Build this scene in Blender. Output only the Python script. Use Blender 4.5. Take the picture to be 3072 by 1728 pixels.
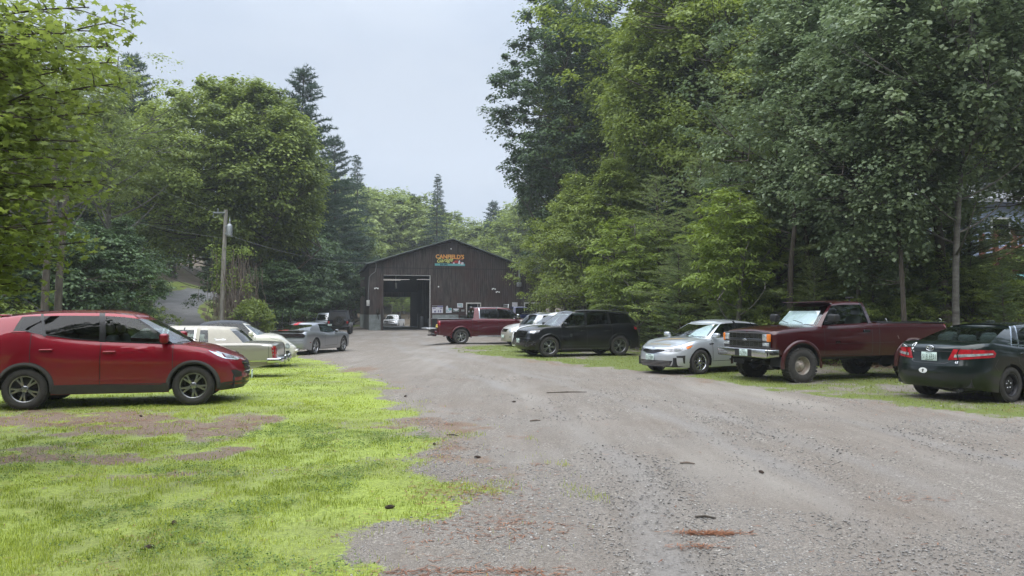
import bpy, bmesh, math, random, os
import numpy as np
from mathutils import Vector, Matrix
from mathutils.bvhtree import BVHTree
from mathutils.geometry import delaunay_2d_cdt

SKIP = os.environ.get('SCENE_SKIP', '')
for o in list(bpy.data.objects):
    bpy.data.objects.remove(o)
SC = bpy.context.scene
COL = SC.collection
R = math.radians

# ------------------------------------------------------------------ camera
FPX, HCAM, VH = 2260.0, 1.62, 940.0
cam = bpy.data.objects.new('camera', bpy.data.cameras.new('camera'))
COL.objects.link(cam)
cam.location = (0, 0, HCAM)
cam.rotation_euler = (R(90) + math.atan((VH - 864) / FPX), 0, 0)
cam.data.lens = FPX / 3072 * 36
cam.data.clip_end = 3000
SC.camera = cam

# ------------------------------------------------------------------ sky, sun, exposure
SUN_EL, SUN_AZ = R(70), R(-150)          # high soft sun behind the cloud, over the camera's left shoulder
W = bpy.data.worlds.new('World'); SC.world = W; W.use_nodes = True
nt = W.node_tree; nd = nt.nodes; lk = nt.links
bgn = nd['Background']
sky = nd.new('ShaderNodeTexSky'); sky.sky_type = 'NISHITA'; sky.sun_disc = False
sky.sun_elevation = SUN_EL; sky.sun_rotation = SUN_AZ
sky.air_density = 1.0; sky.dust_density = 2.0; sky.ozone_density = 1.5
tc = nd.new('ShaderNodeTexCoord')
mp = nd.new('ShaderNodeMapping'); mp.inputs['Scale'].default_value = (1.0, 1.0, 2.2)
nz = nd.new('ShaderNodeTexNoise'); nz.inputs['Scale'].default_value = 1.6; nz.inputs['Detail'].default_value = 5; nz.inputs['Roughness'].default_value = .55
rp = nd.new('ShaderNodeValToRGB')
rp.color_ramp.elements[0].position = .34; rp.color_ramp.elements[0].color = (1.95, 2.36, 3.02, 1)
rp.color_ramp.elements[1].position = .66; rp.color_ramp.elements[1].color = (2.95, 3.25, 3.68, 1)
mx = nd.new('ShaderNodeMix'); mx.data_type = 'RGBA'; mx.inputs['Factor'].default_value = .93
lk.new(tc.outputs['Generated'], mp.inputs['Vector']); lk.new(mp.outputs['Vector'], nz.inputs['Vector'])
lk.new(nz.outputs['Fac'], rp.inputs['Fac'])
lk.new(sky.outputs['Color'], mx.inputs['A']); lk.new(rp.outputs['Color'], mx.inputs['B'])
# overcast dome: about three times brighter overhead than at the horizon
sx = nd.new('ShaderNodeSeparateXYZ'); lk.new(tc.outputs['Generated'], sx.inputs[0])
mz = nd.new('ShaderNodeMapRange'); mz.inputs['From Min'].default_value = .28; mz.inputs['From Max'].default_value = 1.0; mz.inputs['To Min'].default_value = .84; mz.inputs['To Max'].default_value = 3.2; mz.interpolation_type = 'SMOOTHSTEP'
lk.new(sx.outputs['Z'], mz.inputs['Value'])
vm = nd.new('ShaderNodeVectorMath'); vm.operation = 'SCALE'; lk.new(mx.outputs['Result'], vm.inputs[0]); lk.new(mz.outputs['Result'], vm.inputs['Scale'])
lk.new(vm.outputs[0], bgn.inputs['Color'])
bgn.inputs['Strength'].default_value = 0.10
sun = bpy.data.objects.new('sun', bpy.data.lights.new('sun', 'SUN'))
COL.objects.link(sun)
sun.data.energy = 1.5; sun.data.angle = R(90); sun.data.color = (1, .96, .9)
sd = Vector((math.cos(SUN_EL) * math.sin(SUN_AZ), math.cos(SUN_EL) * math.cos(SUN_AZ), math.sin(SUN_EL)))
sun.rotation_euler = sd.to_track_quat('Z', 'Y').to_euler()
SC.view_settings.view_transform = 'Standard'
SC.view_settings.look = 'None'
SC.view_settings.exposure = 1.35
SC.view_settings.gamma = 1
SC.cycles.use_denoising = True
SC.cycles.max_bounces = 8; SC.cycles.diffuse_bounces = 5
SC.cycles.transparent_max_bounces = 12
SC.cycles.volume_bounces = 1
SC.cycles.use_adaptive_sampling = True
SC.cycles.adaptive_threshold = 0.02

# ------------------------------------------------------------------ helpers
def tag(o, label=None, cat=None, group=None, kind=None):
    if label: o['label'] = label
    if cat: o['category'] = cat
    if group: o['group'] = group
    if kind: o['kind'] = kind
    return o

def empty(name, loc=(0, 0, 0), rz=0.0, **k):
    o = bpy.data.objects.new(name, None); COL.objects.link(o)
    o.location = loc; o.rotation_euler = (0, 0, rz)
    o.empty_display_size = .1
    return tag(o, **k)

def link(name, me, mats=(), parent=None):
    o = bpy.data.objects.new(name, me); COL.objects.link(o)
    for m in (mats if isinstance(mats, (list, tuple)) else [mats]):
        me.materials.append(m)
    if parent is not None: o.parent = parent
    return o

def np_mesh(name, V, F, smooth=False, mi=None):
    """V (n,3) array, F (m,k) int array of equal-sized faces or list of such arrays."""
    Fs = F if isinstance(F, list) else [F]
    me = bpy.data.meshes.new(name)
    V = np.asarray(V, np.float32)
    me.vertices.add(len(V)); me.vertices.foreach_set('co', V.ravel())
    li = np.concatenate([np.asarray(f, np.int32).ravel() for f in Fs])
    ls = []; n = 0
    for f in Fs:
        f = np.asarray(f); k = f.shape[1]
        ls.append(n + np.arange(len(f)) * k); n += f.size
    ls = np.concatenate(ls).astype(np.int32)
    me.loops.add(len(li)); me.loops.foreach_set('vertex_index', li)
    me.polygons.add(len(ls)); me.polygons.foreach_set('loop_start', ls)
    if smooth: me.polygons.foreach_set('use_smooth', np.ones(len(ls), bool))
    if mi is not None: me.polygons.foreach_set('material_index', np.asarray(mi, np.int32))
    me.update(calc_edges=True)
    return me

class MB:
    """collects simple shapes, built as one mesh"""
    def __init__(s): s.v = []; s.f = []; s.m = []; s.sm = []
    def add(s, vs, fs, mi=0, smooth=False):
        n = len(s.v); s.v += [tuple(v) for v in vs]
        for f in fs: s.f.append([i + n for i in f]); s.m.append(mi); s.sm.append(smooth)
        return s
    def box(s, x0, x1, y0, y1, z0, z1, mi=0, M=None):
        vs = [(x, y, z) for x in (x0, x1) for y in (y0, y1) for z in (z0, z1)]
        if M is not None: vs = [M @ Vector(v) for v in vs]
        return s.add(vs, [(0, 1, 3, 2), (4, 6, 7, 5), (0, 4, 5, 1), (2, 3, 7, 6), (0, 2, 6, 4), (1, 5, 7, 3)], mi)
    def rbox(s, x0, x1, y0, y1, z0, z1, r=.03, mi=0, M=None, seg=2):
        x0, x1 = min(x0, x1), max(x0, x1); y0, y1 = min(y0, y1), max(y0, y1); z0, z1 = min(z0, z1), max(z0, z1)
        bm = bmesh.new(); bmesh.ops.create_cube(bm, size=1)
        for v in bm.verts: v.co = Vector(((x0 + x1) / 2 + v.co.x * (x1 - x0), (y0 + y1) / 2 + v.co.y * (y1 - y0), (z0 + z1) / 2 + v.co.z * (z1 - z0)))
        r = min(r, abs(x1 - x0) * .49, abs(y1 - y0) * .49, abs(z1 - z0) * .49)
        bmesh.ops.bevel(bm, geom=list(bm.edges), offset=r, segments=seg, profile=.5, affect='EDGES')
        vs = [(M @ v.co) if M is not None else v.co.copy() for v in bm.verts]
        bm.verts.index_update()
        s.add(vs, [[v.index for v in f.verts] for f in bm.faces], mi, True); bm.free(); return s
    def tube(s, pts, rad, n=8, mi=0, cap=True):
        pts = [Vector(p) for p in pts]
        if not hasattr(rad, '__len__'): rad = [rad] * len(pts)
        rings = []; up = Vector((0, 0, 1)); prev = None
        for i, p in enumerate(pts):
            d = (pts[min(i + 1, len(pts) - 1)] - pts[max(i - 1, 0)])
            d = d.normalized() if d.length > 1e-9 else Vector((0, 0, 1))
            a = prev if prev is not None else (Vector((1, 0, 0)) if abs(d.z) > .9 else up)
            a = (a - d * a.dot(d)); a = a.normalized() if a.length > 1e-6 else d.orthogonal().normalized()
            prev = a; b = d.cross(a)
            rings.append([p + (a * math.cos(2 * math.pi * k / n) + b * math.sin(2 * math.pi * k / n)) * rad[i] for k in range(n)])
        vs = [v for r_ in rings for v in r_]
        fs = [(i * n + k, i * n + (k + 1) % n, (i + 1) * n + (k + 1) % n, (i + 1) * n + k) for i in range(len(pts) - 1) for k in range(n)]
        s.add(vs, fs, mi, True)
        if cap: s.add(rings[0], [list(range(n))[::-1]], mi); s.add(rings[-1], [list(range(n))], mi)
        return s
    def lathe(s, prof, n=32, axis='y', c=(0, 0, 0), mi=0, smooth=True):
        """prof: list of (radius, along axis)"""
        vs = []
        for (r_, h) in prof:
            for k in range(n):
                a = 2 * math.pi * k / n; u, v = r_ * math.cos(a), r_ * math.sin(a)
                vs.append({'y': (c[0] + u, c[1] + h, c[2] + v), 'z': (c[0] + u, c[1] + v, c[2] + h), 'x': (c[0] + h, c[1] + u, c[2] + v)}[axis])
        fs = [(i * n + k, i * n + (k + 1) % n, (i + 1) * n + (k + 1) % n, (i + 1) * n + k) for i in range(len(prof) - 1) for k in range(n)]
        return s.add(vs, fs, mi, smooth)
    def prism(s, poly, d, M=None, mi=0):
        """poly 2d list in local xz, extruded along local y from 0 to d"""
        n = len(poly)
        vs = [(p[0], 0, p[1]) for p in poly] + [(p[0], d, p[1]) for p in poly]
        if M is not None: vs = [M @ Vector(v) for v in vs]
        return s.add(vs, [list(range(n)), list(range(n, 2 * n))[::-1]] + [(i, i + n, (i + 1) % n + n, (i + 1) % n) for i in range(n)], mi)
    def build(s, name, mats, parent=None, loc=None, fix=True):
        me = bpy.data.meshes.new(name)
        me.from_pydata([tuple(v) for v in s.v], [], s.f)
        me.polygons.foreach_set('material_index', s.m); me.polygons.foreach_set('use_smooth', s.sm)
        if fix:
            bm = bmesh.new(); bm.from_mesh(me); bmesh.ops.recalc_face_normals(bm, faces=bm.faces); bm.to_mesh(me); bm.free()
        me.update()
        o = link(name, me, mats, parent)
        if loc is not None: o.location = loc
        return o

def copy_tree(o, parent=None):
    c = o.copy(); COL.objects.link(c); c.parent = parent
    for ch in o.children: copy_tree(ch, c)
    return c

def px(u, v, d):
    """world point seen at photo pixel (u, v) at depth d along +y (small pitch ignored)"""
    return Vector(((u - 1536) / FPX * d, d, HCAM + (VH - v) / FPX * d))

def curve(pts, n=12):
    """smooth function through points sorted by x (Catmull-Rom, clamped)"""
    P = sorted(pts); P = np.array(P, float)
    if len(P) < 3: return lambda x: np.interp(x, P[:, 0], P[:, 1])
    xs, ys = [], []
    m = np.zeros(len(P))
    for i in range(len(P)):
        a, b = max(i - 1, 0), min(i + 1, len(P) - 1)
        m[i] = (P[b, 1] - P[a, 1]) / max(P[b, 0] - P[a, 0], 1e-9)
        if 0 < i < len(P) - 1:
            s0 = (P[i, 1] - P[i - 1, 1]) / max(P[i, 0] - P[i - 1, 0], 1e-9); s1 = (P[i + 1, 1] - P[i, 1]) / max(P[i + 1, 0] - P[i, 0], 1e-9)
            if s0 * s1 <= 0: m[i] = 0
            else: m[i] = math.copysign(min(abs(m[i]), 3 * min(abs(s0), abs(s1))), s0)
    for i in range(len(P) - 1):
        h = P[i + 1, 0] - P[i, 0]
        for k in range(n):
            t = k / n
            xs.append(P[i, 0] + t * h)
            ys.append((2 * t**3 - 3 * t**2 + 1) * P[i, 1] + (t**3 - 2 * t**2 + t) * h * m[i] + (-2 * t**3 + 3 * t**2) * P[i + 1, 1] + (t**3 - t**2) * h * m[i + 1])
    xs.append(P[-1, 0]); ys.append(P[-1, 1])
    return lambda x: np.interp(x, xs, ys)

def sstep(a, b, x):
    t = np.clip((np.asarray(x, float) - a) / (b - a), 0, 1); return t * t * (3 - 2 * t)

# value noise for python side placement
_rng = np.random.default_rng(5)
_PERM = _rng.random((256, 256))
def vnoise(x, y):
    x = np.asarray(x, float); y = np.asarray(y, float)
    xi = np.floor(x).astype(int); yi = np.floor(y).astype(int); fx = x - xi; fy = y - yi
    fx = fx * fx * (3 - 2 * fx); fy = fy * fy * (3 - 2 * fy)
    g = lambda i, j: _PERM[i & 255, j & 255]
    return (g(xi, yi) * (1 - fx) + g(xi + 1, yi) * fx) * (1 - fy) + (g(xi, yi + 1) * (1 - fx) + g(xi + 1, yi + 1) * fx) * fy
def fbm(x, y, o=4):
    s = 0; a = .5; t = 0
    for i in range(o):
        s = s + a * vnoise(x * 2**i + 17.3 * i, y * 2**i + 9.1 * i); t += a; a *= .5
    return s / t

# ------------------------------------------------------------------ materials
def nmat(name):
    m = bpy.data.materials.new(name); m.use_nodes = True
    return m, m.node_tree.nodes, m.node_tree.links, m.node_tree.nodes['Principled BSDF']

def mat(name, col, rough=.6, metal=0., spec=.5, noise=0., nscale=8., bump=0., bscale=60., coat=0., var=None, stretch=(1, 1, 1), emit=None, alpha=None):
    m, n, l, b = nmat(name)
    b.inputs['Base Color'].default_value = (*col, 1)
    b.inputs['Roughness'].default_value = rough; b.inputs['Metallic'].default_value = metal
    b.inputs['Specular IOR Level'].default_value = spec
    if coat: b.inputs['Coat Weight'].default_value = coat; b.inputs['Coat Roughness'].default_value = .04
    if emit: b.inputs['Emission Color'].default_value = (*emit[:3], 1); b.inputs['Emission Strength'].default_value = emit[3]
    if noise or bump:
        t = n.new('ShaderNodeTexCoord'); mp = n.new('ShaderNodeMapping'); mp.inputs['Scale'].default_value = stretch
        l.new(t.outputs['Object'], mp.inputs['Vector'])
    if noise:
        x = n.new('ShaderNodeTexNoise'); x.inputs['Scale'].default_value = nscale; x.inputs['Detail'].default_value = 6; x.inputs['Roughness'].default_value = .65
        l.new(mp.outputs['Vector'], x.inputs['Vector'])
        r_ = n.new('ShaderNodeValToRGB')
        c2 = var if var else tuple(min(c * (1 + noise), 1) for c in col); c1 = tuple(c * (1 - noise) for c in col) if not var else col
        r_.color_ramp.elements[0].color = (*c1, 1); r_.color_ramp.elements[1].color = (*c2, 1)
        r_.color_ramp.elements[0].position = .3; r_.color_ramp.elements[1].position = .7
        l.new(x.outputs['Fac'], r_.inputs['Fac']); l.new(r_.outputs['Color'], b.inputs['Base Color'])
    if bump:
        x2 = n.new('ShaderNodeTexNoise'); x2.inputs['Scale'].default_value = bscale; x2.inputs['Detail'].default_value = 4
        l.new(mp.outputs['Vector'], x2.inputs['Vector'])
        bp = n.new('ShaderNodeBump'); bp.inputs['Strength'].default_value = bump; bp.inputs['Distance'].default_value = .01
        l.new(x2.outputs['Fac'], bp.inputs['Height']); l.new(bp.outputs['Normal'], b.inputs['Normal'])
    return m

def paint(name, col, metal=0., rough=.35, dirt=(.16, .13, .10), wet=0, dirt_amt=.5):
    """car paint: clear coat, faint dust low down, rain beads as a fine bump on the coat"""
    m, n, l, b = nmat(name)
    b.inputs['Roughness'].default_value = rough; b.inputs['Metallic'].default_value = metal
    b.inputs['Coat Weight'].default_value = 1.0; b.inputs['Specular IOR Level'].default_value = .15
    t = n.new('ShaderNodeTexCoord')
    x = n.new('ShaderNodeTexNoise'); x.inputs['Scale'].default_value = 5; x.inputs['Detail'].default_value = 8; x.inputs['Roughness'].default_value = .7
    l.new(t.outputs['Object'], x.inputs['Vector'])
    sp = n.new('ShaderNodeSeparateXYZ'); l.new(t.outputs['Object'], sp.inputs['Vector'])
    mr = n.new('ShaderNodeMapRange'); mr.inputs['From Min'].default_value = .75; mr.inputs['From Max'].default_value = .2
    l.new(sp.outputs['Z'], mr.inputs['Value'])
    mu = n.new('ShaderNodeMath'); mu.operation = 'MULTIPLY'; l.new(mr.outputs['Result'], mu.inputs[0]); l.new(x.outputs['Fac'], mu.inputs[1])
    mu2 = n.new('ShaderNodeMath'); mu2.operation = 'MULTIPLY'; mu2.inputs[1].default_value = dirt_amt; l.new(mu.outputs[0], mu2.inputs[0])
    mx = n.new('ShaderNodeMix'); mx.data_type = 'RGBA'; mx.inputs['A'].default_value = (*col, 1); mx.inputs['B'].default_value = (*dirt, 1)
    l.new(mu2.outputs[0], mx.inputs['Factor']); l.new(mx.outputs['Result'], b.inputs['Base Color'])
    ra = n.new('ShaderNodeMapRange'); ra.inputs['To Min'].default_value = .03; ra.inputs['To Max'].default_value = .22
    l.new(mu.outputs[0], ra.inputs['Value']); l.new(ra.outputs['Result'], b.inputs['Coat Roughness'])
    if wet:
        v = n.new('ShaderNodeTexVoronoi'); v.inputs['Scale'].default_value = 55
        l.new(t.outputs['Object'], v.inputs['Vector'])
        r_ = n.new('ShaderNodeValToRGB'); r_.color_ramp.elements[0].position = .0; r_.color_ramp.elements[0].color = (1, 1, 1, 1)
        r_.color_ramp.elements[1].position = .32; r_.color_ramp.elements[1].color = (0, 0, 0, 1)
        l.new(v.outputs['Distance'], r_.inputs['Fac'])
        bp = n.new('ShaderNodeBump'); bp.inputs['Strength'].default_value = wet; bp.inputs['Distance'].default_value = .002
        l.new(r_.outputs['Color'], bp.inputs['Height']); l.new(bp.outputs['Normal'], b.inputs['Coat Normal'])
    return m

def glassmat(name, tint=(.55, .62, .6), rough=.02, f0=.09):
    """thin window glass: fresnel reflection over tinted see-through"""
    m = bpy.data.materials.new(name); m.use_nodes = True
    n, l = m.node_tree.nodes, m.node_tree.links; n.clear()
    o = n.new('ShaderNodeOutputMaterial'); mx = n.new('ShaderNodeMixShader')
    tr = n.new('ShaderNodeBsdfTransparent'); tr.inputs['Color'].default_value = (*tint, 1)
    gl = n.new('ShaderNodeBsdfGlossy'); gl.inputs['Roughness'].default_value = rough
    ge = n.new('ShaderNodeNewGeometry'); dp = n.new('ShaderNodeVectorMath'); dp.operation = 'DOT_PRODUCT'
    l.new(ge.outputs['Normal'], dp.inputs[0]); l.new(ge.outputs['Incoming'], dp.inputs[1])
    ab = n.new('ShaderNodeMath'); ab.operation = 'ABSOLUTE'; l.new(dp.outputs['Value'], ab.inputs[0])
    om = n.new('ShaderNodeMath'); om.operation = 'SUBTRACT'; om.inputs[0].default_value = 1; l.new(ab.outputs[0], om.inputs[1])
    pw = n.new('ShaderNodeMath'); pw.operation = 'POWER'; pw.inputs[1].default_value = 4.0; l.new(om.outputs[0], pw.inputs[0])
    fr = n.new('ShaderNodeMath'); fr.operation = 'MULTIPLY_ADD'; fr.inputs[1].default_value = 1 - f0; fr.inputs[2].default_value = f0; l.new(pw.outputs[0], fr.inputs[0])
    l.new(fr.outputs[0], mx.inputs[0]); l.new(tr.outputs[0], mx.inputs[1]); l.new(gl.outputs[0], mx.inputs[2])
    l.new(mx.outputs[0], o.inputs['Surface'])
    return m

def leafmat(name, c0, c1, trans=.35, gloss=.25, hue=None):
    """leaves: colour between c0 and c1 by each leaf's own random value; light passes through"""
    m = bpy.data.materials.new(name); m.use_nodes = True
    n, l = m.node_tree.nodes, m.node_tree.links; n.clear()
    o = n.new('ShaderNodeOutputMaterial')
    at = n.new('ShaderNodeAttribute'); at.attribute_name = 'tint'
    mx = n.new('ShaderNodeMix'); mx.data_type = 'RGBA'; mx.inputs['A'].default_value = (*c0, 1); mx.inputs['B'].default_value = (*c1, 1)
    l.new(at.outputs['Fac'], mx.inputs['Factor'])
    p = n.new('ShaderNodeBsdfPrincipled'); p.inputs['Roughness'].default_value = .45; p.inputs['Specular IOR Level'].default_value = gloss
    l.new(mx.outputs['Result'], p.inputs['Base Color'])
    t = n.new('ShaderNodeBsdfTranslucent')
    hs = n.new('ShaderNodeHueSaturation'); hs.inputs['Saturation'].default_value = 1.15; hs.inputs['Value'].default_value = 1.25; hs.inputs['Hue'].default_value = .49
    l.new(mx.outputs['Result'], hs.inputs['Color']); l.new(hs.outputs['Color'], t.inputs['Color'])
    ms = n.new('ShaderNodeMixShader'); ms.inputs[0].default_value = trans
    l.new(p.outputs[0], ms.inputs[1]); l.new(t.outputs[0], ms.inputs[2]); l.new(ms.outputs[0], o.inputs['Surface'])
    return m

M = {}
M['bark'] = mat('bark', (.075, .062, .05), .9, noise=.5, nscale=9, bump=.8, bscale=14, stretch=(1, 1, .25))
M['bark_grey'] = mat('bark_grey', (.15, .14, .125), .9, noise=.45, nscale=7, bump=.7, bscale=12, stretch=(1, 1, .3))
M['bark_birch'] = mat('bark_birch', (.20, .19, .175), .85, noise=.5, nscale=5, var=(.05, .045, .04), bump=.3, stretch=(.6, .6, 2))
M['vine'] = mat('vine', (.17, .135, .11), .9, noise=.4, nscale=5)
M['black'] = mat('black_plastic', (.018, .018, .019), .5)
M['trimblack'] = mat('gloss_black', (.01, .01, .012), .2)
M['rubber'] = mat('rubber', (.022, .022, .022), .85, noise=.4, nscale=20, var=(.05, .045, .04))
M['chrome'] = mat('chrome', (.62, .64, .66), .12, metal=1)
M['alloy'] = mat('alloy', (.45, .46, .48), .28, metal=1)
M['alloy_dark'] = mat('alloy_dark', (.12, .125, .13), .3, metal=1)
M['steel_dark'] = mat('steel_dark', (.03, .03, .034), .4, metal=.3)
M['steel_rust'] = mat('steel_rust', (.46, .44, .41), .5, metal=.5, noise=.5, nscale=7, var=(.30, .24, .19))
M['glass'] = glassmat('glass', (.42, .48, .47), f0=.055)
M['glass_dark'] = glassmat('glass_dark', (.10, .12, .12), f0=.045)
M['glass_clear'] = glassmat('glass_clear', (.72, .80, .78))
M['glass_rear'] = glassmat('glass_rear', (.34, .40, .40), f0=.15)
M['glass_front'] = glassmat('glass_front', (.50, .58, .58), f0=.24)
M['lamp_clear'] = mat('lamp_clear', (.62, .66, .70), .1, metal=.6, noise=.5, nscale=14, coat=1)
M['lamp_dark'] = mat('lamp_dark', (.24, .25, .27), .12, metal=.5, noise=.8, nscale=10, coat=1)
M['lamp_red'] = mat('lamp_red', (.35, .012, .02), .12, coat=1, noise=.5, nscale=12)
M['lamp_amber'] = mat('lamp_amber', (.75, .2, .02), .2, coat=1)
M['white'] = mat('white_paint', (.78, .79, .78), .45)
M['seat_grey'] = mat('seat_fabric', (.16, .16, .155), .9)
M['seat_light'] = mat('seat_fabric_light', (.34, .36, .35), .9)
M['interior'] = mat('interior', (.03, .03, .03), .8)
M['plate'] = mat('plate', (.62, .74, .70), .4, noise=.12, nscale=6)
M['plate_ink'] = mat('plate_ink', (.03, .09, .06), .5)
M['sunshade'] = mat('sunshade', (.78, .82, .84), .3, metal=.35, noise=.1, nscale=8, bump=.6, bscale=6)
# ------------------------------------------------------------------ terrain
LOTL = curve([(0, -11), (8, -12), (15, -12.5), (25, -14), (40, -17), (60, -18.5), (90, -21), (140, -30), (400, -60)])
LOTR = curve([(0, 22), (8, 19), (14, 16.5), (20, 13), (25, 9.5), (32, 6.6), (42, 6.2), (60, 6.8), (80, 7), (100, 8), (400, 20)])
DRV = [(-13.5, 38), (-17, 44), (-20.7, 50), (-24.3, 56), (-27.6, 62), (-30.3, 68), (-32, 74), (-32.6, 80), (-31.5, 86), (-28, 91), (-23, 95)]
DRV = np.array(DRV)
def drive_dist(x, y):
    x = np.asarray(x, float); y = np.asarray(y, float); best = np.full(np.broadcast(x, y).shape, 1e9)
    for a, b in zip(DRV[:-1], DRV[1:]):
        d = b - a; t = np.clip(((x - a[0]) * d[0] + (y - a[1]) * d[1]) / (d @ d), 0, 1)
        best = np.minimum(best, np.hypot(x - a[0] - t * d[0], y - a[1] - t * d[1]))
    return best
def height(x, y):
    x = np.asarray(x, float); y = np.asarray(y, float)
    dl = np.maximum(LOTL(y) - x, 0); dr = np.maximum(x - LOTR(y), 0)
    z = .13 * dl * np.clip(1 + (y - 52) * .045, .6, 2.4) * sstep(0, 3, dl) * (1 - .4 * sstep(40, 120, dl))
    z = z + np.minimum(.30 * dr, 1.75 + .08 * dr) * sstep(0, 2.5, dr)
    z = z - .2 * sstep(17, 24, y) * (1 - sstep(40, 55, y)) * sstep(-3, -7, x)
    back = np.maximum(y - 98, 0)
    z = z - .45 * sstep(84, 92, y) * (1 - sstep(100, 120, y)) * sstep(10, 0, np.abs(x + 8)) \
        + back * (.05 + .07 * sstep(-10, -60, x) + .06 * sstep(0, 50, x))
    z = z + (fbm(x * .35, y * .35, 3) - .5) * .16 * sstep(14, 30, np.hypot(x, y)) * (.25 + np.clip(dl + dr, 0, 4) * .5)
    z = z + (fbm(x * .5 + 9, y * .5, 3) - .5) * .05
    return z
def hz(x, y): return float(height(x, y))

# soft edge of the lawn on the left, in world metres
LAWNR = curve([(2, -1.6), (4.2, -1.25), (4.7, -1.15), (5.2, -1.05), (5.55, -.95), (6.1, -.75), (6.6, -.65), (7.5, -.8), (8.9, -1.05), (10.2, -1.3), (12.2, -1.7), (15.2, -2.4), (20.3, -4.0), (26, -6.1), (30, -8.0), (40, -13), (60, -17), (90, -19)])
RGRASS = curve([(4, 15), (7, 12), (9, 9.5), (12, 7.4), (14.5, 6.2), (17, 5.3), (20, 4.2), (23, 2.4), (26, .6), (29, -1.0), (32, -2.2), (35, -2.6), (38, -1.6), (41, 2), (60, 5.5), (90, 6)])
LANE1 = curve([(3, 1.5), (5, 1.8), (10, 1.9), (16, .7), (22, -.8), (30, -3), (45, -6.2), (70, -9.9), (90, -13)])
LANE2 = curve([(3, 4.0), (6, 4.4), (10, 4.5), (15, 3.5), (20, 1.9), (26, -.4), (34, -3.4), (50, -7), (90, -13)])
def tracks(x, y):
    t = 0
    for ln, g in ((LANE1, 1.0), (LANE2, .8)):
        d = np.abs(np.abs(x - ln(y) + (fbm(y * .4, y * 0 + 3, 2) - .5) * .5) - .82); t = np.maximum(t, g * np.exp(-(d / .26)**2))
    return t * np.clip(.35 + 1.6 * (fbm(x * .7 + 30, y * .35, 3) - .25), 0, 1)
def masks(x, y):
    """0..1 weights: lawn, pine needles, forest floor, driveway, wear of the right hand grass"""
    n1 = fbm(x * 1.3, y * 1.3, 4) - .5; n2 = fbm(x * .45 + 40, y * .45, 4) - .5; n3 = fbm(x * 3.1 + 7, y * 3.1 + 3, 3) - .5
    el = LAWNR(y) - x + n1 * 1.0 + n3 * .9
    lawn = sstep(-.45, .5, el)
    island = sstep(.38, .5, fbm(x * 1.1 + 3, y * 1.1, 3)) * sstep(-1.0, -.2, LAWNR(y) - x) * .0
    # worn bands in the lawn (where the cars are parked, in front of the red car)
    worn = np.exp(-((y - (11.3 + .05 * (x + 5) + n2 * 2.5)) / (1.15 + n1))**2) * sstep(-3.2, -5.0, x + n2 * 4) * 1.15
    worn = np.maximum(worn, np.exp(-((y - (8.75 + .12 * (x + 5) + n2 * 2)) / (.5 + n1 * .6))**2) * sstep(-1.8, -4.0, x + n2 * 4) * .85)
    worn = np.maximum(worn, np.exp(-(((y - 7.95 - .1 * x) / .25)**2)) * np.exp(-((x + 3.6) / 1.1)**2) * .7)
    worn = np.maximum(worn, sstep(.18, .28, n2 + n1 * .35) * .45)
    lawn = lawn * (1 - np.clip(worn * (.85 + n3 * 2.6 + n1 * 1.2), 0, .85))
    er = x - RGRASS(y) + n1 * 1.6 + n3 * .6
    rg = sstep(-.2, .5, er) * (1 - sstep(-.5, 1.5, x - LOTR(y)))
    dd0 = drive_dist(x, y); bank = sstep(4.8, 3.6, dd0 + n1) * sstep(2.0, 2.8, dd0 + n1) * sstep(44, 48, y) * sstep(0, -1, x + 20)
    rg = rg * np.clip(.66 + n2 * 1.9 + n3 * .9 + .25 * sstep(1.2, 0, np.abs(er - .5)), 0, 1)
    forest = np.maximum(sstep(-1.2, 1.0, x - LOTR(y) + n1), sstep(-1.0, 1.5, LOTL(y) - x + n1))
    forest = np.maximum(forest, sstep(98, 102, y))
    dd = drive_dist(x, y)
    drv = sstep(1.9, 1.6, dd) * sstep(36, 40, y)
    shoulder = sstep(3.4, 2.2, dd + n1) * sstep(36, 40, y)
    need = np.exp(-((el + .35) / .55)**2) * (.5 + n2 * 2.4 + n3 * 1.5)
    need = np.maximum(need, worn * sstep(-.1, .2, el) * (1.25 + n2))
    need = np.maximum(need, np.exp(-((er + .1) / .8)**2) * (.28 + n2 * 1.6 + n3))
    need = np.maximum(need, shoulder * .9)
    need = np.maximum(need, sstep(-.1, .35, el) * (1 - lawn) * 1.3)
    need = np.clip(np.maximum(need * .72, rg * 0 + sstep(.0, .9, er) * (1 - forest) * (.3 + n2)), 0, 1)
    rg = np.maximum(rg, bank)
    return lawn, rg, need, forest * (1 - sstep(2.2, 1.8, dd)) * (1 - bank), drv

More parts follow.
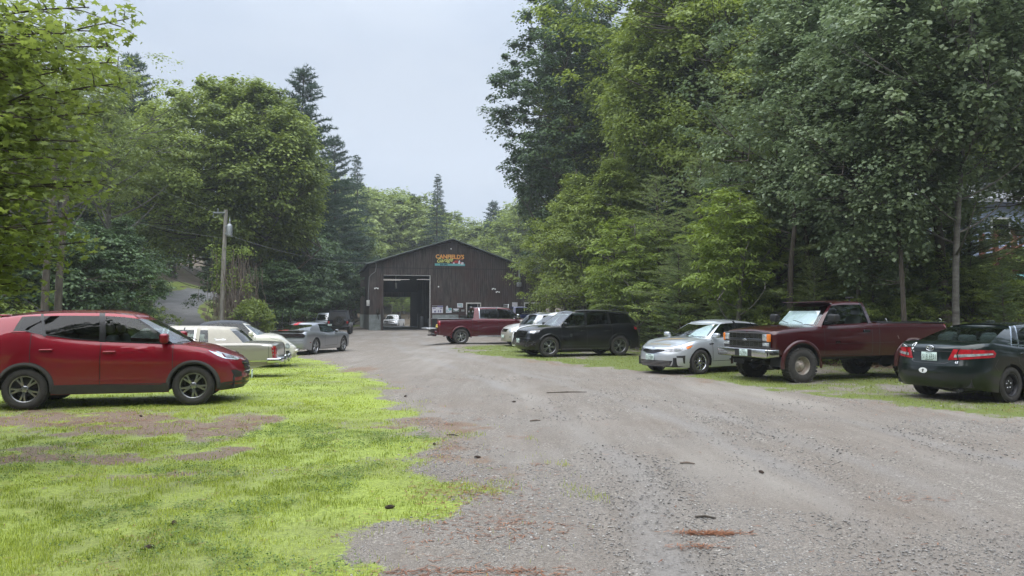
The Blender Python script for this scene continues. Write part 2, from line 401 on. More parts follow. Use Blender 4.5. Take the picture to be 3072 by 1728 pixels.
def ground_material():
    m, n, l, b = nmat('ground')
    def noise(sc, det=6, ro=.6, off=None, st=None):
        t = n.new('ShaderNodeTexNoise'); t.inputs['Scale'].default_value = sc; t.inputs['Detail'].default_value = det; t.inputs['Roughness'].default_value = ro
        src = tcx.outputs['Object']
        if st:
            mp = n.new('ShaderNodeMapping'); mp.inputs['Scale'].default_value = st; l.new(src, mp.inputs['Vector']); src = mp.outputs['Vector']
        l.new(src, t.inputs['Vector']); return t.outputs['Fac']
    def ramp(src, *st):
        r_ = n.new('ShaderNodeValToRGB'); e = r_.color_ramp.elements
        while len(e) < len(st): e.new(.5)
        for k, (p, c) in enumerate(st): e[k].position = p; e[k].color = (*c, 1)
        l.new(src, r_.inputs['Fac']); return r_.outputs['Color']
    def mix(f, a, b_):
        x = n.new('ShaderNodeMix'); x.data_type = 'RGBA'
        if isinstance(f, float): x.inputs['Factor'].default_value = f
        else: l.new(f, x.inputs['Factor'])
        for s_, k in ((a, 'A'), (b_, 'B')):
            if isinstance(s_, tuple): x.inputs[k].default_value = (*s_, 1)
            else: l.new(s_, x.inputs[k])
        return x.outputs['Result']
    def math_(op, a, b_=None):
        x = n.new('ShaderNodeMath'); x.operation = op
        for k, s_ in enumerate((a, b_)):
            if s_ is None: continue
            if isinstance(s_, (int, float)): x.inputs[k].default_value = s_
            else: l.new(s_, x.inputs[k])
        return x.outputs[0]
    def attr(nm):
        a = n.new('ShaderNodeAttribute'); a.attribute_name = nm; return a.outputs['Fac']
    tcx = n.new('ShaderNodeTexCoord')
    vor = n.new('ShaderNodeTexVoronoi'); vor.inputs['Scale'].default_value = 62; l.new(tcx.outputs['Object'], vor.inputs['Vector'])
    vor2 = n.new('ShaderNodeTexVoronoi'); vor2.inputs['Scale'].default_value = 140; l.new(tcx.outputs['Object'], vor2.inputs['Vector'])
    vsep = n.new('ShaderNodeSeparateColor'); l.new(vor.outputs['Color'], vsep.inputs[0])
    vsep2 = n.new('ShaderNodeSeparateColor'); l.new(vor2.outputs['Color'], vsep2.inputs[0])
    nbig = noise(.5, 5); nmid = noise(3, 6); nfine = noise(24, 6, .75); npale = noise(.28, 4, .6, st=(1.6, .35, 1))
    stone = ramp(vsep.outputs[0], (.0, (0.089, 0.080, 0.070)), (.35, (0.161, 0.144, 0.123)), (.7, (0.236, 0.211, 0.179)), (.93, (0.365, 0.331, 0.287)), (1, (0.589, 0.550, 0.490)))
    stone2 = ramp(vsep2.outputs[1], (.0, (0.107, 0.096, 0.081)), (.5, (0.189, 0.166, 0.143)), (.9, (0.282, 0.253, 0.219)), (1, (0.448, 0.410, 0.365)))
    dust = ramp(nfine, (.25, (0.100, 0.087, 0.073)), (.75, (0.282, 0.249, 0.212)))
    gravel = mix(ramp(nmid, (.42, (0, 0, 0)), (.62, (1, 1, 1))), stone2, stone)
    gravel = mix(ramp(npale, (.40, (0.150, 0.150, 0.150)), (.62, (0.700, 0.700, 0.700))), gravel, dust)
    gravel = mix(ramp(nbig, (.40, (0, 0, 0)), (.75, (0.450, 0.450, 0.450))), gravel, (0.154, 0.112, 0.078))
    ntr = noise(1.0, 5, .6, st=(5.5, .45, 1))
    gravel = mix(ramp(ntr, (.42, (0, 0, 0)), (.62, (.38, .38, .38))), gravel, (0.143, 0.121, 0.098))
    pale = mix(ramp(npale, (.5, (0, 0, 0)), (.72, (0.550, 0.550, 0.550))), gravel, (0.353, 0.326, 0.287))
    gcol = ramp(nfine, (.25, (.085, .11, .025)), (.5, (.24, .30, .05)), (.8, (.42, .50, .10)))
    gcol = mix(ramp(nbig, (.42, (0, 0, 0)), (.66, (.6, .6, .6))), gcol, (.11, .105, .05))
    moss = ramp(nfine, (.25, (.05, .065, .015)), (.55, (.13, .165, .03)), (.85, (.2, .21, .08)))
    need = ramp(nfine, (.25, (.08, .057, .04)), (.55, (.20, .142, .10)), (.8, (.33, .26, .195)))
    fl = ramp(nfine, (.25, (.035, .028, .02)), (.5, (.11, .078, .052)), (.75, (.21, .15, .10)))
    fl = mix(ramp(nmid, (.5, (0, 0, 0)), (.66, (.55, .55, .55))), fl, (.07, .105, .03))
    asph = ramp(noise(30, 5, .7), (.3, (.14, .136, .132)), (.7, (.22, .215, .208)))
    asph = mix(ramp(noise(.8, 4, .6, st=(2.2, .5, 1)), (.38, (0, 0, 0)), (.68, (.7, .7, .7))), asph, (.27, .262, .255))
    thr = lambda nm, a, w: ramp(math_('ADD', attr(nm), math_('MULTIPLY', math_('SUBTRACT', nfine, .5), w)), (max(a - .1, 0), (0, 0, 0)), (a + .12, (1, 1, 1)))
    pale = mix(ramp(math_('ADD', attr('track'), math_('MULTIPLY', math_('SUBTRACT', nfine, .5), 1.1)), (.25, (0, 0, 0)), (.95, (.62, .62, .62))), pale, ramp(nfine, (.25, (.16, .15, .137)), (.75, (.275, .26, .243))))
    c = mix(thr('need', .48, 1.5), pale, need)
    c = mix(thr('rgrass', .45, 1.2), c, moss)
    c = mix(thr('lawn', .5, 1.7), c, gcol)
    c = mix(thr('forest', .5, .5), c, fl)
    c = mix(thr('drive', .5, .25), c, asph)
    l.new(c, b.inputs['Base Color'])
    rr = ramp(npale, (.35, (.92, .92, .92)), (.7, (.55, .55, .55))); l.new(rr, b.inputs['Roughness'])
    b.inputs['Specular IOR Level'].default_value = .35
    hgt = math_('ADD', math_('MULTIPLY', vor.outputs['Distance'], -.9), math_('ADD', math_('MULTIPLY', nfine, .8), math_('MULTIPLY', vor2.outputs['Distance'], -.4)))
    bp = n.new('ShaderNodeBump'); bp.inputs['Strength'].default_value = .6; bp.inputs['Distance'].default_value = .012
    l.new(hgt, bp.inputs['Height']); l.new(bp.outputs['Normal'], b.inputs['Normal'])
    return m

def make_ground():
    ys = [0.0, 2.5]; y = 2.5
    ys = list(np.arange(-30, 2.5, 2.5)); y = 2.5
    while y < 700:
        ys.append(y); y += max(.06, .016 * (y - 2)) if y < 100 else .05 * y
    ys = np.array(ys)
    s = np.linspace(-1, 1, 420); s = np.sign(s) * (np.abs(s) * .55 + .45 * np.abs(s)**3)
    half = np.maximum(14, 8 + ys * 1.35)
    X = s[None, :] * half[:, None]; Y = np.repeat(ys[:, None], len(s), 1)
    Z = height(X, Y) - .018 * tracks(X, Y)
    dd = drive_dist(X, Y)
    V = np.stack([X, Y, Z], -1).reshape(-1, 3)
    ny, nx = X.shape
    i = np.arange(ny - 1)[:, None] * nx + np.arange(nx - 1)[None, :]
    F = np.stack([i, i + 1, i + nx + 1, i + nx], -1).reshape(-1, 4)
    me = np_mesh('ground', V, F, True)
    x, yv = V[:, 0], V[:, 1]
    for nm, a in zip(('lawn', 'rgrass', 'need', 'forest', 'drive', 'track'), masks(x, yv) + (tracks(x, yv),)):
        at = me.attributes.new(nm, 'FLOAT', 'POINT'); at.data.foreach_set('value', np.asarray(a, np.float32))
    o = link('ground', me, ground_material()); tag(o, 'gravel yard, worn lawn and leaf-strewn forest floor', kind='structure')
    return o
make_ground()

# ------------------------------------------------------------------ leaves and trees
def quad_leaves(C, N, U, L, Wd, fold=.18):
    """C centres, N normals, U long axes (unit), L lengths, Wd widths -> verts, faces (folded diamonds)"""
    S = np.cross(N, U); S /= np.linalg.norm(S, axis=1, keepdims=True) + 1e-9
    a = C - U * (L * .5)[:, None]; c = C + U * (L * .5)[:, None]
    b = C + S * (Wd * .5)[:, None] + N * (fold * Wd)[:, None]; d = C - S * (Wd * .5)[:, None] + N * (fold * Wd)[:, None]
    V = np.stack([a, b, c, d], 1).reshape(-1, 3)
    F = np.arange(len(C) * 4).reshape(-1, 4)
    return V, F
_MAP = np.array([(0, -.5), (.10, -.18), (.42, -.30), (.30, -.06), (.5, .18), (.22, .16), (.14, .3), (0, .52), (-.14, .3), (-.22, .16), (-.5, .18), (-.30, -.06), (-.42, -.30), (-.10, -.18)])
def maple_leaves(C, N, U, L):
    S = np.cross(N, U); S /= np.linalg.norm(S, axis=1, keepdims=True) + 1e-9
    V = C[:, None] + S[:, None] * (_MAP[:, 0])[None, :, None] * L[:, None, None] + U[:, None] * (_MAP[:, 1])[None, :, None] * L[:, None, None] \
        + N[:, None] * (np.abs(_MAP[:, 0]) * -.25)[None, :, None] * L[:, None, None]
    return V.reshape(-1, 3), np.arange(len(C) * len(_MAP)).reshape(-1, len(_MAP))
def needle_tris(C, D, L, Wd, rng):
    S = rng.normal(size=C.shape); S -= D * (S * D).sum(1, keepdims=True); S /= np.linalg.norm(S, axis=1, keepdims=True) + 1e-9
    V = np.stack([C - S * (Wd * .5)[:, None], C + S * (Wd * .5)[:, None], C + D * L[:, None]], 1).reshape(-1, 3)
    return V, np.arange(len(C) * 3).reshape(-1, 3)
def unit(v): return v / (np.linalg.norm(v, axis=-1, keepdims=True) + 1e-9)
def leaf_mesh(name, V, F, tint):
    me = np_mesh(name, V, F)
    at = me.attributes.new('tint', 'FLOAT', 'FACE'); at.data.foreach_set('value', np.clip(tint, 0, 1).astype(np.float32))
    return me
def tubes_mesh(name, paths, n=6):
    """paths: list of (pts (k,3), radii (k))"""
    Vs, Fs, off = [], [], 0
    ang = np.arange(n) * 2 * np.pi / n; ca, sa = np.cos(ang), np.sin(ang)
    for P, r_ in paths:
        P = np.asarray(P, float); k = len(P)
        D = unit(np.gradient(P, axis=0)); ref = np.where(np.abs(D[:, 2:3]) > .9, np.array([[1., 0, 0]]), np.array([[0, 0, 1.]]))
        A = unit(ref - D * (ref * D).sum(1, keepdims=True)); B = np.cross(D, A)
        ring = P[:, None] + (A[:, None] * ca[None, :, None] + B[:, None] * sa[None, :, None]) * np.asarray(r_)[:, None, None]
        Vs.append(ring.reshape(-1, 3))
        i = off + np.arange(k - 1)[:, None] * n + np.arange(n)[None, :]; j = off + np.arange(k - 1)[:, None] * n + (np.arange(n)[None, :] + 1) % n
        Fs.append(np.stack([i, j, j + n, i + n], -1).reshape(-1, 4)); off += k * n
    return np_mesh(name, np.concatenate(Vs), np.concatenate(Fs), True)

def bezier(a, b, c, n):
    t = np.linspace(0, 1, n)[:, None]; return (1 - t)**2 * a + 2 * t * (1 - t) * b + t * t * c

def broadleaf(seed, H, Rc, base=.25, nclump=260, nleaf=110, leaf=.17, clump=.75, trunk=.28, shape='round', lean=(0, 0), droop=0., flat=.55, sparse=0., lobes=7, kind='leaf', limbs=None, n=6, asp=.62, lz=.7):
    """returns (leaf mesh, wood mesh). Crown between base*H and H, radius Rc"""
    rng = np.random.default_rng(seed)
    zb = base * H
    lob = unit(rng.normal(size=(lobes, 3))) ; lob[:, 2] *= .6; lam = rng.uniform(.08, .26, lobes)
    # candidate clump centres inside the crown envelope, biased to its outside
    pts = []
    while len(pts) < nclump:
        d = unit(rng.normal(size=3)); u = rng.random()
        rr = (.42 + .58 * u**.55) if rng.random() < .8 else u
        f = 1 + sum(a * max(0, (d @ q))**4 * 3 for a, q in zip(lam, lob)) - .28
        zz = d[2] * rr
        if shape == 'round': pr = 1.0
        elif shape == 'cone': pr = np.clip(.25 + .85 * (.5 - zz * .5), .2, 1.1)
        elif shape == 'column': pr = 1.0 if abs(zz) < .75 else .8
        else: pr = .75 + .35 * (.5 - zz * .5)          # oval, wide low
        p = np.array([d[0] * rr * Rc * f * pr, d[1] * rr * Rc * f * pr, zb + (H - zb) * (.5 + .5 * zz * (f if f < 1.08 else 1.08))])
        if p[2] > H * 1.02 or (sparse and rng.random() < sparse * (1 - rr)): continue
        pts.append(p)
    pts = np.array(pts)
    lean_v = np.array([lean[0], lean[1], 0.])
    def axis(z): return np.stack([lean_v[0] * (z / H)**1.5 + .25 * np.sin(z * .35 + seed), lean_v[1] * (z / H)**1.5 + .25 * np.cos(z * .3 + seed * 2), z], -1)
    pts += lean_v * (pts[:, 2:3] / H)**1.5
    paths = []
    zt = np.linspace(0, H * .9, 14)
    rt = trunk * (1 - zt / (H * .95))**.8 * (1 + .5 * np.exp(-zt / .5)) + .015
    paths.append((axis(zt), rt))
    # main limbs
    nl = limbs or 14
    lt = []
    for k in range(nl):
        a = 2 * np.pi * (k * .618 + rng.random() * .1); z0 = zb * lz + (H * .75 - zb * lz) * (k / nl)**1.0
        L = Rc * rng.uniform(.55, .85) * (1 - .45 * (k / nl))
        p0 = axis(np.array([z0]))[0]; up = rng.uniform(.5, 1.0) * L
        p2 = p0 + np.array([np.cos(a) * L, np.sin(a) * L, up]); p1 = p0 + np.array([np.cos(a) * L * .6, np.sin(a) * L * .6, up * .3])
        P = bezier(p0, p1, p2, 7); r0 = trunk * .42 * (1 - .6 * k / nl)
        paths.append((P, np.linspace(r0, r0 * .25, 7))); lt.append(P)
    LT = np.concatenate([p[2:] for p in lt] + [axis(np.linspace(zb, H * .88, 12))])
    # twigs to clumps
    for p in pts[::2]:
        d = np.linalg.norm(LT - p, axis=1) + (LT[:, 2] > p[2]) * 2.0
        q = LT[np.argmin(d)]; m_ = (p + q) / 2 + np.array([0, 0, -.12 * np.linalg.norm(p - q)])
        paths.append((bezier(q, m_, p, 4), np.array([.035, .026, .018, .008]) * (trunk / .28)**.5))
    wood = tubes_mesh('trunk', paths, n)
    # leaves
    nc = len(pts); cr = clump * np.clip(np.exp(rng.normal(-.08, .38, nc)), .4, 1.9) * (1 - .25 * (pts[:, 2] - zb) / (H - zb))
    cnt = nleaf
    d = unit(rng.normal(size=(nc, cnt, 3))); d[..., 2] = np.where(rng.random((nc, cnt)) < .72, np.abs(d[..., 2]), d[..., 2])
    rad = cr[:, None] * (.5 + .5 * rng.random((nc, cnt)) + .35 * (rng.random((nc, cnt)) < .12))
    off = d * rad[..., None] * np.array([1, 1, flat]); off[..., 2] -= droop * (off[..., 0]**2 + off[..., 1]**2)
    C = (pts[:, None] + off).reshape(-1, 3)
    out = unit(pts - np.array([lean[0] * .5, lean[1] * .5, zb + (H - zb) * .35])); out = np.repeat(out, cnt, 0)
    N = unit(np.array([0, 0, .9]) + .5 * d.reshape(-1, 3) + .35 * out + rng.normal(size=C.shape) * .38)
    U = rng.normal(size=C.shape) + out * .6 + np.array([0, 0, -.35]); U = unit(U - N * (U * N).sum(1, keepdims=True))
    Ls = leaf * rng.uniform(.7, 1.35, len(C))
    if kind == 'maple': V, F = maple_leaves(C, N, U, Ls)
    else: V, F = quad_leaves(C, N, U, Ls, Ls * asp)
    tint = np.repeat(rng.normal(.5, .16, nc), cnt) + rng.normal(0, .17, len(C))
    return leaf_mesh('crown', V, F, tint), wood

def conifer(seed, H, Rb, base=.08, whorl=.55, per=6, nlen=.16, nw=.02, dens=1.0, trunk=.22, style='pine', power=.8, sag=.12, twig=.5, ragged=.3, n=6):
    """white pine (long soft tiers) or spruce/hemlock (tight cone); needles are real slivers on twigs"""
    rng = np.random.default_rng(seed)
    zt = np.linspace(0, H, 12); ax = lambda z: np.stack([.12 * np.sin(z * .3 + seed), .12 * np.cos(z * .27 + seed), z], -1)
    paths = [(ax(zt), trunk * (1 - zt / H)**.9 * (1 + .4 * np.exp(-zt / .4)) + .008)]
    NC, ND, NL, TT = [], [], [], []
    z = base * H
    while z < H * .985:
        f = 1 - z / H
        rr = Rb * min(1, (f * 1.15))**power * (1 if f < .82 else .8)
        k = max(3, int(per * (.6 + .6 * f) + rng.random()))
        a0 = rng.random() * 7
        for j in range(k):
            a = a0 + 2 * np.pi * j / k + rng.normal() * .25
            L = rr * rng.uniform(1 - ragged, 1 + ragged * .6)
            if L < .15: L = .15
            zz = z + rng.normal() * whorl * .25
            p0 = ax(np.array([zz]))[0]; rise = (.30 if style == 'pine' else -.02) * L + (.25 * L if f < .25 else 0)
            hd = np.array([np.cos(a), np.sin(a), 0])
            p2 = p0 + hd * L + np.array([0, 0, rise - sag * L * (1 if style == 'pine' else 2.2) * f])
            p1 = p0 + hd * L * .5 + np.array([0, 0, rise * .75])
            P = bezier(p0, p1, p2, 6)
            paths.append((P, np.linspace(.012 + .016 * L * .5, .006, 6)))
            # twigs
            nt_ = max(3, int(L / .16 * twig * 2)); tt = np.linspace(.18, 1, nt_)
            for q, t in enumerate(tt):
                base_p = (1 - t)**2 * p0 + 2 * t * (1 - t) * p1 + t * t * p2
                side = np.array([-hd[1], hd[0], 0]) * (1 if q % 2 else -1)
                tl = (.16 + .34 * L * (1 - t) * .8 + .14) * rng.uniform(.6, 1.2) * (.75 if style == 'pine' else .9)
                dirv = unit(hd * (.75 if q < nt_ - 1 else 1.) + side * (.85 if q < nt_ - 1 else .1) + np.array([0, 0, .10 if style == 'pine' else -.18]) + rng.normal(size=3) * .12)
                m_ = max(5, int(tl / .011 * dens))
                s = rng.random(m_)**.8
                c = base_p + dirv * (s * tl)[:, None] + rng.normal(size=(m_, 3)) * .012
                if style == 'pine': dn = unit(dirv * .9 + rng.normal(size=(m_, 3)) * .55 + np.array([0, 0, .28]))
                else: dn = unit(dirv * .8 + rng.normal(size=(m_, 3)) * .5)
                NC.append(c); ND.append(dn); NL.append(nlen * rng.uniform(.6, 1.2, m_)); TT.append(np.full(m_, rng.normal(.5, .18)))
        z += whorl * (.45 + .75 * f) * rng.uniform(.75, 1.25)
    C = np.concatenate(NC); D = np.concatenate(ND); Ln = np.concatenate(NL); T = np.concatenate(TT) + rng.normal(0, .12, len(C))
    V, F = needle_tris(C, D, Ln, np.full(len(C), nw), rng)
    return leaf_mesh('crown', V, F, T), tubes_mesh('trunk', paths, n)

M['leaf_maple'] = leafmat('leaf_maple', (0.095, 0.135, 0.035), (0.33, 0.41, 0.11))
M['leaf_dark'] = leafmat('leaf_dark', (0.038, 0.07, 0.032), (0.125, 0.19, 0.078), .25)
M['leaf_bright'] = leafmat('leaf_bright', (0.1, 0.14, 0.038), (0.28, 0.345, 0.105), .5)
M['leaf_grey'] = leafmat('leaf_grey', (0.1, 0.145, 0.075), (0.28, 0.35, 0.19), .3, .4)
M['leaf_lime'] = leafmat('leaf_lime', (0.12, 0.17, 0.035), (0.3, 0.39, 0.1), .4)
M['leaf_far'] = leafmat('leaf_far', (0.12, 0.165, 0.055), (0.32, 0.39, 0.13), .35)
M['needle'] = leafmat('needle', (0.07, 0.11, 0.05), (0.205, 0.28, 0.105), .3)
M['needle_soft'] = leafmat('needle_soft', (0.125, 0.17, 0.07), (0.31, 0.38, 0.15), .35)
M['needle_far'] = leafmat('needle_far', (0.03, 0.06, 0.04), (0.09, 0.14, 0.085), .2)

def place_tree(name, meshes, mats, loc, label, cat='tree', rz=0., s=1., sz=None, group=None):
    r_ = empty(name, loc, rz, label=label, cat=cat, group=group)
    r_.scale = (s, s, sz or s)
    for nm, me, mt in (('trunk', meshes[1], mats[1]), ('crown', meshes[0], mats[0])):
        o = bpy.data.objects.new(nm, me); COL.objects.link(o); o.parent = r_
        if not me.materials: me.materials.append(mt)
        if me.materials[0] != mt:
            o.material_slots[0].link = 'OBJECT'; o.material_slots[0].material = mt
    return r_
# ------------------------------------------------------------------ vehicles
DECKJ = np.array([-1, -.97, -.9, -.7, -.45, -.2, 0, .2, .45, .7, .9, .97, 1])
class Car:
    """Local frame: x forward, y left, z up; origin on the ground midway between the axles."""
    def __init__(s, name, label, paintm, xF, xR, Wh, ax, r, wt, deck, roof, gh, sill=.2, zF=.22, zR=.28, ra=None, cf=.75, nf=2.8, cr=.7, nr=3.2,
                 nose=None, tail=None, sect=None, lowz=None, crown=.05, hoodcrown=.04, taper=.03, bed=None, doors=(), openrear=None, cat='car', under=True, split_hood=True, group=None, rcrown=.05, lowmat=None, inner=None):
        s.__dict__.update(locals()); s.name = name
        s.root = empty(name, label=label, cat=cat, group=group)
        ra = s.ra = ra or r + .05
        s.deckf = curve(deck); s.rooff = curve(roof)
        s.nosef = curve(nose or [(0, -.12), (.35, 0), (.6, 0), (.8, -.06), (1.0, -.2), (1.4, -.5)])
        s.tailf = curve(tail or [(0, -.12), (.4, 0), (.7, -.02), (1.0, -.08), (1.4, -.2)])
        s.sectf = curve(sect or [(-.2, .90), (0, .95), (.18, .985), (.45, 1.0), (.72, .99), (.88, .965), (.96, .94), (1, .915)])
        # ---- columns of the half outline, front centre -> side -> rear centre
        xs = []                                  # (x, y, low)
        def lowb(x):
            t = sstep(ax[0] + ra, xF - .05, x); u = sstep(ax[1] - ra, xR + .05, x)
            return sill + (zF - sill) * t + (zR - sill) * u
        s.lowb = lowb
        def arch(x, lo):
            for a in ax:
                if abs(x - a) < ra: lo = max(lo, r + math.sqrt(max(ra * ra - (x - a)**2, 0)) * 1.0)
            return lo
        cols = []
        for k in range(19):
            ph = math.pi / 2 * (1 - k / 18); ph = math.pi / 2 * (1 - (k / 18)**.8)
            cols.append((xF - cf + cf * math.sin(ph)**(2 / nf), Wh * math.cos(ph)**(2 / nf)))
        fx = [c[0] for c in cols]
        side = []
        a1, a0 = ax
        for a in ax:
            th = np.linspace(0, math.pi, 17)
            side += list(a + ra * np.cos(th)); side += [a + ra + 1e-4, a - ra - 1e-4]
        side += list(np.arange(xR + cr + .05, xF - cf - .05, .13))
        for d_ in doors: side += [d_[0], d_[1]]
        if gh: side += [gh['xb'], gh['xw'] - gh.get('sw', .3)]
        if bed: side += [bed[0], bed[1]]
        side = sorted(set(round(v, 5) for v in side if xR + cr + .01 < v < xF - cf - .01), reverse=True)
        # arch samples falling in the rounded corners
        def ycorner(x):
            if x > xF - cf: q = (x - (xF - cf)) / cf; return Wh * (max(1 - q**nf, 0))**(1 / nf)
            if x < xR + cr: q = ((xR + cr) - x) / cr; return Wh * (max(1 - q**nr, 0))**(1 / nr)
            return Wh
        extra = []
        for a in ax:
            for t in list(a + ra * np.cos(np.linspace(0, math.pi, 17))) + [a + ra + 1e-4, a - ra - 1e-4]:
                if t >= xF - cf - .01 or t <= xR + cr + .01: extra.append((t, ycorner(t)))
        rear = []
        for k in range(17):
            ph = math.pi / 2 * ((k / 16)**1.25)
            rear.append((xR + cr - cr * math.sin(ph)**(2 / nr), Wh * math.cos(ph)**(2 / nr)))
        mid = [(x, Wh) for x in side]
        allc = cols + mid + rear + extra
        allc = sorted(allc, key=lambda c: (-c[0], c[1] if c[0] > 0 else -c[1]))
        s.C = np.array(allc); s.C[0, 1] = 0; s.C[-1, 1] = 0
        X0 = s.C[:, 0]; Y0 = s.C[:, 1] * (1 - taper * (X0 / max(xF, -xR))**2)
        T = np.array([0, .03, .08, .16, .28, .42, .56, .68, .78, .86, .92, .96, .985, 1])
        low = np.array([arch(x, lowb(x)) for x in X0]); base = np.array([lowb(x) for x in X0])
        dk = s.deckf(X0)
        Z = low[:, None] + (dk - low)[:, None] * T[None]
        zz = (Z - base[:, None]) / (dk - base)[:, None]
        wf = sstep(ax[0] + ra * .2, xF, X0); wr = sstep(ax[1] - ra * .2, xR, X0)
        X = X0[:, None] + wf[:, None] * s.nosef(Z) - wr[:, None] * s.tailf(Z)
        Y = Y0[:, None] * s.sectf(zz)
        s.V = []; s.parts = {}
        nK, nT = X.shape
        def addgrid(P):
            o = sum(len(v) for v in s.V); s.V.append(P.reshape(-1, 3)); return o
        PL = np.stack([X, Y, Z], -1); PR = PL * np.array([1, -1, 1])
        oL = addgrid(PL); oR = addgrid(PR)
        def put(key, f): s.parts.setdefault(key, []).append(f)
        for k in range(nK - 1):
            xm = (X0[k] + X0[k + 1]) / 2; ym = (Y0[k] + Y0[k + 1]) / 2
            dkey = 'body'
            for i, d_ in enumerate(doors):
                if d_[1] < xm < d_[0]: dkey = 'door%d' % i
            for j in range(nT - 1):
                zm = Z[k:k + 2, j:j + 2].mean()
                if openrear and xm < openrear[0] and ym < openrear[1] and zm > openrear[2]: continue
                key = dkey
                a = k * nT + j
                put(key + ('L' if key != 'body' else ''), (oL + a, oL + a + 1, oL + a + nT + 1, oL + a + nT))
                put(key + ('R' if key != 'body' else ''), (oR + a, oR + a + nT, oR + a + nT + 1, oR + a + 1))
        # ---- top (hood, cowl ledge, trunk, bed rails)
        xt, yt, zt = X[:, -1], Y[:, -1], Z[:, -1]
        order = np.argsort(-xt, kind='stable')
        hc = hoodcrown
        TP = np.stack([xt[:, None] + 0 * DECKJ[None], yt[:, None] * DECKJ[None], zt[:, None] + (hc * np.minimum(yt / Wh, 1))[:, None] * (1 - np.abs(DECKJ[None])**2.2)], -1)
        oT = addgrid(TP); nj = len(DECKJ)
        s.topkeys = []
        for k in range(nK - 1):
            xm = (xt[k] + xt[k + 1]) / 2
            for j in range(nj - 1):
                jm = abs(DECKJ[j] + DECKJ[j + 1]) / 2
                if gh and gh['xb'] + .1 < xm < gh['xw'] - gh.get('sw', .3) - .02 and jm < .85: continue
                if bed and bed[1] < xm < bed[0] and jm < .9: continue
                if openrear and xm < openrear[0] and jm < .9: continue
                a = k * nj + j
                key = 'body'
                if gh and split_hood and xm > gh['xw'] - gh.get('sw', .3) and jm < .93: key = 'hood'
                put(key, (oT + a, oT + a + nj, oT + a + nj + 1, oT + a + 1))
        if gh: s.greenhouse(gh, put, addgrid)
        s.finish()
    def greenhouse(s, g, put, addgrid):
        xw, xwt, sw = g['xw'], g['xwt'], g.get('sw', .3)
        xb, xbt, sb = g['xb'], g['xbt'], g.get('sb', .15)
        yb, yt = g['yb'], g['yt']                  # half widths at belt and roof
        swt, sbt = g.get('swt', sw * .45), g.get('sbt', sb * .6)
        ap = g.get('ap', .07)                      # A pillar width
        cols = []                                  # xbase,ybase,xtop,ytop,type to the next column
        n = 7
        for k in range(n + 1):
            q = k / n; w = .93 * q
            cols.append([xw - sw * w**2.2, yb * w, xwt - swt * w**2.2, yt * w, 'W' if k < n else 'P'])
        sides = g['sides']                         # (xbase, xtop, type) from front to back
        for k, (a, b, t) in enumerate(sides):
            nx_ = sides[k + 1] if k + 1 < len(sides) else None
            m = 1 if nx_ is None else max(1, int((a - nx_[0]) / .18))
            for q in range(m):
                u = q / m
                xa = a + ((nx_[0] if nx_ else a) - a) * u; xt_ = b + ((nx_[1] if nx_ else b) - b) * u
                cols.append([xa, yb, xt_, yt, t])
        for k in range(n + 1):
            q = 1 - k / n; w = .90 * q
            cols.append([xb + sb * w**2.2, yb * w, xbt + sbt * w**2.2, yt * w, 'B' if k < n else 'x'])
        tlo, thi = g.get('tlo', .07), g.get('thi', .90)
        zT = np.array([0, tlo, tlo + (thi - tlo) * .25, tlo + (thi - tlo) * .5, tlo + (thi - tlo) * .75, thi, thi + (1 - thi) * .45, thi + (1 - thi) * .8, 1.0])
        bul = g.get('bulge', .05)
        aT = zT - bul * np.sin(np.pi * zT); aT[-2] += .004; aT[-1] += .0
        C = np.array([[c[0], c[1], c[2], c[3]] for c in cols]); typ = [c[4] for c in cols]
        zb = s.deckf(C[:, 0]) + s.hoodcrown * .25 - .015
        if 'zbase' in g: zb = np.array([g['zbase'](x) for x in C[:, 0]])
        zt = s.rooff(C[:, 2])
        X = C[:, 0:1] + (C[:, 2:3] - C[:, 0:1]) * aT; Y = C[:, 1:2] + (C[:, 3:4] - C[:, 1:2]) * aT
        # tuck the roof edge in
        Y = Y * (1 - .0 * zT); Z = zb[:, None] + (zt - zb)[:, None] * zT
        rnd = np.clip((zT - thi) / (1 - thi), 0, 1)
        Y = Y * (1 - .035 * rnd**2)
        PL = np.stack([X, Y, Z], -1); PR = PL * np.array([1, -1, 1])
        oL, oR = addgrid(PL), addgrid(PR); nK, nT = X.shape
        cnt = {'S': 0}; last = None
        for k in range(nK - 1):
            t = typ[k]
            if t == 'S' and last != 'S': cnt['S'] += 1
            if t[0] == 'S' and last is not None and last[0] != 'S': pass
            last = t
            for j in range(nT - 1):
                glassrow = 1 <= j <= 4
                a = k * nT + j
                if t in 'WSBD' and glassrow:
                    kk = {'W': 'windshield', 'B': 'rear_window'}.get(t)
                    if kk is None: kL = kR = None; kL, kR = 'side%dL' % k, 'side%dR' % k
                    if t in 'SD':
                        st = k
                        while typ[st - 1] == t: st -= 1
                        kL, kR = 'side%s%dL' % (t, st), 'side%s%dR' % (t, st)
                        put(kL, (oL + a, oL + a + 1, oL + a + nT + 1, oL + a + nT)); put(kR, (oR + a, oR + a + nT, oR + a + nT + 1, oR + a + 1))
                    else:
                        put(kk, (oL + a, oL + a + 1, oL + a + nT + 1, oL + a + nT)); put(kk, (oR + a, oR + a + nT, oR + a + nT + 1, oR + a + 1))
                else:
                    key = {'K': 'pillar%d' % k, 'T': 'trim%d' % k, 'V': 'vinyl_roof'}.get(t, 'body')
                    if t in 'KT':
                        put(key + 'L', (oL + a, oL + a + 1, oL + a + nT + 1, oL + a + nT)); put(key + 'R', (oR + a, oR + a + nT, oR + a + nT + 1, oR + a + 1)); continue
                    if g.get('allvinyl') and not (t == 'P' and k < 9): key = 'vinyl_roof' if (t != 'W') else key
                    put(key, (oL + a, oL + a + 1, oL + a + nT + 1, oL + a + nT)); put(key, (oR + a, oR + a + nT, oR + a + nT + 1, oR + a + 1))
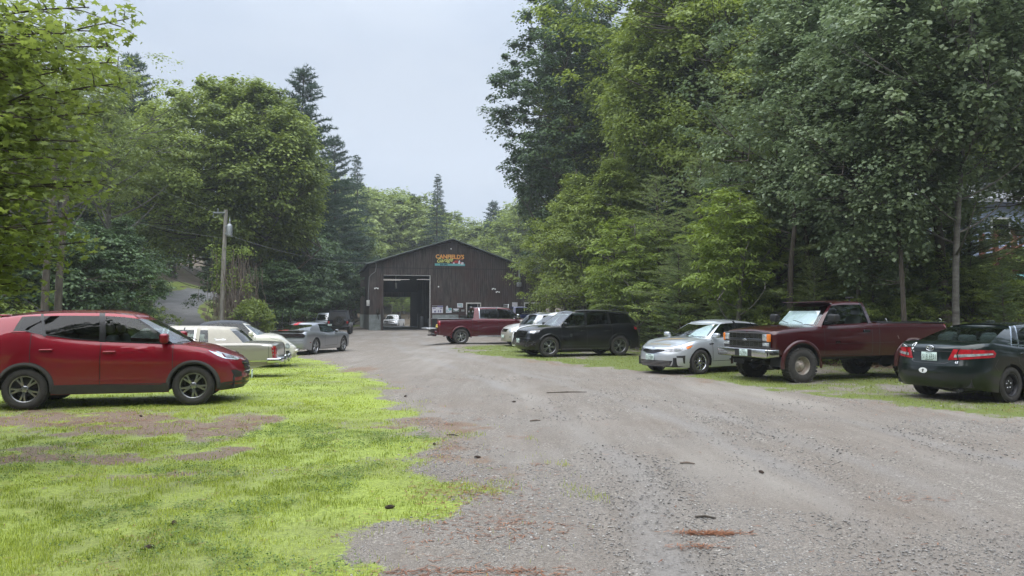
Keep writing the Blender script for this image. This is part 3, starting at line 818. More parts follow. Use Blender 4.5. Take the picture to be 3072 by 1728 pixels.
        xt, yt_, zt_ = X[:, -1], Y[:, -1], Z[:, -1]
        TP = np.stack([xt[:, None] + 0 * DECKJ[None], yt_[:, None] * DECKJ[None], zt_[:, None] + s.rcrown * (np.abs(yt_) / yt)[:, None] * (1 - np.abs(DECKJ[None])**2.0)], -1)
        oT = addgrid(TP); nj = len(DECKJ)
        for k in range(nK - 1):
            for j in range(nj - 1):
                a = k * nj + j
                key = 'vinyl_roof' if g.get('allvinyl') or (g.get('vinyl') and xt[k] < g['vinyl']) else 'roof'
                put(key, (oT + a, oT + a + nj, oT + a + nj + 1, oT + a + 1))
    def finish(s):
        V = np.concatenate(s.V)
        allf = [f for k, fs in s.parts.items() for f in fs]
        s.bvh = BVHTree.FromPolygons([tuple(v) for v in V], [tuple(int(i) for i in f) for f in allf])
        g = s.gh or {}
        mats = {'pillar': M['trimblack'], 'trim': M['chrome'], 'vinyl_roof': g.get('vinylmat', M['black']), 'windshield': g.get('wmat', M['glass_front']), 'rear_window': g.get('bmat', M['glass'])}
        s.obj = {}
        bodyobj = None
        keys = sorted(s.parts, key=lambda k: k != 'body')
        for k in keys:
            F = np.array(s.parts[k]); u, inv = np.unique(F, return_inverse=True)
            Vk = V[u].copy(); Fk = inv.reshape(F.shape)
            mt = mats.get(k, s.paintm)
            nm = k
            if k[:6] == 'pillar': nm, mt = 'pillar', mats['pillar']
            if k[:4] == 'trim': nm, mt = 'trim', mats['trim']
            if k.startswith('side'):
                nm = 'side_window'; mt = g.get('smat', M['glass']) if k[4] == 'S' else M['glass_dark']
            if k.startswith('door'): nm = 'door'
            # drop exact duplicates / degenerate quads
            me = bpy.data.meshes.new(nm)
            me.from_pydata([tuple(v) for v in Vk], [], [tuple(int(i) for i in f) for f in Fk])
            bm = bmesh.new(); bm.from_mesh(me)
            bmesh.ops.remove_doubles(bm, verts=bm.verts, dist=1e-4); bmesh.ops.dissolve_degenerate(bm, dist=1e-5, edges=bm.edges)
            for f in bm.faces: f.smooth = True
            bm.to_mesh(me); bm.free()
            me.set_sharp_from_angle(angle=R(42))
            s.obj[k] = link(nm, me, mt, s.root)
        s.body = s.obj['body']
    # -------------------------------------------------------------- things laid on the skin
    def panel(s, name, mt, pts, d, off=.004, step=.09, parent=None, tris=None, up=(0, 0, 1)):
        """polygon of rough 3d points, laid on the body looking along -d; d is the way the surface faces"""
        d = Vector(d).normalized(); U = Vector(up).cross(d)
        if U.length < 1e-4: U = Vector((0, 1, 0))
        U.normalize(); Wv = d.cross(U)
        P3 = [Vector(p) for p in pts]; dep = sum(p.dot(d) for p in P3) / len(P3)
        if tris is None:
            P2 = [Vector((p.dot(U), p.dot(Wv))) for p in P3]
            n = len(P2); dense = []
            for i in range(n):
                a, b = P2[i], P2[(i + 1) % n]; m = max(1, int((b - a).length / step))
                dense += [a.lerp(b, k / m) for k in range(m)]
            inner = []
            x0, x1 = min(p.x for p in P2), max(p.x for p in P2); y0, y1 = min(p.y for p in P2), max(p.y for p in P2)
            def inside(q):
                c = False
                for i in range(n):
                    a, b = P2[i], P2[i - 1]
                    if (a.y > q.y) != (b.y > q.y) and q.x < (b.x - a.x) * (q.y - a.y) / (b.y - a.y) + a.x: c = not c
                return c
            gx = x0 + step * .5
            while gx < x1:
                gy = y0 + step * .5
                while gy < y1:
                    q = Vector((gx, gy))
                    if inside(q) and min((q - e).length for e in dense) > step * .4: inner.append(q)
                    gy += step
                gx += step
            r_ = delaunay_2d_cdt(dense + inner, [], [list(range(len(dense)))], 1, 1e-5)
            v2, fs = r_[0], r_[2]
        else: v2, fs = tris
        vs = []
        for q in v2:
            base = U * q.x + Wv * q.y
            h = s.bvh.ray_cast(base + d * (dep + 1.2), -d, 2.6)
            if h[0] is None:
                h = s.bvh.find_nearest(base + d * dep)
                vs.append(h[0] + d * off)
            else:
                nn = h[1] if h[1].dot(d) > 0 else -h[1]
                vs.append(h[0] + nn * off)
        me = bpy.data.meshes.new(name); me.from_pydata(vs, [], [tuple(f) for f in fs])
        for p in me.polygons: p.use_smooth = True
        me.update()
        return link(name, me, mt, parent or s.root)
    def both(s, name, mt, pts, d, **k):
        a = s.panel(name, mt, pts, d, **k)
        b = s.panel(name, mt, [(p[0], -p[1], p[2]) for p in pts], (d[0], -d[1], d[2]), **k)
        return a, b
    def line(s, name, mt, pts, d, w=.008, off=.003, parent=None):
        """thin ribbon following points on the skin"""
        d = Vector(d).normalized(); vs, fs = [], []
        P = []
        for a, b in zip(pts[:-1], pts[1:]):
            a, b = Vector(a), Vector(b); m = max(1, int((b - a).length / .06)); P += [a.lerp(b, k / m) for k in range(m)]
        P.append(Vector(pts[-1]))
        for i, p in enumerate(P):
            t = (P[min(i + 1, len(P) - 1)] - P[max(i - 1, 0)]); sd_ = t.cross(d); sd_ = sd_.normalized() if sd_.length > 1e-6 else Vector((0, 0, 1))
            for sg in (-1, 1):
                q = p + sd_ * (w / 2 * sg); h = s.bvh.ray_cast(q + d * 1.2, -d, 2.6)
                if h[0] is None: h = s.bvh.find_nearest(q)
                nn = h[1] if h[1].dot(d) > 0 else -h[1]
                vs.append(h[0] + nn * off)
        fs = [(2 * i, 2 * i + 1, 2 * i + 3, 2 * i + 2) for i in range(len(P) - 1)]
        me = bpy.data.meshes.new(name); me.from_pydata(vs, [], fs); me.update()
        return link(name, me, mt, parent or s.root)
    def at(s, p, d, off=0.0):
        d = Vector(d).normalized(); h = s.bvh.ray_cast(Vector(p) + d * 1.5, -d, 3)
        return (h[0] + d * off) if h[0] is not None else Vector(p)
    def seams(s, extra=()):
        for i, dd in enumerate(s.doors):
            for sd_ in (1, -1):
                k = 'door%d%s' % (i, 'L' if sd_ > 0 else 'R')
                if k not in s.obj: continue
                dr = s.obj[k]
                z0 = s.sill + (dd[3] if len(dd) > 3 else .16); zt0, zt1 = s.deckf(dd[0]) - .02, s.deckf(dd[1]) - .02
                zb1 = z0
                for a in s.ax:
                    if abs(dd[1] - a) < s.ra + .06: zb1 = s.r + math.sqrt(max((s.ra + .06)**2 - (dd[1] - a)**2, 0))
                y = s.Wh * sd_
                pts = [(dd[0], y, zt0), (dd[0], y, z0)]
                if zb1 > z0 + .05:
                    a = min(s.ax, key=lambda q: abs(q - dd[1])); th0 = math.asin(min((z0 - s.r) / (s.ra + .06), 1)) if z0 > s.r else 0
                    x0 = a + (s.ra + .06) * math.cos(th0) * (1 if dd[1] > a - .5 else -1)
                    th1 = math.acos(max(-1, min(1, (dd[1] - a) / (s.ra + .06))))
                    pts += [(a + (s.ra + .06) * math.cos(t), y, max(s.r + (s.ra + .06) * math.sin(t), z0)) for t in np.linspace(th0, th1, 8)]
                else: pts.append((dd[1], y, z0))
                pts.append((dd[1], y, zt1))
                s.line('door_seam', M['black'], pts, (0, sd_, 0), .012, .003, parent=dr)
    def handle(s, i, x, z, mt, w=.17, h=.03, sides=(1, -1)):
        for sd_ in sides:
            k = 'door%d%s' % (i, 'L' if sd_ > 0 else 'R')
            p = s.at((x, s.Wh * sd_, z), (0, sd_, 0))
            b = MB(); b.rbox(p.x - w / 2, p.x + w / 2, p.y - .01, p.y + .03, p.z - h / 2, p.z + h / 2, .012) if sd_ > 0 else b.rbox(p.x - w / 2, p.x + w / 2, p.y - .03, p.y + .01, p.z - h / 2, p.z + h / 2, .012)
            b.build('door_handle', mt, s.obj.get(k, s.root))
    def mirror(s, x, z, mt, y=None, sz=(.10, .2, .14), sides=(1, -1)):
        y = y or s.Wh
        for sd_ in sides:
            b = MB()
            b.rbox(x - sz[0] / 2, x + sz[0] / 2, sd_ * (y + .02), sd_ * (y + .02 + sz[1]), z, z + sz[2], .045, seg=3)
            b.tube([(x + .02, sd_ * (y - .1), z + .0), (x, sd_ * (y + .06), z + .04)], .02, 6)
            o = b.build('side_mirror', mt, s.root)
            MB().box(x - sz[0] / 2 - .003, x - sz[0] / 2 - .002, sd_ * (y + .045), sd_ * (y + sz[1]), z + .02, z + sz[2] - .02).build('mirror_glass', M['chrome'], o)
    def wheels(s, rr, style, tyre=None, dish=.0, rimmat=None, mud=False, track=None, bothsides=True):
        r, wt = s.r, s.wt; tm = wheel_meshes(r, wt, rr, style, mud)
        yt = (track or s.Wh - .03) - wt / 2
        for a in s.ax:
            for sd_ in (1, -1):
                w = bpy.data.objects.new('wheel', tm[0]); COL.objects.link(w); w.parent = s.root
                w.location = (a, sd_ * yt, r); w.rotation_euler = (0, random.Random(hash((s.name, a, sd_)) & 255).random() * 2, 0 if sd_ > 0 else math.pi)
                q = bpy.data.objects.new('rim', tm[1]); COL.objects.link(q); q.parent = w
                if rimmat:
                    q.material_slots[0].link = 'OBJECT'; q.material_slots[0].material = rimmat
    def chassis(s, seats=2, seatmat=None, floor=None, dash=True, rows=None):
        """dark liners in the arches, floor, seats, dashboard, steering wheel"""
        b = MB(); r, ra = s.r, s.ra
        z0 = s.sill + .03
        b.box(s.ax[1] - ra - .02 if s.ax[1] - ra > s.xR + .15 else s.xR + .12, s.ax[0] + ra + .02, -s.Wh + s.wt + .12, s.Wh - s.wt - .12, z0, z0 + .32)
        b.box(s.ax[1] + ra + .01, s.ax[0] - ra - .01, -s.Wh * .9, s.Wh * .9, z0, z0 + .2)
        b.box(s.xR + .15, s.ax[1] - ra - .02, -s.Wh * .8, s.Wh * .8, max(s.zR, z0) + .03, max(s.zR, z0) + .2)
        b.box(s.ax[0] + ra + .02, s.xF - .2, -s.Wh * .75, s.Wh * .75, s.zF + .03, s.zF + .25)
        for a in s.ax:
            for sd_ in (1, -1):
                th = np.linspace(-.05, math.pi + .05, 13); n = len(th)
                y1, y0 = sd_ * (s.Wh * .955), sd_ * (s.Wh - s.wt - .2)
                P = [(a + (ra + .012) * math.cos(t), y1, r + (ra + .012) * math.sin(t)) for t in th] + [(a + (ra + .012) * math.cos(t), y0, r + (ra + .012) * math.sin(t)) for t in th]
                b.add(P, [(k, k + 1, n + k + 1, n + k) for k in range(n - 1)], 0, True)
                b.add([P[n + k] for k in range(n)], [list(range(n))])
            b.tube([(a, -s.Wh + .25, r), (a, s.Wh - .25, r)], .05, 8)
        b.build('underbody', M['black'], s.root)
        if not s.gh: return
        g = s.gh; zs = s.sill + .12
        sm_ = seatmat or M['seat_grey']; xs = rows or ([.25, -.62] if seats == 2 else [.1])
        bb = MB(); bb.box(g['xb'] + .1, g['xw'] - .35, -s.Wh * .84, s.Wh * .84, zs, zs + .08)
        zd = float(s.deckf(g['xw'] - .4))
        bb.rbox(g['xw'] - .75, g['xw'] - .16, -g['yb'] * .93, g['yb'] * .93, zd - .3, zd + .02, .05)
        if not s.bed: bb.box(g['xb'] + .35, xs[-1] - .3, -g['yb'] * .9, g['yb'] * .9, zd - .25, zd - .02)
        # inner door cards
        for sd_ in (1, -1): bb.box(g['xb'] + .15, g['xw'] - .5, sd_ * g['yb'] * .93, sd_ * g['yb'] * .955, zs, zd - .03)
        bb.build('cabin_lining', M['interior'], s.root)
        ztop = float(s.rooff(xs[0])) - .33
        for k, x in enumerate(xs):
            for sd_ in ((1, -1) if k == 0 or len(xs) == 2 else (1, -1)):
                q = MB(); yy = sd_ * s.Wh * .42
                q.rbox(x - .25, x + .28, yy - .25, yy + .25, zs + .18, zs + .36, .07)
                Mx = Matrix.Translation((x - .22, yy, zs + .3)) @ Matrix.Rotation(R(-14), 4, 'Y')
                q.rbox(-.07, .07, -.24, .24, 0, max(ztop - zs - .3, .3), .06, M=Mx)
                st = q.build('seat', sm_, s.root)
                h_ = MB(); h_.rbox(-.06, .06, -.13, .13, max(ztop - zs - .3, .3) + .03, max(ztop - zs - .3, .3) + .2, .05, M=Mx); h_.build('headrest', sm_, st)
        w_ = MB()
        Mx = Matrix.Translation((xs[0] + .42, s.Wh * .42, zd - .02)) @ Matrix.Rotation(R(-65), 4, 'Y')
        pts = [Mx @ Vector((.18 * math.cos(t), .18 * math.sin(t), 0)) for t in np.linspace(0, 2 * math.pi, 21)]
        w_.tube(pts, .014, 6, cap=False); w_.tube([Mx @ Vector((0, -.17, 0)), Mx @ Vector((0, .17, 0))], .015, 5)
        w_.build('steering_wheel', M['black'], s.root)
    def archtrim(s, mt, w=.06, off=.012, name='wheel_arch_trim', full=True):
        for a in s.ax:
            for sd_ in (1, -1):
                th = np.linspace(-.12 if full else 0, math.pi + (.12 if full else 0), 23); vs = []
                for t in th:
                    for rr in (s.ra - .004, s.ra + w * .5, s.ra + w):
                        p = Vector((a + rr * math.cos(t), sd_ * s.Wh, s.r + rr * math.sin(t)))
                        h = s.bvh.ray_cast(p + Vector((0, sd_ * .6, 0)), Vector((0, -sd_, 0)), 1.0)
                        y = h[0].y if h[0] is not None else sd_ * s.Wh * .97
                        if rr < s.ra: y = sd_ * s.Wh * .985
                        o = off * (1.0 if rr < s.ra + w * .9 else .3)
                        vs.append((p.x, y + sd_ * o, p.z))
                n = len(th)
                fs = [(3 * k + q, 3 * k + q + 1, 3 * k + q + 4, 3 * k + q + 3) for k in range(n - 1) for q in (0, 1)]
                # inner lip
                m0 = len(vs); vs += [(vs[3 * k][0], vs[3 * k][1] - sd_ * .05, vs[3 * k][2]) for k in range(n)]
                fs += [(3 * k, 3 * k + 3, m0 + k + 1, m0 + k) for k in range(n - 1)]
                me = bpy.data.meshes.new(name); me.from_pydata(vs, [], fs)
                for p in me.polygons: p.use_smooth = True
                me.update(); link(name, me, mt, s.root)
    def plate(s, x, y, z, rz, text=None, sub=None, parent=None, h=.155, w=.305, lean=0):
        """licence plate; rz = direction it faces"""
        o = empty('licence_plate', (x, y, z), rz); o.parent = parent or s.root
        o.rotation_euler = (0, lean, rz)
        b = MB(); b.rbox(-.004, .004, -w / 2, w / 2, -h / 2, h / 2, .003); b.build('plate_panel', M['plate'], o)
        if text:
            tv, tf = text_tris(text, h * .55, w * .86)
            vs = [(.0065, q[0], q[1] - h * .03) for q in tv]
            me = bpy.data.meshes.new('plate_number'); me.from_pydata(vs, [], tf); me.update(); link('plate_number', me, M['plate_ink'], o)
        b = MB(); b.box(.0055, .0062, -w * .2, w * .2, h * .36, h * .43); b.box(.0055, .0062, -w * .26, w * .26, -h * .43, -h * .36); b.build('plate_motto', M['plate_ink'], o)
        return o
    def put(s, x, y, rz, z=0., pitch=0.):
        s.root.location = (x, y, z); s.root.rotation_euler = (0, R(pitch), R(rz))

_WM = {}
def wheel_meshes(r, wt, rr, style, mud=False):
    key = (r, wt, rr, style, mud)
    if key in _WM: return _WM[key]
    h = wt / 2; b = MB()
    b.lathe([(rr, -h * .9), (rr + .012, -h * .98), (rr + (r - rr) * .5, -h * 1.04), (r - .022, -h * .93), (r - .004, -h * .78), (r, -h * .4), (r, h * .4), (r - .004, h * .78), (r - .022, h * .93), (rr + (r - rr) * .5, h * 1.04), (rr + .012, h * .98), (rr, h * .9)], 48)
    n = 60 if not mud else 34
    for k in range(n):        # tread blocks
        for row in (-1, 0, 1) if not mud else (-1, 1):
            a = 2 * math.pi * (k + .5 * (row != 0)) / n
            Mx = Matrix.Rotation(-a, 4, 'Y') @ Matrix.Translation((r, 0, 0))
            e = .006 if not mud else .016
            L = r * math.pi / n * .72
            if mud: b.box(-.03, e, row * h * .98 if row < 0 else h * .12, -h * .12 if row < 0 else h * .98, -L, L, M=Mx)
            else: b.box(-.01, e * .5, row * h * .6 - h * .25, row * h * .6 + h * .25, -L, L, M=Mx)
    to = b.build('tyre', M['rubber']); tm = to.data; bpy.data.objects.remove(to)
    q = MB(); f = h * .82
    q.lathe([(rr + .004, -h * .9), (rr + .006, f), (rr - .012, f + .008), (rr - .022, f - .01), (rr - .03, f - .05), (rr - .035, 0), (rr - .035, -h * .9)], 48)
    q.lathe([(.001, -.02), (rr * .62, -.02), (rr * .62, 0.0), (rr * .2, .0)], 32, mi=1)   # brake disc behind the spokes
    q.lathe([(.0, -.04), (rr - .03, -.04)], 32, mi=1)
    def spoke(a, w0, w1, r0=.03, r1=None, y0=None, y1=None, tw=0):
        r1 = r1 or rr - .018; y0 = f - .02 if y0 is None else y0; y1 = f - .012 if y1 is None else y1
        vs = []
        for rad, ww, yy, ang in ((r0, w0, y0, a), ((r0 + r1) / 2, (w0 + w1) / 2, (y0 + y1) / 2 + .008, a + tw * .5), (r1, w1, y1, a + tw)):
            c, s_ = math.cos(ang), math.sin(ang)
            for dy, sc in ((0, 1), (-.0, -1)): vs.append((rad * c - s_ * ww / 2 * sc, yy, rad * s_ + c * ww / 2 * sc))
            for dy, sc in ((0, 1), (-.0, -1)): vs.append((rad * c - s_ * ww * .7 * sc, yy - .03, rad * s_ + c * ww * .7 * sc))
        fs = []
        for k in (0, 4): fs += [(k, k + 1, k + 5, k + 4), (k, k + 4, k + 6, k + 2), (k + 1, k + 3, k + 7, k + 5), (k + 2, k + 6, k + 7, k + 3)]
        q.add(vs, fs)
    kind, n = style
    if kind == 'split':
        for k in range(n):
            a = 2 * math.pi * k / n
            spoke(a - .06, .028, .03, tw=-.13); spoke(a + .06, .028, .03, tw=.13)
    elif kind == 'star':
        for k in range(n): spoke(2 * math.pi * k / n, .07, .045)
    elif kind == 'multi':
        for k in range(n): spoke(2 * math.pi * k / n, .035, .03)
    elif kind == 'steel':
        q.lathe([(rr - .025, f - .05), (rr * .84, f - .075), (rr * .72, f - .055), (rr * .5, f - .03), (rr * .34, f - .045), (rr * .3, f - .05), (.0, f - .05)], 48)
        for k in range(n):
            a = 2 * math.pi * k / n
            q.lathe([(.001, .0), (.017, .0)], 10, 'y', (rr * .74 * math.cos(a), f - .05, rr * .74 * math.sin(a)), 1)
        for k in range(5): q.lathe([(.011, 0), (.011, .02), (.0, .024)], 6, 'y', (rr * .3 * math.cos(k * 1.2566), f - .05, rr * .3 * math.sin(k * 1.2566)), 2)
    elif kind == 'dish':
        q.lathe([(rr - .025, f - .01), (rr * .8, f - .10), (rr * .62, f - .115), (rr * .56, f - .06), (rr * .32, f - .05), (rr * .3, f - .02), (rr * .2, f - .01), (.0, f - .005)], 48)
        for k in range(8):
            a = k * math.pi / 4
            q.lathe([(.013, 0), (.013, .025), (.0, .03)], 6, 'y', (rr * .44 * math.cos(a), f - .06, rr * .44 * math.sin(a)), 2)
            q.lathe([(.001, .001), (.018, .001)], 10, 'y', (rr * .7 * math.cos(a + .2), f - .108, rr * .7 * math.sin(a + .2)), 1)
    if kind in ('split', 'star', 'multi'):
        q.lathe([(.062, f - .045), (.06, f - .012), (.045, f - .002), (.0, f)], 24)
        for k in range(5): q.lathe([(.009, 0), (.009, .008), (.0, .01)], 6, 'y', (.047 * math.cos(k * 1.2566), f - .008, .047 * math.sin(k * 1.2566)), 1)
    base = {'steel': M['steel_dark'], 'dish': M['steel_rust']}.get(kind, M['alloy'])
    ro = q.build('rim', [base, M['steel_dark'], M['chrome'] if kind != 'dish' else M['steel_rust']]); rm = ro.data; bpy.data.objects.remove(ro)
    _WM[key] = (tm, rm); return _WM[key]

def text_tris(txt, h, maxw=None, shear=0., bold=.0):
    """triangulated text centred at the origin, cap height about h"""
    cu = bpy.data.curves.new('lettering', 'FONT'); cu.body = txt; cu.size = h / .7; cu.align_x = 'CENTER'; cu.align_y = 'CENTER'; cu.shear = shear; cu.offset = bold
    cu.resolution_u = 3
    o = bpy.data.objects.new('lettering', cu); COL.objects.link(o)
    dg = bpy.context.evaluated_depsgraph_get(); dg.update()
    me = o.evaluated_get(dg).to_mesh()
    vs = [Vector((v.co.x, v.co.y)) for v in me.vertices]; fs = [tuple(p.vertices) for p in me.polygons]
    o.evaluated_get(dg).to_mesh_clear(); bpy.data.objects.remove(o); bpy.data.curves.remove(cu)
    if vs:
        wd = max(v.x for v in vs) - min(v.x for v in vs); k = min(1, (maxw or 1e9) / wd)
        cy = (max(v.y for v in vs) + min(v.y for v in vs)) / 2; cx = (max(v.x for v in vs) + min(v.x for v in vs)) / 2
        vs = [Vector(((v.x - cx) * k, v.y - cy)) for v in vs]
    return vs, fs

def ell(cx, cy, rx, ry, n=20): return [(cx + rx * math.cos(2 * math.pi * k / n), cy + ry * math.sin(2 * math.pi * k / n)) for k in range(n)]
P_ = {}
P_['red'] = paint('red_paint', (.20, .003, .014), .3)
P_['maroon'] = paint('maroon_paint', (.042, .003, .005), .1, dirt_amt=.45)
P_['maroon2'] = paint('dark_red_paint', (.075, .004, .012), .35, dirt_amt=.2)
P_['black'] = paint('black_paint', (.004, .0045, .005), .0, dirt_amt=.04)
P_['green'] = paint('dark_green_paint', (.004, .010, .008), .3, dirt=(.05, .047, .04), dirt_amt=.3)
P_['silver'] = paint('silver_paint', (.52, .55, .58), .55, .35, dirt_amt=.2)
P_['grey'] = paint('grey_paint', (.30, .315, .34), .6, .35, dirt_amt=.25)
P_['beige'] = paint('beige_paint', (.32, .305, .27), .35, .4, dirt=(.22, .2, .16), dirt_amt=.5)
P_['cream'] = paint('cream_paint', (.66, .64, .56), .0, .4, dirt_amt=.2)
P_['white'] = paint('white_car_paint', (.74, .75, .74), .0, .4, dirt_amt=.25)
P_['gold'] = paint('champagne_paint', (.44, .42, .37), .5, .4, dirt_amt=.3)
P_['blue'] = paint('navy_paint', (.012, .018, .07), .2, dirt_amt=.2)
M['vinyl_cream'] = mat('cream_vinyl', (.42, .39, .33), .6, noise=.08, nscale=4, bump=.3, bscale=160)
M['tan'] = mat('tan_paint', (.17, .15, .11), .4, coat=.6)
M['softtop'] = mat('soft_top', (.05, .055, .065), .75, noise=.2, nscale=5)
M['clad'] = mat('cladding', (.03, .03, .032), .6, noise=.3, nscale=7, var=(.05, .045, .04))
M['badge'] = M['chrome']

def wipers(c, xw, yb, z):
    b = MB()
    for y0, y1 in ((yb * .55, -yb * .05), (-yb * .1, -yb * .7)):
        p0 = Vector((xw - .02, y0, z + .02)); p1 = Vector((xw - .14, y1, z + .09))
        b.tube([p0, (p0 + p1) / 2 + Vector((.02, 0, .015)), p1], .008, 5)
    b.build('wiper', M['black'], c.root)

def red_suv():
    c = Car('red_suv', 'red compact SUV with a dented front door parked on the grass at the left', P_['red'],
        2.19, -2.24, .905, (1.32, -1.32), .345, .225,
        [(-2.24, .98), (-2.1, 1.10), (-1.8, 1.24), (-1.4, 1.32), (-1.0, 1.22), (-.5, 1.15), (.2, 1.11), (.8, 1.08), (1.1, 1.06), (1.4, 1.02), (1.75, .95), (2.0, .86), (2.12, .79), (2.19, .72)],
        [(-2.1, 1.52), (-1.8, 1.55), (-1.3, 1.60), (-.7, 1.625), (-.1, 1.62), (.3, 1.575), (.5, 1.53)],
        dict(xw=1.28, xwt=.42, sw=.34, xb=-2.12, xbt=-1.86, sb=.1, yb=.83, yt=.66, tlo=.05, thi=.90, bulge=.05, ap=.08,
             sides=[(1.0, .30, 'D'), (.86, .26, 'S'), (-.10, -.16, 'K'), (-.20, -.25, 'D'), (-1.02, -1.12, 'K'), (-1.07, -1.16, 'D'), (-1.52, -1.42, 'P')]),
        sill=.24, zF=.25, zR=.32, ra=.395, cf=.85, nf=2.5, cr=.6, nr=3,
        nose=[(.2, -.14), (.38, 0), (.55, .0), (.7, -.03), (.85, -.12), (1.0, -.3)], tail=[(.2, -.15), (.4, 0), (.7, -.01), (1.0, -.08), (1.3, -.14)],
        sect=[(-.3, .9), (0, .95), (.16, .985), (.3, .975), (.45, .985), (.66, 1.0), (.78, .985), (.9, .955), (1, .915)],
        doors=((.98, -.17), (-.17, -1.24)), hoodcrown=.05, rcrown=.06)
    c.chassis(seatmat=M['seat_grey'])
    c.wheels(.228, ('split', 5), rimmat=M['alloy_mid'])
    c.archtrim(M['clad'], .055, .014)
    s = c
    for sg in (1, -1):
        d = (0, sg, 0); y = .9 * sg
        s.panel('sill_cladding', M['clad'], [(.94, y, .25), (-.94, y, .25), (-.98, y, .42), (-.8, y, .40), (.8, y, .38), (.97, y, .42)], d, off=.01)
        s.panel('bumper_cladding', M['clad'], [(1.72, y, .26), (1.70, y, .36), (1.9, y * .96, .39), (2.15, y * .4, .40), (2.18, y * .25, .26)], (.6, sg * .8, 0), off=.01)
        s.panel('bumper_cladding', M['clad'], [(-1.72, y, .32), (-1.70, y, .52), (-1.95, y, .55), (-2.2, y * .5, .55), (-2.2, y * .5, .32)], (-.6, sg * .8, 0), off=.01)
        hl = s.panel('headlight', M['lamp_clear'], [(1.58, y * .95, .965), (1.75, y * .9, .955), (2.0, y * .75, .88), (2.10, y * .55, .80), (2.04, y * .62, .775), (1.85, y * .85, .81), (1.74, y * .93, .87)], (.55, sg * .8, .15), off=.006)
        s.panel('lamp_reflector', M['lamp_dark'], [(1.84, y * .86, .90), (1.98, y * .7, .865), (2.02, y * .62, .80), (1.88, y * .82, .825)], (.55, sg * .8, .15), off=.012, parent=hl)
        s.panel('fog_recess', M['black'], [(1.95, y * .82, .60), (2.03, y * .74, .60), (2.10, y * .58, .55), (2.10, y * .56, .47), (2.0, y * .74, .46)], (.7, sg * .7, 0), off=.006)
        s.panel('tail_light', M['lamp_red'], [(-2.1, y * .8, 1.12), (-1.85, y * .95, 1.16), (-1.95, y * .9, 1.02), (-2.17, y * .7, .98)], (-.7, sg * .7, 0), off=.006)
        pts = [(1.02, y, 1.085), (.6, y, 1.105), (0, y, 1.135), (-.6, y, 1.185), (-1.1, y, 1.27), (-1.4, y, 1.345)]
        s.line('window_trim', M['trimblack'], pts, d, .022, .006)
        s.line('body_crease', P_['red'], [(1.1, y, .52), (.4, y, .47), (-.3, y, .48), (-.9, y, .52)], d, .02, .006)
        s.line('fuel_seam', M['black'], [(1.35, y, .98), (1.55, y, .93)], d, .004, .002)
    # dent in the front door: crumpled little facets pressed out of the panel
    rd = random.Random(3); vs, fs = [], []
    for i in range(13):
        for j in range(5):
            x = .15 + i * .045; z = .93 + j * .028
            p = s.at((x, -.9, z), (0, -1, 0)); e = 1 if 0 < i < 12 and 0 < j < 4 else 0
            vs.append((p.x, p.y - .002 + e * rd.uniform(-.014, .004), p.z))
    fs = [(i * 5 + j, i * 5 + j + 1, i * 5 + j + 6, i * 5 + j + 5) for i in range(12) for j in range(4)]
    me = bpy.data.meshes.new('door_dent'); me.from_pydata(vs, [], fs)
    for p in me.polygons: p.use_smooth = True
    link('door_dent', me, P_['red'], s.obj['door0R'])
    s.handle(0, -.03, .955, P_['red'], .2, .035); s.handle(1, -1.0, 1.0, P_['red'], .2, .035)
    s.mirror(.86, 1.10, P_['red'], y=.84, sz=(.14, .22, .17))
    b = MB(); b.box(0.72, .99, -.855, -.835, 1.075, 1.09)
    s.both('grille', M['black'], [(2.15, 0, .75), (2.1, .42, .74), (2.12, .38, .52), (2.17, 0, .48)], (1, .15, 0))
    for z in (.70, .63, .56): s.line('grille_bar', M['chrome'], [(2.1, .44, z), (2.19, 0, z - .01), (2.1, -.44, z)], (1, 0, 0), .022, .012)
    s.panel('lower_intake', M['black'], [(2.15, .5, .44), (2.15, -.5, .44), (2.12, -.45, .30), (2.12, .45, .30)], (1, 0, 0))
    s.plate(2.235, 0, .47, 0)
    b = MB(); b.rbox(-1.98, -1.70, -.56, .56, 1.565, 1.60, .016); b.build('spoiler', P_['red'], s.root)
    b = MB(); b.tube([(-1.35, -.1, 1.67), (-1.5, -.1, 1.80), (-1.62, -.1, 1.88)], [.01, .006, .004], 5); b.rbox(-1.42, -1.28, -.14, -.06, 1.655, 1.68, .01); b.build('antenna', M['black'], s.root)
    wipers(s, 1.2, .8, 1.09)
    s.seams()
    for sg in (1, -1): s.line('roof_rail', M['trimblack'], [(.25, .60 * sg, 1.6), (-.6, .60 * sg, 1.66), (-1.7, .58 * sg, 1.6)], (0, 0, 1), .03, .012)
    s.line('hood_seam', M['black'], [(1.25, .80, 1.1), (1.7, .74, 1), (2.0, .55, .9), (2.1, 0, .84), (2.0, -.55, .9), (1.7, -.74, 1), (1.25, -.80, 1.1)], (0, 0, 1), .01, .003)
    return c

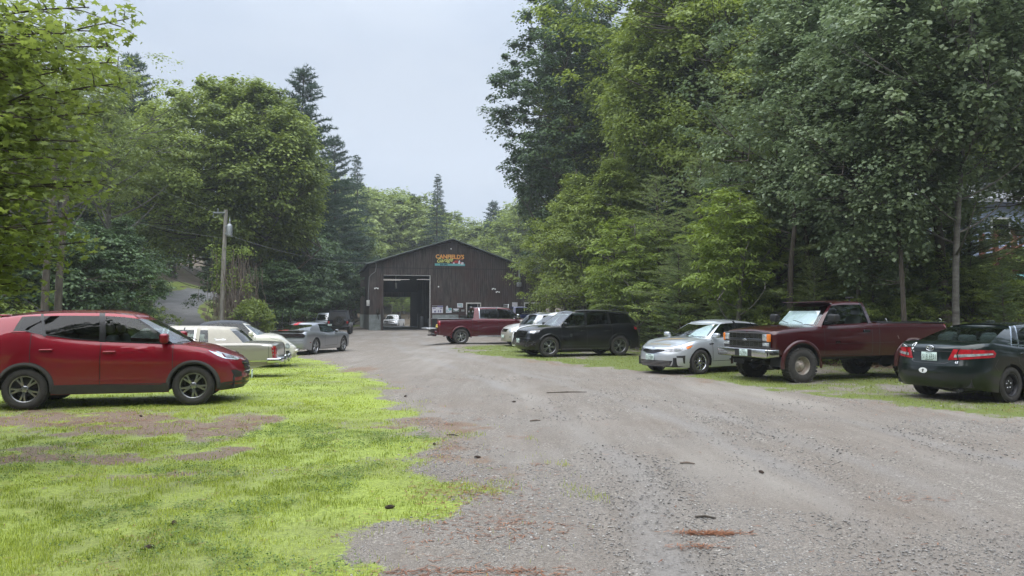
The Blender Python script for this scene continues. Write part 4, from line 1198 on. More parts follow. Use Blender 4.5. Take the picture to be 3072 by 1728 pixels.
def green_sedan():
    c = Car('green_sedan', 'dark green sedan seen from behind with a white ribbon and oval sticker on its tail', P_['green'],
        2.36, -2.44, .91, (1.3875, -1.3875), .325, .215,
        [(-2.44, .97), (-2.36, 1.03), (-2.2, 1.07), (-1.9, 1.08), (-1.5, 1.05), (-1.0, 1.0), (0, .955), (.7, .95), (1.1, .95), (1.6, .88), (2.1, .76), (2.36, .62)],
        [(-1.2, 1.34), (-.9, 1.375), (-.5, 1.405), (0, 1.415), (.45, 1.37)],
        dict(xw=1.35, xwt=.45, sw=.32, xb=-1.92, xbt=-.95, sb=.22, yb=.80, yt=.57, tlo=.06, thi=.88, bulge=.06,
             sides=[(.98, .34, 'S'), (-.14, -.12, 'K'), (-.22, -.2, 'S'), (-1.0, -.72, 'T'), (-1.04, -.76, 'S'), (-1.22, -.86, 'T'), (-1.26, -.9, 'P')], bmat=M['glass_rear']),
        sill=.2, zF=.2, zR=.26, ra=.375, cf=.8, nf=2.4, cr=.62, nr=3.0,
        tail=[(.2, -.16), (.34, -.02), (.5, 0), (.64, -.005), (.70, -.035), (.8, -.07), (1.0, -.10), (1.1, -.16)],
        doors=((.95, -.17), (-.17, -1.18)))
    s = c; c.chassis(seatmat=M['seat_light'], rows=[.15, -.85]); c.wheels(.215, ('steel', 12))
    for sg in (1, -1):
        y = sg
        tl = s.panel('tail_light', M['lamp_red'], [(-2.40, y * .50, .965), (-2.40, y * .44, .87), (-2.42, y * .40, .77), (-2.36, y * .60, .785), (-2.2, y * .82, .815), (-1.90, y * .9, .83), (-1.86, y * .9, .90), (-1.92, y * .9, .955), (-2.25, y * .8, .965)], (-.72, sg * .69, 0), off=.012)
        s.panel('lamp_band', M['lamp_clear'], [(-2.41, y * .53, .87), (-2.30, y * .74, .89), (-1.95, y * .9, .905), (-1.95, y * .9, .88), (-2.28, y * .75, .845), (-2.40, y * .50, .815)], (-.72, sg * .69, 0), off=.018, parent=tl)
        s.line('lamp_split', P_['green'], [(-2.39, y * .62, .98), (-2.41, y * .58, .88), (-2.41, y * .60, .77)], (-.72, sg * .69, 0), .016, .022)
        s.panel('headlight', M['lamp_clear'], [(2.2, y * .5, .72), (1.85, y * .86, .83), (1.7, y * .9, .84), (1.9, y * .86, .72), (2.2, y * .6, .64)], (.7, sg * .7, 0))
        s.line('window_trim', M['chrome'], [(1.02, y * .9, .995), (0, y * .9, .995), (-1.0, y * .9, 1.03), (-1.3, y * .9, 1.06)], (0, sg, 0), .02, .004)
        s.line('bumper_seam', M['black'], [(-1.78, y * .9, .80), (-1.88, y * .9, .68), (-1.78, y * .9, .58)], (0, sg, 0), .008)
    s.panel('plate_recess', P_['green'], [(-2.4, .42, .90), (-2.4, -.42, .90), (-2.4, -.36, .72), (-2.4, .36, .72)], (-1, 0, 0), off=.001)
    s.line('trunk_trim', M['black'], [(-2.42, .40, .925), (-2.42, -.40, .925)], (-1, 0, 0), .02, .012)
    s.line('trunk_seam', M['black'], [(-2.42, .70, 1.0), (-2.42, .42, .76), (-2.42, .3, .705), (-2.42, -.3, .705), (-2.42, -.42, .76), (-2.42, -.70, 1.0)], (-1, 0, 0), .012, .004)
    s.line('bumper_ledge', P_['green'], [(-2.3, .80, .66), (-2.44, .3, .64), (-2.44, -.3, .64), (-2.3, -.80, .66)], (-1, 0, 0), .03, .01)
    s.plate(-2.40, 0, .825, math.pi, '518 6931', h=.155)
    p = s.at((-2.4, 0, .975), (-1, 0, 0))
    b = MB()
    for (rx, rz, tw) in ((.075, .05, .008), (.03, .048, .006)): b.tube([(p.x - .03, rx * math.cos(t), p.z + rz * math.sin(t)) for t in np.linspace(0, 2 * math.pi, 25)], tw, 6, cap=False)
    b.tube([(p.x - .03, .055 * math.cos(t), p.z + .018 + .022 * math.sin(t)) for t in np.linspace(0, 2 * math.pi, 21)], .006, 6, cap=False)
    b.build('emblem', M['chrome'], s.root)
    # awareness ribbon
    pts = [(.30 - .035, -.07), (.30 + .01, -.01), (.30 + .03, .06), (.30 + .012, .10), (.30 - .012, .10), (.30 - .03, .06), (.30 - .01, -.01), (.30 + .035, -.07)]
    s.line('ribbon_sticker', M['white'], [(-2.4, .38 + a - .3, 1.0 - .03 + z) for a, z in pts], (-1, 0, .1), .018, .008)
    s.line('scratch_mark', M['white'], [(-2.4, .66, 1.02), (-2.4, .58, 1.0), (-2.4, .52, .985), (-2.4, .60, .985)], (-1, 0, 0), .008, .006)
    s.panel('oval_sticker', M['white'], [(-2.44, a, z) for a, z in ell(.10, .56, .085, .05)], (-1, 0, 0), off=.005, step=.03)
    s.panel('sticker_figure', M['black'], [(-2.44, .10 + a, .56 + z) for a, z in ((-.012, -.03), (.02, -.03), (.012, -.005), (.03, .012), (.012, .012), (0, .034), (-.014, .02), (-.026, .0), (-.006, -.004))][::-1], (-1, 0, 0), off=.008, step=.02)
    tv, tf = text_tris('LE', .035)
    s.panel('trim_badge', M['chrome'], [(-2.4, -.55, .74)] * 3, (-1, 0, 0), tris=([Vector((q.x + .50, q.y + .735)) for q in tv], tf), off=.006)
    s.handle(1, -1.02, .88, P_['green'], .2, .035); s.handle(0, -.0, .87, P_['green'], .2, .035)
    s.mirror(.85, .96, P_['green'], y=.82, sz=(.11, .2, .15))
    b = MB(); b.tube([(-2.3, -.55, .24), (-2.42, -.55, .23)], .035, 10); b.tube([(-1.9, .3, .22), (-2.0, -.1, .2), (-2.3, -.5, .23)], .03, 8); b.rbox(-2.2, -1.7, -.6, -.2, .19, .32, .06); b.build('exhaust', M['steel_dark'], s.root)
    b = MB(); b.rbox(-1.7, -1.45, -.45, .45, 1.02, 1.06, .02); b.build('parcel_shelf', M['seat_light'], s.root)
    b = MB()
    for y in (.42, 0, -.42): b.rbox(-1.36, -1.2, y - .16, y + .16, 1.04, 1.21, .06, seg=3)
    b.build('rear_headrest', M['seat_light'], s.root)
    b = MB(); b.rbox(-.62, -.5, -.05, .05, 1.455, 1.475, .01); b.build('roof_antenna', P_['green'], s.root)
    s.seams(); return c

def silver_sedan():
    c = Car('silver_sedan', 'silver sedan with student driver lettering and yellow and black arrow on its hood', P_['silver'],
        2.36, -2.48, .93, (1.4, -1.4), .33, .22,
        [(-2.48, .98), (-2.38, 1.05), (-2.1, 1.09), (-1.6, 1.07), (-1.0, 1.02), (0, .955), (.8, .93), (1.2, .93), (1.6, .88), (2.0, .79), (2.25, .71), (2.36, .665)],
        [(-1.2, 1.33), (-.8, 1.375), (-.3, 1.405), (.1, 1.395), (.4, 1.35)],
        dict(xw=1.35, xwt=.38, sw=.34, xb=-1.95, xbt=-1.0, sb=.2, yb=.81, yt=.58, tlo=.06, thi=.88, bulge=.06,
             sides=[(.98, .26, 'S'), (-.12, -.16, 'K'), (-.2, -.24, 'S'), (-1.0, -.85, 'K'), (-1.04, -.88, 'S'), (-1.4, -1.06, 'P')], wmat=M['glass_clear']),
        sill=.19, zF=.20, zR=.26, ra=.38, cf=.95, nf=2.35, cr=.6, nr=2.8,
        nose=[(.15, -.12), (.25, -.02), (.4, 0), (.55, -.015), (.62, -.05), (.7, -.07), (.8, -.2)], doors=((.98, -.16), (-.16, -1.15)), hoodcrown=.06)
    s = c; c.chassis(); c.wheels(.225, ('multi', 10), rimmat=M['alloy_bright'])
    for sg in (1, -1):
        y = sg
        hl = s.panel('headlight', M['lamp_dark'], [(2.25, y * .38, .655), (2.15, y * .62, .70), (1.9, y * .82, .755), (1.66, y * .91, .80), (1.80, y * .9, .70), (1.98, y * .82, .64), (2.15, y * .62, .60), (2.24, y * .45, .60)], (.68, sg * .72, .1), off=.008)
        s.panel('projector_lens', M['lamp_clear'], [(2.12, y * .64, .665), (2.02, y * .74, .69), (1.95, y * .8, .68), (2.02, y * .76, .65), (2.12, y * .64, .635)], (.68, sg * .72, .1), off=.014, parent=hl)
        s.panel('turn_signal', M['lamp_amber'], [(1.88, y * .85, .735), (1.70, y * .91, .78), (1.78, y * .9, .71), (1.87, y * .87, .68)], (.5, sg * .85, .1), off=.014, parent=hl)
        s.panel('bumper_intake', M['black'], [(2.12, y * .72, .50), (1.93, y * .86, .515), (1.94, y * .86, .30), (1.98, y * .84, .31), (1.99, y * .82, .45), (2.1, y * .72, .455)], (.6, sg * .8, 0), off=.008)
        s.panel('fender_vent', M['trimblack'], [(1.10, y * .92, .815), (.93, y * .92, .82), (.93, y * .92, .795), (1.08, y * .92, .785)], (0, sg, 0), off=.006)
        s.line('vent_trim', M['chrome'], [(1.0, y * .92, .812), (.93, y * .92, .812)], (0, sg, 0), .012, .01)
        s.line('window_trim', M['chrome'], [(1.03, y * .9, .975), (0, y * .9, .998), (-1.0, y * .9, 1.06), (-1.45, y * .9, 1.11)], (0, sg, 0), .014, .004)
        s.panel('tail_light', M['lamp_red'], [(-2.4, y * .4, .96), (-2.1, y * .86, 1.0), (-1.95, y * .9, .98), (-2.15, y * .86, .88), (-2.42, y * .4, .86)], (-.7, sg * .7, 0), off=.008)
    s.panel('grille', M['trimblack'], [(2.2, .40, .655), (2.2, .2, .665), (2.2, .0, .64), (2.2, -.2, .665), (2.2, -.40, .655), (2.2, -.42, .60), (2.2, -.1, .545), (2.2, .1, .545), (2.2, .42, .60)], (1, 0, 0), off=.008)
    s.line('grille_surround', M['chrome'], [(2.2, .42, .60), (2.2, .1, .542), (2.2, -.1, .542), (2.2, -.42, .60)], (1, 0, 0), .012, .012)
    s.panel('lower_grille', M['black'], [(2.3, .62, .375), (2.3, -.62, .375), (2.3, -.55, .245), (2.3, .55, .245)], (1, 0, 0), off=.008)
    for z in (.345, .31, .275): s.line('grille_bar', M['chrome'], [(2.3, .56, z), (2.3, -.56, z)], (1, 0, 0), .006, .012)
    s.line('lip', M['black'], [(2.0, .8, .215), (2.3, .4, .205), (2.34, 0, .2), (2.3, -.4, .205), (2.0, -.8, .215)], (1, 0, 0), .05, .01)
    s.plate(2.395, .0, .455, 0, '513 9089')
    p = s.at((2.3, 0, .70), (1, 0, .8))
    s.panel('emblem', M['chrome'], [(p.x, a, b) for a, b in ell(0, .715, .055, .018, 14)], (1, 0, .5), off=.006, step=.05)
    # hood graphics
    tv, tf = text_tris('STUDENT DRIVER', .075, .92)
    M['gold_ink'] = mat('gold_ink', (.40, .24, .05), .4)
    s.panel('hood_lettering', M['gold_ink'], [(2.05, 0, .8)] * 3, (0, 0, 1), up=(-1, 0, 0), tris=([Vector((q.x, q.y - 2.03)) for q in tv], tf), off=.004)
    s.panel('hood_arrow', M['gold_ink'], [(1.84, -.42, .9), (1.70, -.1, .9), (1.61, .25, .9), (1.48, .50, .9), (1.54, .28, .9), (1.62, 0, .9), (1.74, -.25, .9)], (0, 0, 1), off=.004)
    s.panel('hood_arrow_black', M['black'], [(1.62, -.42, .9), (1.50, -.1, .9), (1.42, .25, .9), (1.30, .50, .9), (1.36, .18, .9), (1.45, -.15, .9)], (0, 0, 1), off=.0045)  # black part of the printed arrow
    s.line('hood_arrow_edge', M['black'], [(1.9, -.50, .9), (1.75, -.1, .9), (1.66, .28, .9), (1.53, .56, .9)], (0, 0, 1), .02, .005)
    s.handle(0, -.0, .87, P_['silver'], .2, .03, (1,)); s.mirror(.86, .96, P_['silver'], y=.82, sz=(.12, .2, .13)); wipers(s, 1.2, .75, .98)
    s.line('hood_seam', M['black'], [(1.25, .80, 1.1), (1.8, .72, 1), (2.1, .5, .9), (2.2, 0, .84), (2.1, -.5, .9), (1.8, -.72, 1), (1.25, -.80, 1.1)], (0, 0, 1), .008, .003)
    b = MB()
    b.add([(.92, -.05, .99), (.92, .62, .99), (.45, .50, 1.32), (.52, .25, 1.27), (.7, .05, 1.15)], [(0, 1, 2, 3, 4)]); b.build('sun_shade', M['sunshade'], s.root)
    s.seams(); return c

def old_pickup():
    c = Car('maroon_pickup', 'lifted old maroon single cab pickup with chrome bumper and rusty steel wheels', P_['maroon'],
        2.485, -2.86, .965, (1.67, -1.67), .405, .27,
        [(-2.86, 1.36), (-1.5, 1.38), (-.6, 1.38), (0, 1.34), (.9, 1.31), (1.4, 1.29), (2.0, 1.25), (2.4, 1.20), (2.485, 1.17)],
        [(-.8, 1.86), (-.4, 1.895), (.1, 1.90), (.5, 1.87), (.7, 1.83)],
        dict(xw=1.28, xwt=.60, sw=.2, xb=-.60, xbt=-.50, sb=.04, yb=.86, yt=.66, tlo=.06, thi=.88, bulge=.04,
             sides=[(1.02, .50, 'S'), (.98, .47, 'S'), (-.36, -.30, 'K'), (-.40, -.34, 'P')], wmat=M['glass_clear'], smat=M['glass']),
        sill=.60, zF=.78, zR=.68, ra=.52, cf=.22, nf=4, cr=.12, nr=5,
        nose=[(.6, -.05), (.75, 0), (1.1, 0), (1.17, -.02), (1.3, -.1)], tail=[(.5, 0), (1.4, 0)], taper=.02,
        sect=[(-.4, .96), (0, .965), (.2, .99), (.5, 1.0), (.8, .99), (.86, .985), (.92, .965), (1, .93)],
        doors=((1.0, -.42, 0, .04),), bed=(-.72, -2.76), hoodcrown=.06, rcrown=.05, cat='pickup truck')
    s = c; c.chassis(seats=1, rows=[-.05]); c.wheels(.215, ('dish', 8), mud=True, track=1.0)
    c.archtrim(P_['maroon'], .075, .055, 'fender_flare')
    # bed
    b = MB(); z0 = .95
    b.box(-2.76, -.72, -.80, .80, z0 - .03, z0); b.box(-2.76, -.72, .80, .83, z0, 1.36); b.box(-2.76, -.72, -.83, -.80, z0, 1.36); b.box(-.74, -.70, -.8, .8, z0, 1.38); b.box(-2.80, -2.77, -.8, .8, z0, 1.36)
    b.build('bed_liner', M['black'], s.root)
    b = MB()
    for sg in (1, -1): b.rbox(-2.84, -.7, sg * .80, sg * .905, 1.375, 1.41, .012)
    b.build('bed_rail_cap', M['black'], s.root)
    b = MB()
    for x in (-.95, -2.7): b.tube([(x, .88, 1.41), (x, .88, 1.47), (x + .03, .86, 1.49), (x + .03, .86, 1.45)], .008, 6)
    b.build('tie_down', M['chrome'], s.root)
    s.panel('tail_light', M['lamp_red'], [(-2.8, .96, 1.36), (-2.86, .85, 1.36), (-2.86, .85, 1.02), (-2.8, .96, 1.02)], (-.6, .8, 0), off=.008)
    # face
    g = MB()
    g.rbox(2.47, 2.513, -.88, .88, .80, 1.17, .015); g.build('grille_panel', M['clad'], s.root)
    gr = MB(); gr.box(2.512, 2.5175, -.62, .62, 1.03, 1.14); gr.box(2.512, 2.5175, -.62, .62, .84, .955); gr.build('grille_opening', M['trimblack'], s.root)
    gb = MB()
    for z in (1.06, 1.085, 1.112, .87, .898, .925): gb.box(2.518, 2.524, -.62, .62, z - .003, z + .003)
    for y in np.linspace(-.5, .5, 7): gb.box(2.518, 2.5235, y - .004, y + .004, .84, .955); gb.box(2.518, 2.5235, y - .004, y + .004, 1.03, 1.14)
    gb.rbox(2.512, 2.535, -.62, .62, .96, 1.025, .008); gb.build('grille_bar', M['alloy_dark'], s.root)
    e = MB(); e.rbox(2.53, 2.545, -.085, .085, .978, 1.006, .006); e.rbox(2.53, 2.547, -.035, .035, .966, 1.018, .006); e.build('emblem', M['chrome'], s.root)
    for sg in (1, -1):
        h = MB(); h.rbox(2.50, 2.528, min(sg * .645, sg * .80), max(sg * .645, sg * .80), .98, 1.13, .012); h.build('headlight', M['lamp_clear'], s.root)
        h = MB(); h.rbox(2.46, 2.530, min(sg * .805, sg * .885), max(sg * .805, sg * .885), .96, 1.14, .012); h.build('turn_signal', M['lamp_amber'], s.root)
        h = MB(); h.rbox(2.50, 2.526, min(sg * .645, sg * .87), max(sg * .645, sg * .87), .86, .935, .012); h.build('parking_lamp', M['lamp_clear'], s.root)
    b = MB(); b.rbox(2.50, 2.66, -.95, .95, .585, .79, .035, seg=3)
    for sg in (1, -1): b.rbox(2.28, 2.60, min(sg * .90, sg * .965), max(sg * .90, sg * .965), .60, .785, .03)
    b.build('front_bumper', M['chrome_dirty'], s.root)
    b = MB(); b.rbox(2.655, 2.668, -.22, .42, .60, .775, .01); b.build('plate_mount', M['black'], s.root)
    s.plate(2.68, .14, .69, 0, '1G79FA')
    b = MB()
    for sg in (1, -1): b.tube([(2.3, sg * .42, .52), (2.62, sg * .42, .53), (2.66, sg * .42, .5)], .022, 6)
    b.rbox(1.3, 2.3, -.42, -.34, .45, .58, .02); b.rbox(1.3, 2.3, .34, .42, .45, .58, .02); b.rbox(-2.7, 1.3, -.42, -.34, .5, .64, .02); b.rbox(-2.7, 1.3, .34, .42, .5, .64, .02)
    for a in s.ax: b.tube([(a, -.8, .405), (a, .8, .405)], .07, 8); b.lathe([(.0, -.16), (.12, -.14), (.16, 0), (.12, .14), (0, .16)], 12, 'x', (a, .12, .405))
    b.build('frame', M['steel_dark'], s.root)
    b = MB(); b.rbox(.52, .86, -.70, .70, 1.885, 1.905, .008); b.add([(.84, -.70, 1.885), (.84, .70, 1.885), (.60, .70, 1.915), (.60, -.70, 1.915)], [(0, 1, 2, 3)])
    b.build('sun_visor', P_['maroon'], s.root)
    s.obj['shade'] = MB().add([(1.07, -.60, 1.36), (1.07, .66, 1.36), (.80, .60, 1.68), (.80, -.5, 1.68)], [(0, 1, 2, 3)]).build('sun_shade', M['sunshade'], s.root)
    s.mirror(.82, 1.40, M['black'], y=.90, sz=(.16, .26, .20))
    s.handle(0, -.24, 1.20, M['trimblack'], .2, .06)
    for sg in (1, -1):
        y = .965 * sg; d = (0, sg, 0)
        s.line('body_line', M['black'], [(.98, y, .90), (-1.1, y, .92)], d, .010, .004); s.line('upper_line', M['black'], [(2.3, y, 1.17), (.98, y, 1.25), (-.4, y, 1.29), (-2.8, y, 1.30)], d, .007, .003)
        s.line('cab_gap', M['black'], [(-.64, y, 1.36), (-.64, y, .62)], d, .016, .004)
        tv, tf = text_tris('2500', .05, bold=.002)
        s.panel('model_badge', M['chrome'], [(.6, y, .95)] * 3, d, tris=([Vector(((-q.x - .62) * 1 if False else q.x - .62 * sg, q.y + .945)) for q in tv], tf), off=.006)
        s.panel('worn_clearcoat', M['worn'], [(-1.42, y, 1.00), (-1.55, y, 1.02), (-1.75, y, 1.02), (-1.9, y, .98), (-1.72, y, .985)], d, off=.06)
    s.line('bed_wear', M['worn'], [(-1.2, .965, 1.08), (-1.24, .965, 1.0)], (0, 1, 0), .02, .004)
    s.line('hood_seam', M['black'], [(1.3, .84, 1.5), (2.44, .84, 1.4), (2.47, 0, 1.4), (2.44, -.84, 1.4), (1.3, -.84, 1.5)], (0, 0, 1), .01, .003)
    wipers(s, 1.22, .8, 1.36)
    b = MB(); b.tube([(-.35, .3, 1.93), (-.35, .3, 2.0)], .02, 6); b.rbox(-.42, -.3, .22, .38, 1.99, 2.03, .01); b.build('roof_light', M['black'], s.root)
    s.seams(); return c

def black_suv():
    c = Car('black_suv', 'black SUV with a slotted grille parked on the grass right of the drive', P_['black'],
        2.34, -2.48, .965, (1.457, -1.457), .385, .265,
        [(-2.48, 1.04), (-2.4, 1.15), (-2, 1.23), (-1, 1.20), (0, 1.165), (.9, 1.14), (1.2, 1.14), (1.6, 1.12), (2.0, 1.07), (2.25, 1.0), (2.34, .95)],
        [(-2.2, 1.56), (-1.8, 1.63), (-1.2, 1.69), (-.5, 1.72), (.1, 1.71), (.4, 1.67), (.55, 1.63)],
        dict(xw=1.30, xwt=.52, sw=.3, xb=-2.38, xbt=-2.02, sb=.1, yb=.86, yt=.68, tlo=.05, thi=.89, bulge=.045, black_frame=True,
             sides=[(1.0, .40, 'S'), (0.0, -.08, 'K'), (-.1, -.16, 'D'), (-1.02, -1.0, 'K'), (-1.12, -1.08, 'D'), (-2.0, -1.82, 'P')]),
        sill=.25, zF=.28, zR=.34, ra=.44, cf=.62, nf=3.0, cr=.5, nr=3.4,
        nose=[(.2, -.14), (.35, -.03), (.5, 0), (.66, 0), (.72, -.035), (.9, -.07), (1.0, -.12), (1.2, -.3)], doors=((.98, -.06), (-.06, -1.12)), hoodcrown=.05)
    s = c; c.chassis(); c.wheels(.26, ('split', 5), rimmat=M['alloy_mid']); c.archtrim(P_['black'], .05, .02)
    for sg in (1, -1):
        y = sg
        hl = s.panel('headlight', M['lamp_dark'], [(2.2, y * .58, .97), (1.98, y * .85, .985), (1.86, y * .93, .985), (1.90, y * .92, .90), (2.05, y * .82, .87), (2.22, y * .60, .88)], (.75, sg * .66, 0), off=.008)
        s.panel('projector_lens', M['lamp_clear'], [(2.15, y * .68, .945), (1.98, y * .85, .955), (1.98, y * .85, .93), (2.15, y * .68, .90)], (.75, sg * .66, 0), off=.014, parent=hl)
        s.panel('marker_lamp', M['lamp_red'], [(-2.3, y * .9, 1.10), (-2.12, y * .95, 1.12), (-2.12, y * .95, 1.0), (-2.35, y * .8, 1.0)], (-.6, sg * .8, 0), off=.008)
        s.panel('fog_recess', M['trimblack'], [(2.2, y * .60, .60), (2.0, y * .84, .61), (2.0, y * .84, .40), (2.2, y * .58, .40)], (.75, sg * .66, 0), off=.006)
        s.line('bumper_blade', M['alloy_dark'], [(2.28, y * .55, .42), (2.16, y * .64, .40), (1.98, y * .86, .56)], (.75, sg * .66, 0), .03, .014)
        s.line('sill_trim', M['alloy_dark'], [(.98, y * .96, .30), (-.98, y * .96, .30)], (0, sg, 0), .03, .01)
        s.panel('door_shield', M['alloy_dark'], [(.55, y, .86), (.65, y, .86), (.65, y, .77), (.60, y, .73), (.55, y, .77)], (0, sg, 0), off=.005)
    for k in range(7):
        y = (k - 3) * .145
        sl = s.panel('grille_slot', M['trimblack'], [(2.3, y - .048, .965), (2.3, y + .048, .965), (2.3, y + .044, .80), (2.3, y - .044, .80)], (1, 0, 0), off=.012)
        s.line('slot_surround', M['alloy_dark'], [(2.3, y - .05, .80), (2.3, y - .052, .967), (2.3, y + .052, .967), (2.3, y + .05, .80), (2.3, y - .05, .80)], (1, 0, 0), .012, .018, parent=sl)
    s.panel('lower_grille', M['trimblack'], [(2.3, .6, .62), (2.3, -.6, .62), (2.3, -.55, .36), (2.3, .55, .36)], (1, 0, 0), off=.006)
    s.line('bumper_line', M['alloy_dark'], [(2.1, .78, .70), (2.3, .4, .70), (2.3, -.4, .70), (2.1, -.78, .70)], (1, 0, 0), .02, .008)
    s.plate(2.375, 0, .60, 0, '472 3368')
    s.handle(0, .1, .95, P_['black'], .2, .03); s.handle(1, -.95, .97, P_['black'], .2, .03)
    s.mirror(.86, 1.12, P_['black'], y=.88, sz=(.13, .24, .16)); wipers(s, 1.18, .8, 1.17)
    for sg in (1, -1): s.line('roof_rail', M['black'], [(.3, .66 * sg, 1.7), (-.6, .66 * sg, 1.8), (-1.9, .64 * sg, 1.7)], (0, 0, 1), .035, .04)
    b = MB(); b.rbox(-1.8, -1.62, -.03, .03, 1.73, 1.80, .02); b.build('roof_fin', P_['black'], s.root)
    s.seams(); return c

def crew_pickup():
    c = Car('crew_cab_pickup', 'dark red crew cab pickup with its tailgate down in front of the garage', P_['maroon2'],
        2.80, -3.08, 1.0, (1.835, -1.835), .405, .28,
        [(-3.08, 1.30), (-2, 1.33), (-1.2, 1.34), (0, 1.32), (1.2, 1.30), (1.6, 1.30), (2.2, 1.26), (2.7, 1.16), (2.8, 1.12)],
        [(-1.3, 1.86), (-.9, 1.90), (0, 1.925), (.6, 1.91), (1.0, 1.85)],
        dict(xw=1.72, xwt=.95, sw=.25, xb=-1.18, xbt=-1.06, sb=.04, yb=.88, yt=.70, tlo=.05, thi=.88, bulge=.04,
             sides=[(1.42, .85, 'S'), (.22, .16, 'K'), (.16, .1, 'D'), (-.80, -.80, 'T'), (-.84, -.84, 'P')], smat=M['glass_dark']),
        sill=.42, zF=.45, zR=.5, ra=.50, cf=.35, nf=3.6, cr=.14, nr=5, tail=[(.5, 0), (1.4, 0)],
        doors=((1.35, .19, 0, .05), (.19, -.92, 0, .05)), bed=(-1.30, -3.2), openrear=(-2.9, .80, .80), hoodcrown=.06, cat='pickup truck')
    s = c; c.chassis(); c.wheels(.265, ('split', 6), track=.99)
    b = MB(); z0 = .85
    b.box(-3.05, -1.3, -.80, .80, z0 - .04, z0); b.box(-3.05, -1.3, .80, .83, z0, 1.30); b.box(-3.05, -1.3, -.83, -.80, z0, 1.30); b.box(-1.32, -1.28, -.8, .8, z0, 1.33)
    b.build('bed_liner', M['black'], s.root)
    b = MB()
    for sg in (1, -1): b.rbox(-3.06, -1.25, min(sg * .80, sg * .97), max(sg * .80, sg * .97), 1.315, 1.355, .012)
    b.build('bed_rail_cap', M['alloy_dark'], s.root)
    b = MB(); b.rbox(-3.62, -3.06, -.80, .80, .80, .86, .02); b.build('tailgate', M['alloy_flat'], s.root)
    b = MB()
    for sg in (1, -1): b.tube([(-3.05, sg * .79, 1.15), (-3.4, sg * .79, .87)], .006, 5)
    b.build('tailgate_cable', M['black'], s.root)
    for sg in (1, -1): s.panel('tail_light', M['lamp_red'], [(-3.05, sg * 1, 1.24), (-2.94, sg * 1, 1.24), (-2.94, sg * 1, .98), (-3.05, sg * 1, .98)], (0, sg, 0), off=.008)
    b = MB(); b.rbox(-3.22, -3.06, -.95, .95, .52, .72, .03); b.rbox(-3.2, -3.0, -.3, .3, .42, .55, .03); b.build('rear_bumper', P_['maroon2'], s.root)
    b = MB(); b.tube([(-3.05, 0, .48), (-3.42, 0, .48)], .035, 8); b.rbox(-3.4, -3.1, -.9, -.6, .5, .6, .05); b.build('hitch', M['steel_dark'], s.root)
    b = MB(); b.rbox(-3.14, -3.02, -.9, -.72, .86, .98, .04); b.rbox(-3.12, -3.0, -.84, -.7, .97, 1.05, .04); b.build('yellow_strap', M['strap'], s.root)
    s.panel('headlight', M['lamp_clear'], [(2.6, -.7, 1.05), (2.45, -.95, 1.05), (2.45, -.95, .9), (2.6, -.7, .9)], (.7, -.7, 0))
    for sg in (1, -1):
        b = MB(); b.rbox(-.95, 1.25, min(sg * .98, sg * 1.06), max(sg * .98, sg * 1.06), .40, .44, .015); b.build('side_step', M['alloy_flat'], s.root)
        s.line('window_trim', M['chrome'], [(1.45, sg, 1.345), (-.84, sg, 1.365)], (0, sg, 0), .02, .006)
        s.line('cab_gap', M['black'], [(-1.22, sg, 1.32), (-1.22, sg, .45)], (0, sg, 0), .016, .004)
    s.handle(0, .38, 1.16, P_['maroon2'], .2, .04); s.handle(1, -.75, 1.17, P_['maroon2'], .2, .04)
    s.mirror(1.22, 1.36, M['chrome'], y=.92, sz=(.16, .24, .22)); c.archtrim(P_['maroon2'], .06, .03)
    b = MB(); b.rbox(-1.12, -1.06, -.14, -.02, 1.93, 1.97, .01); b.rbox(-1.12, -1.06, .02, .14, 1.93, 1.97, .01); b.build('cargo_light', M['lamp_clear'], s.root)
    s.seams(); return c

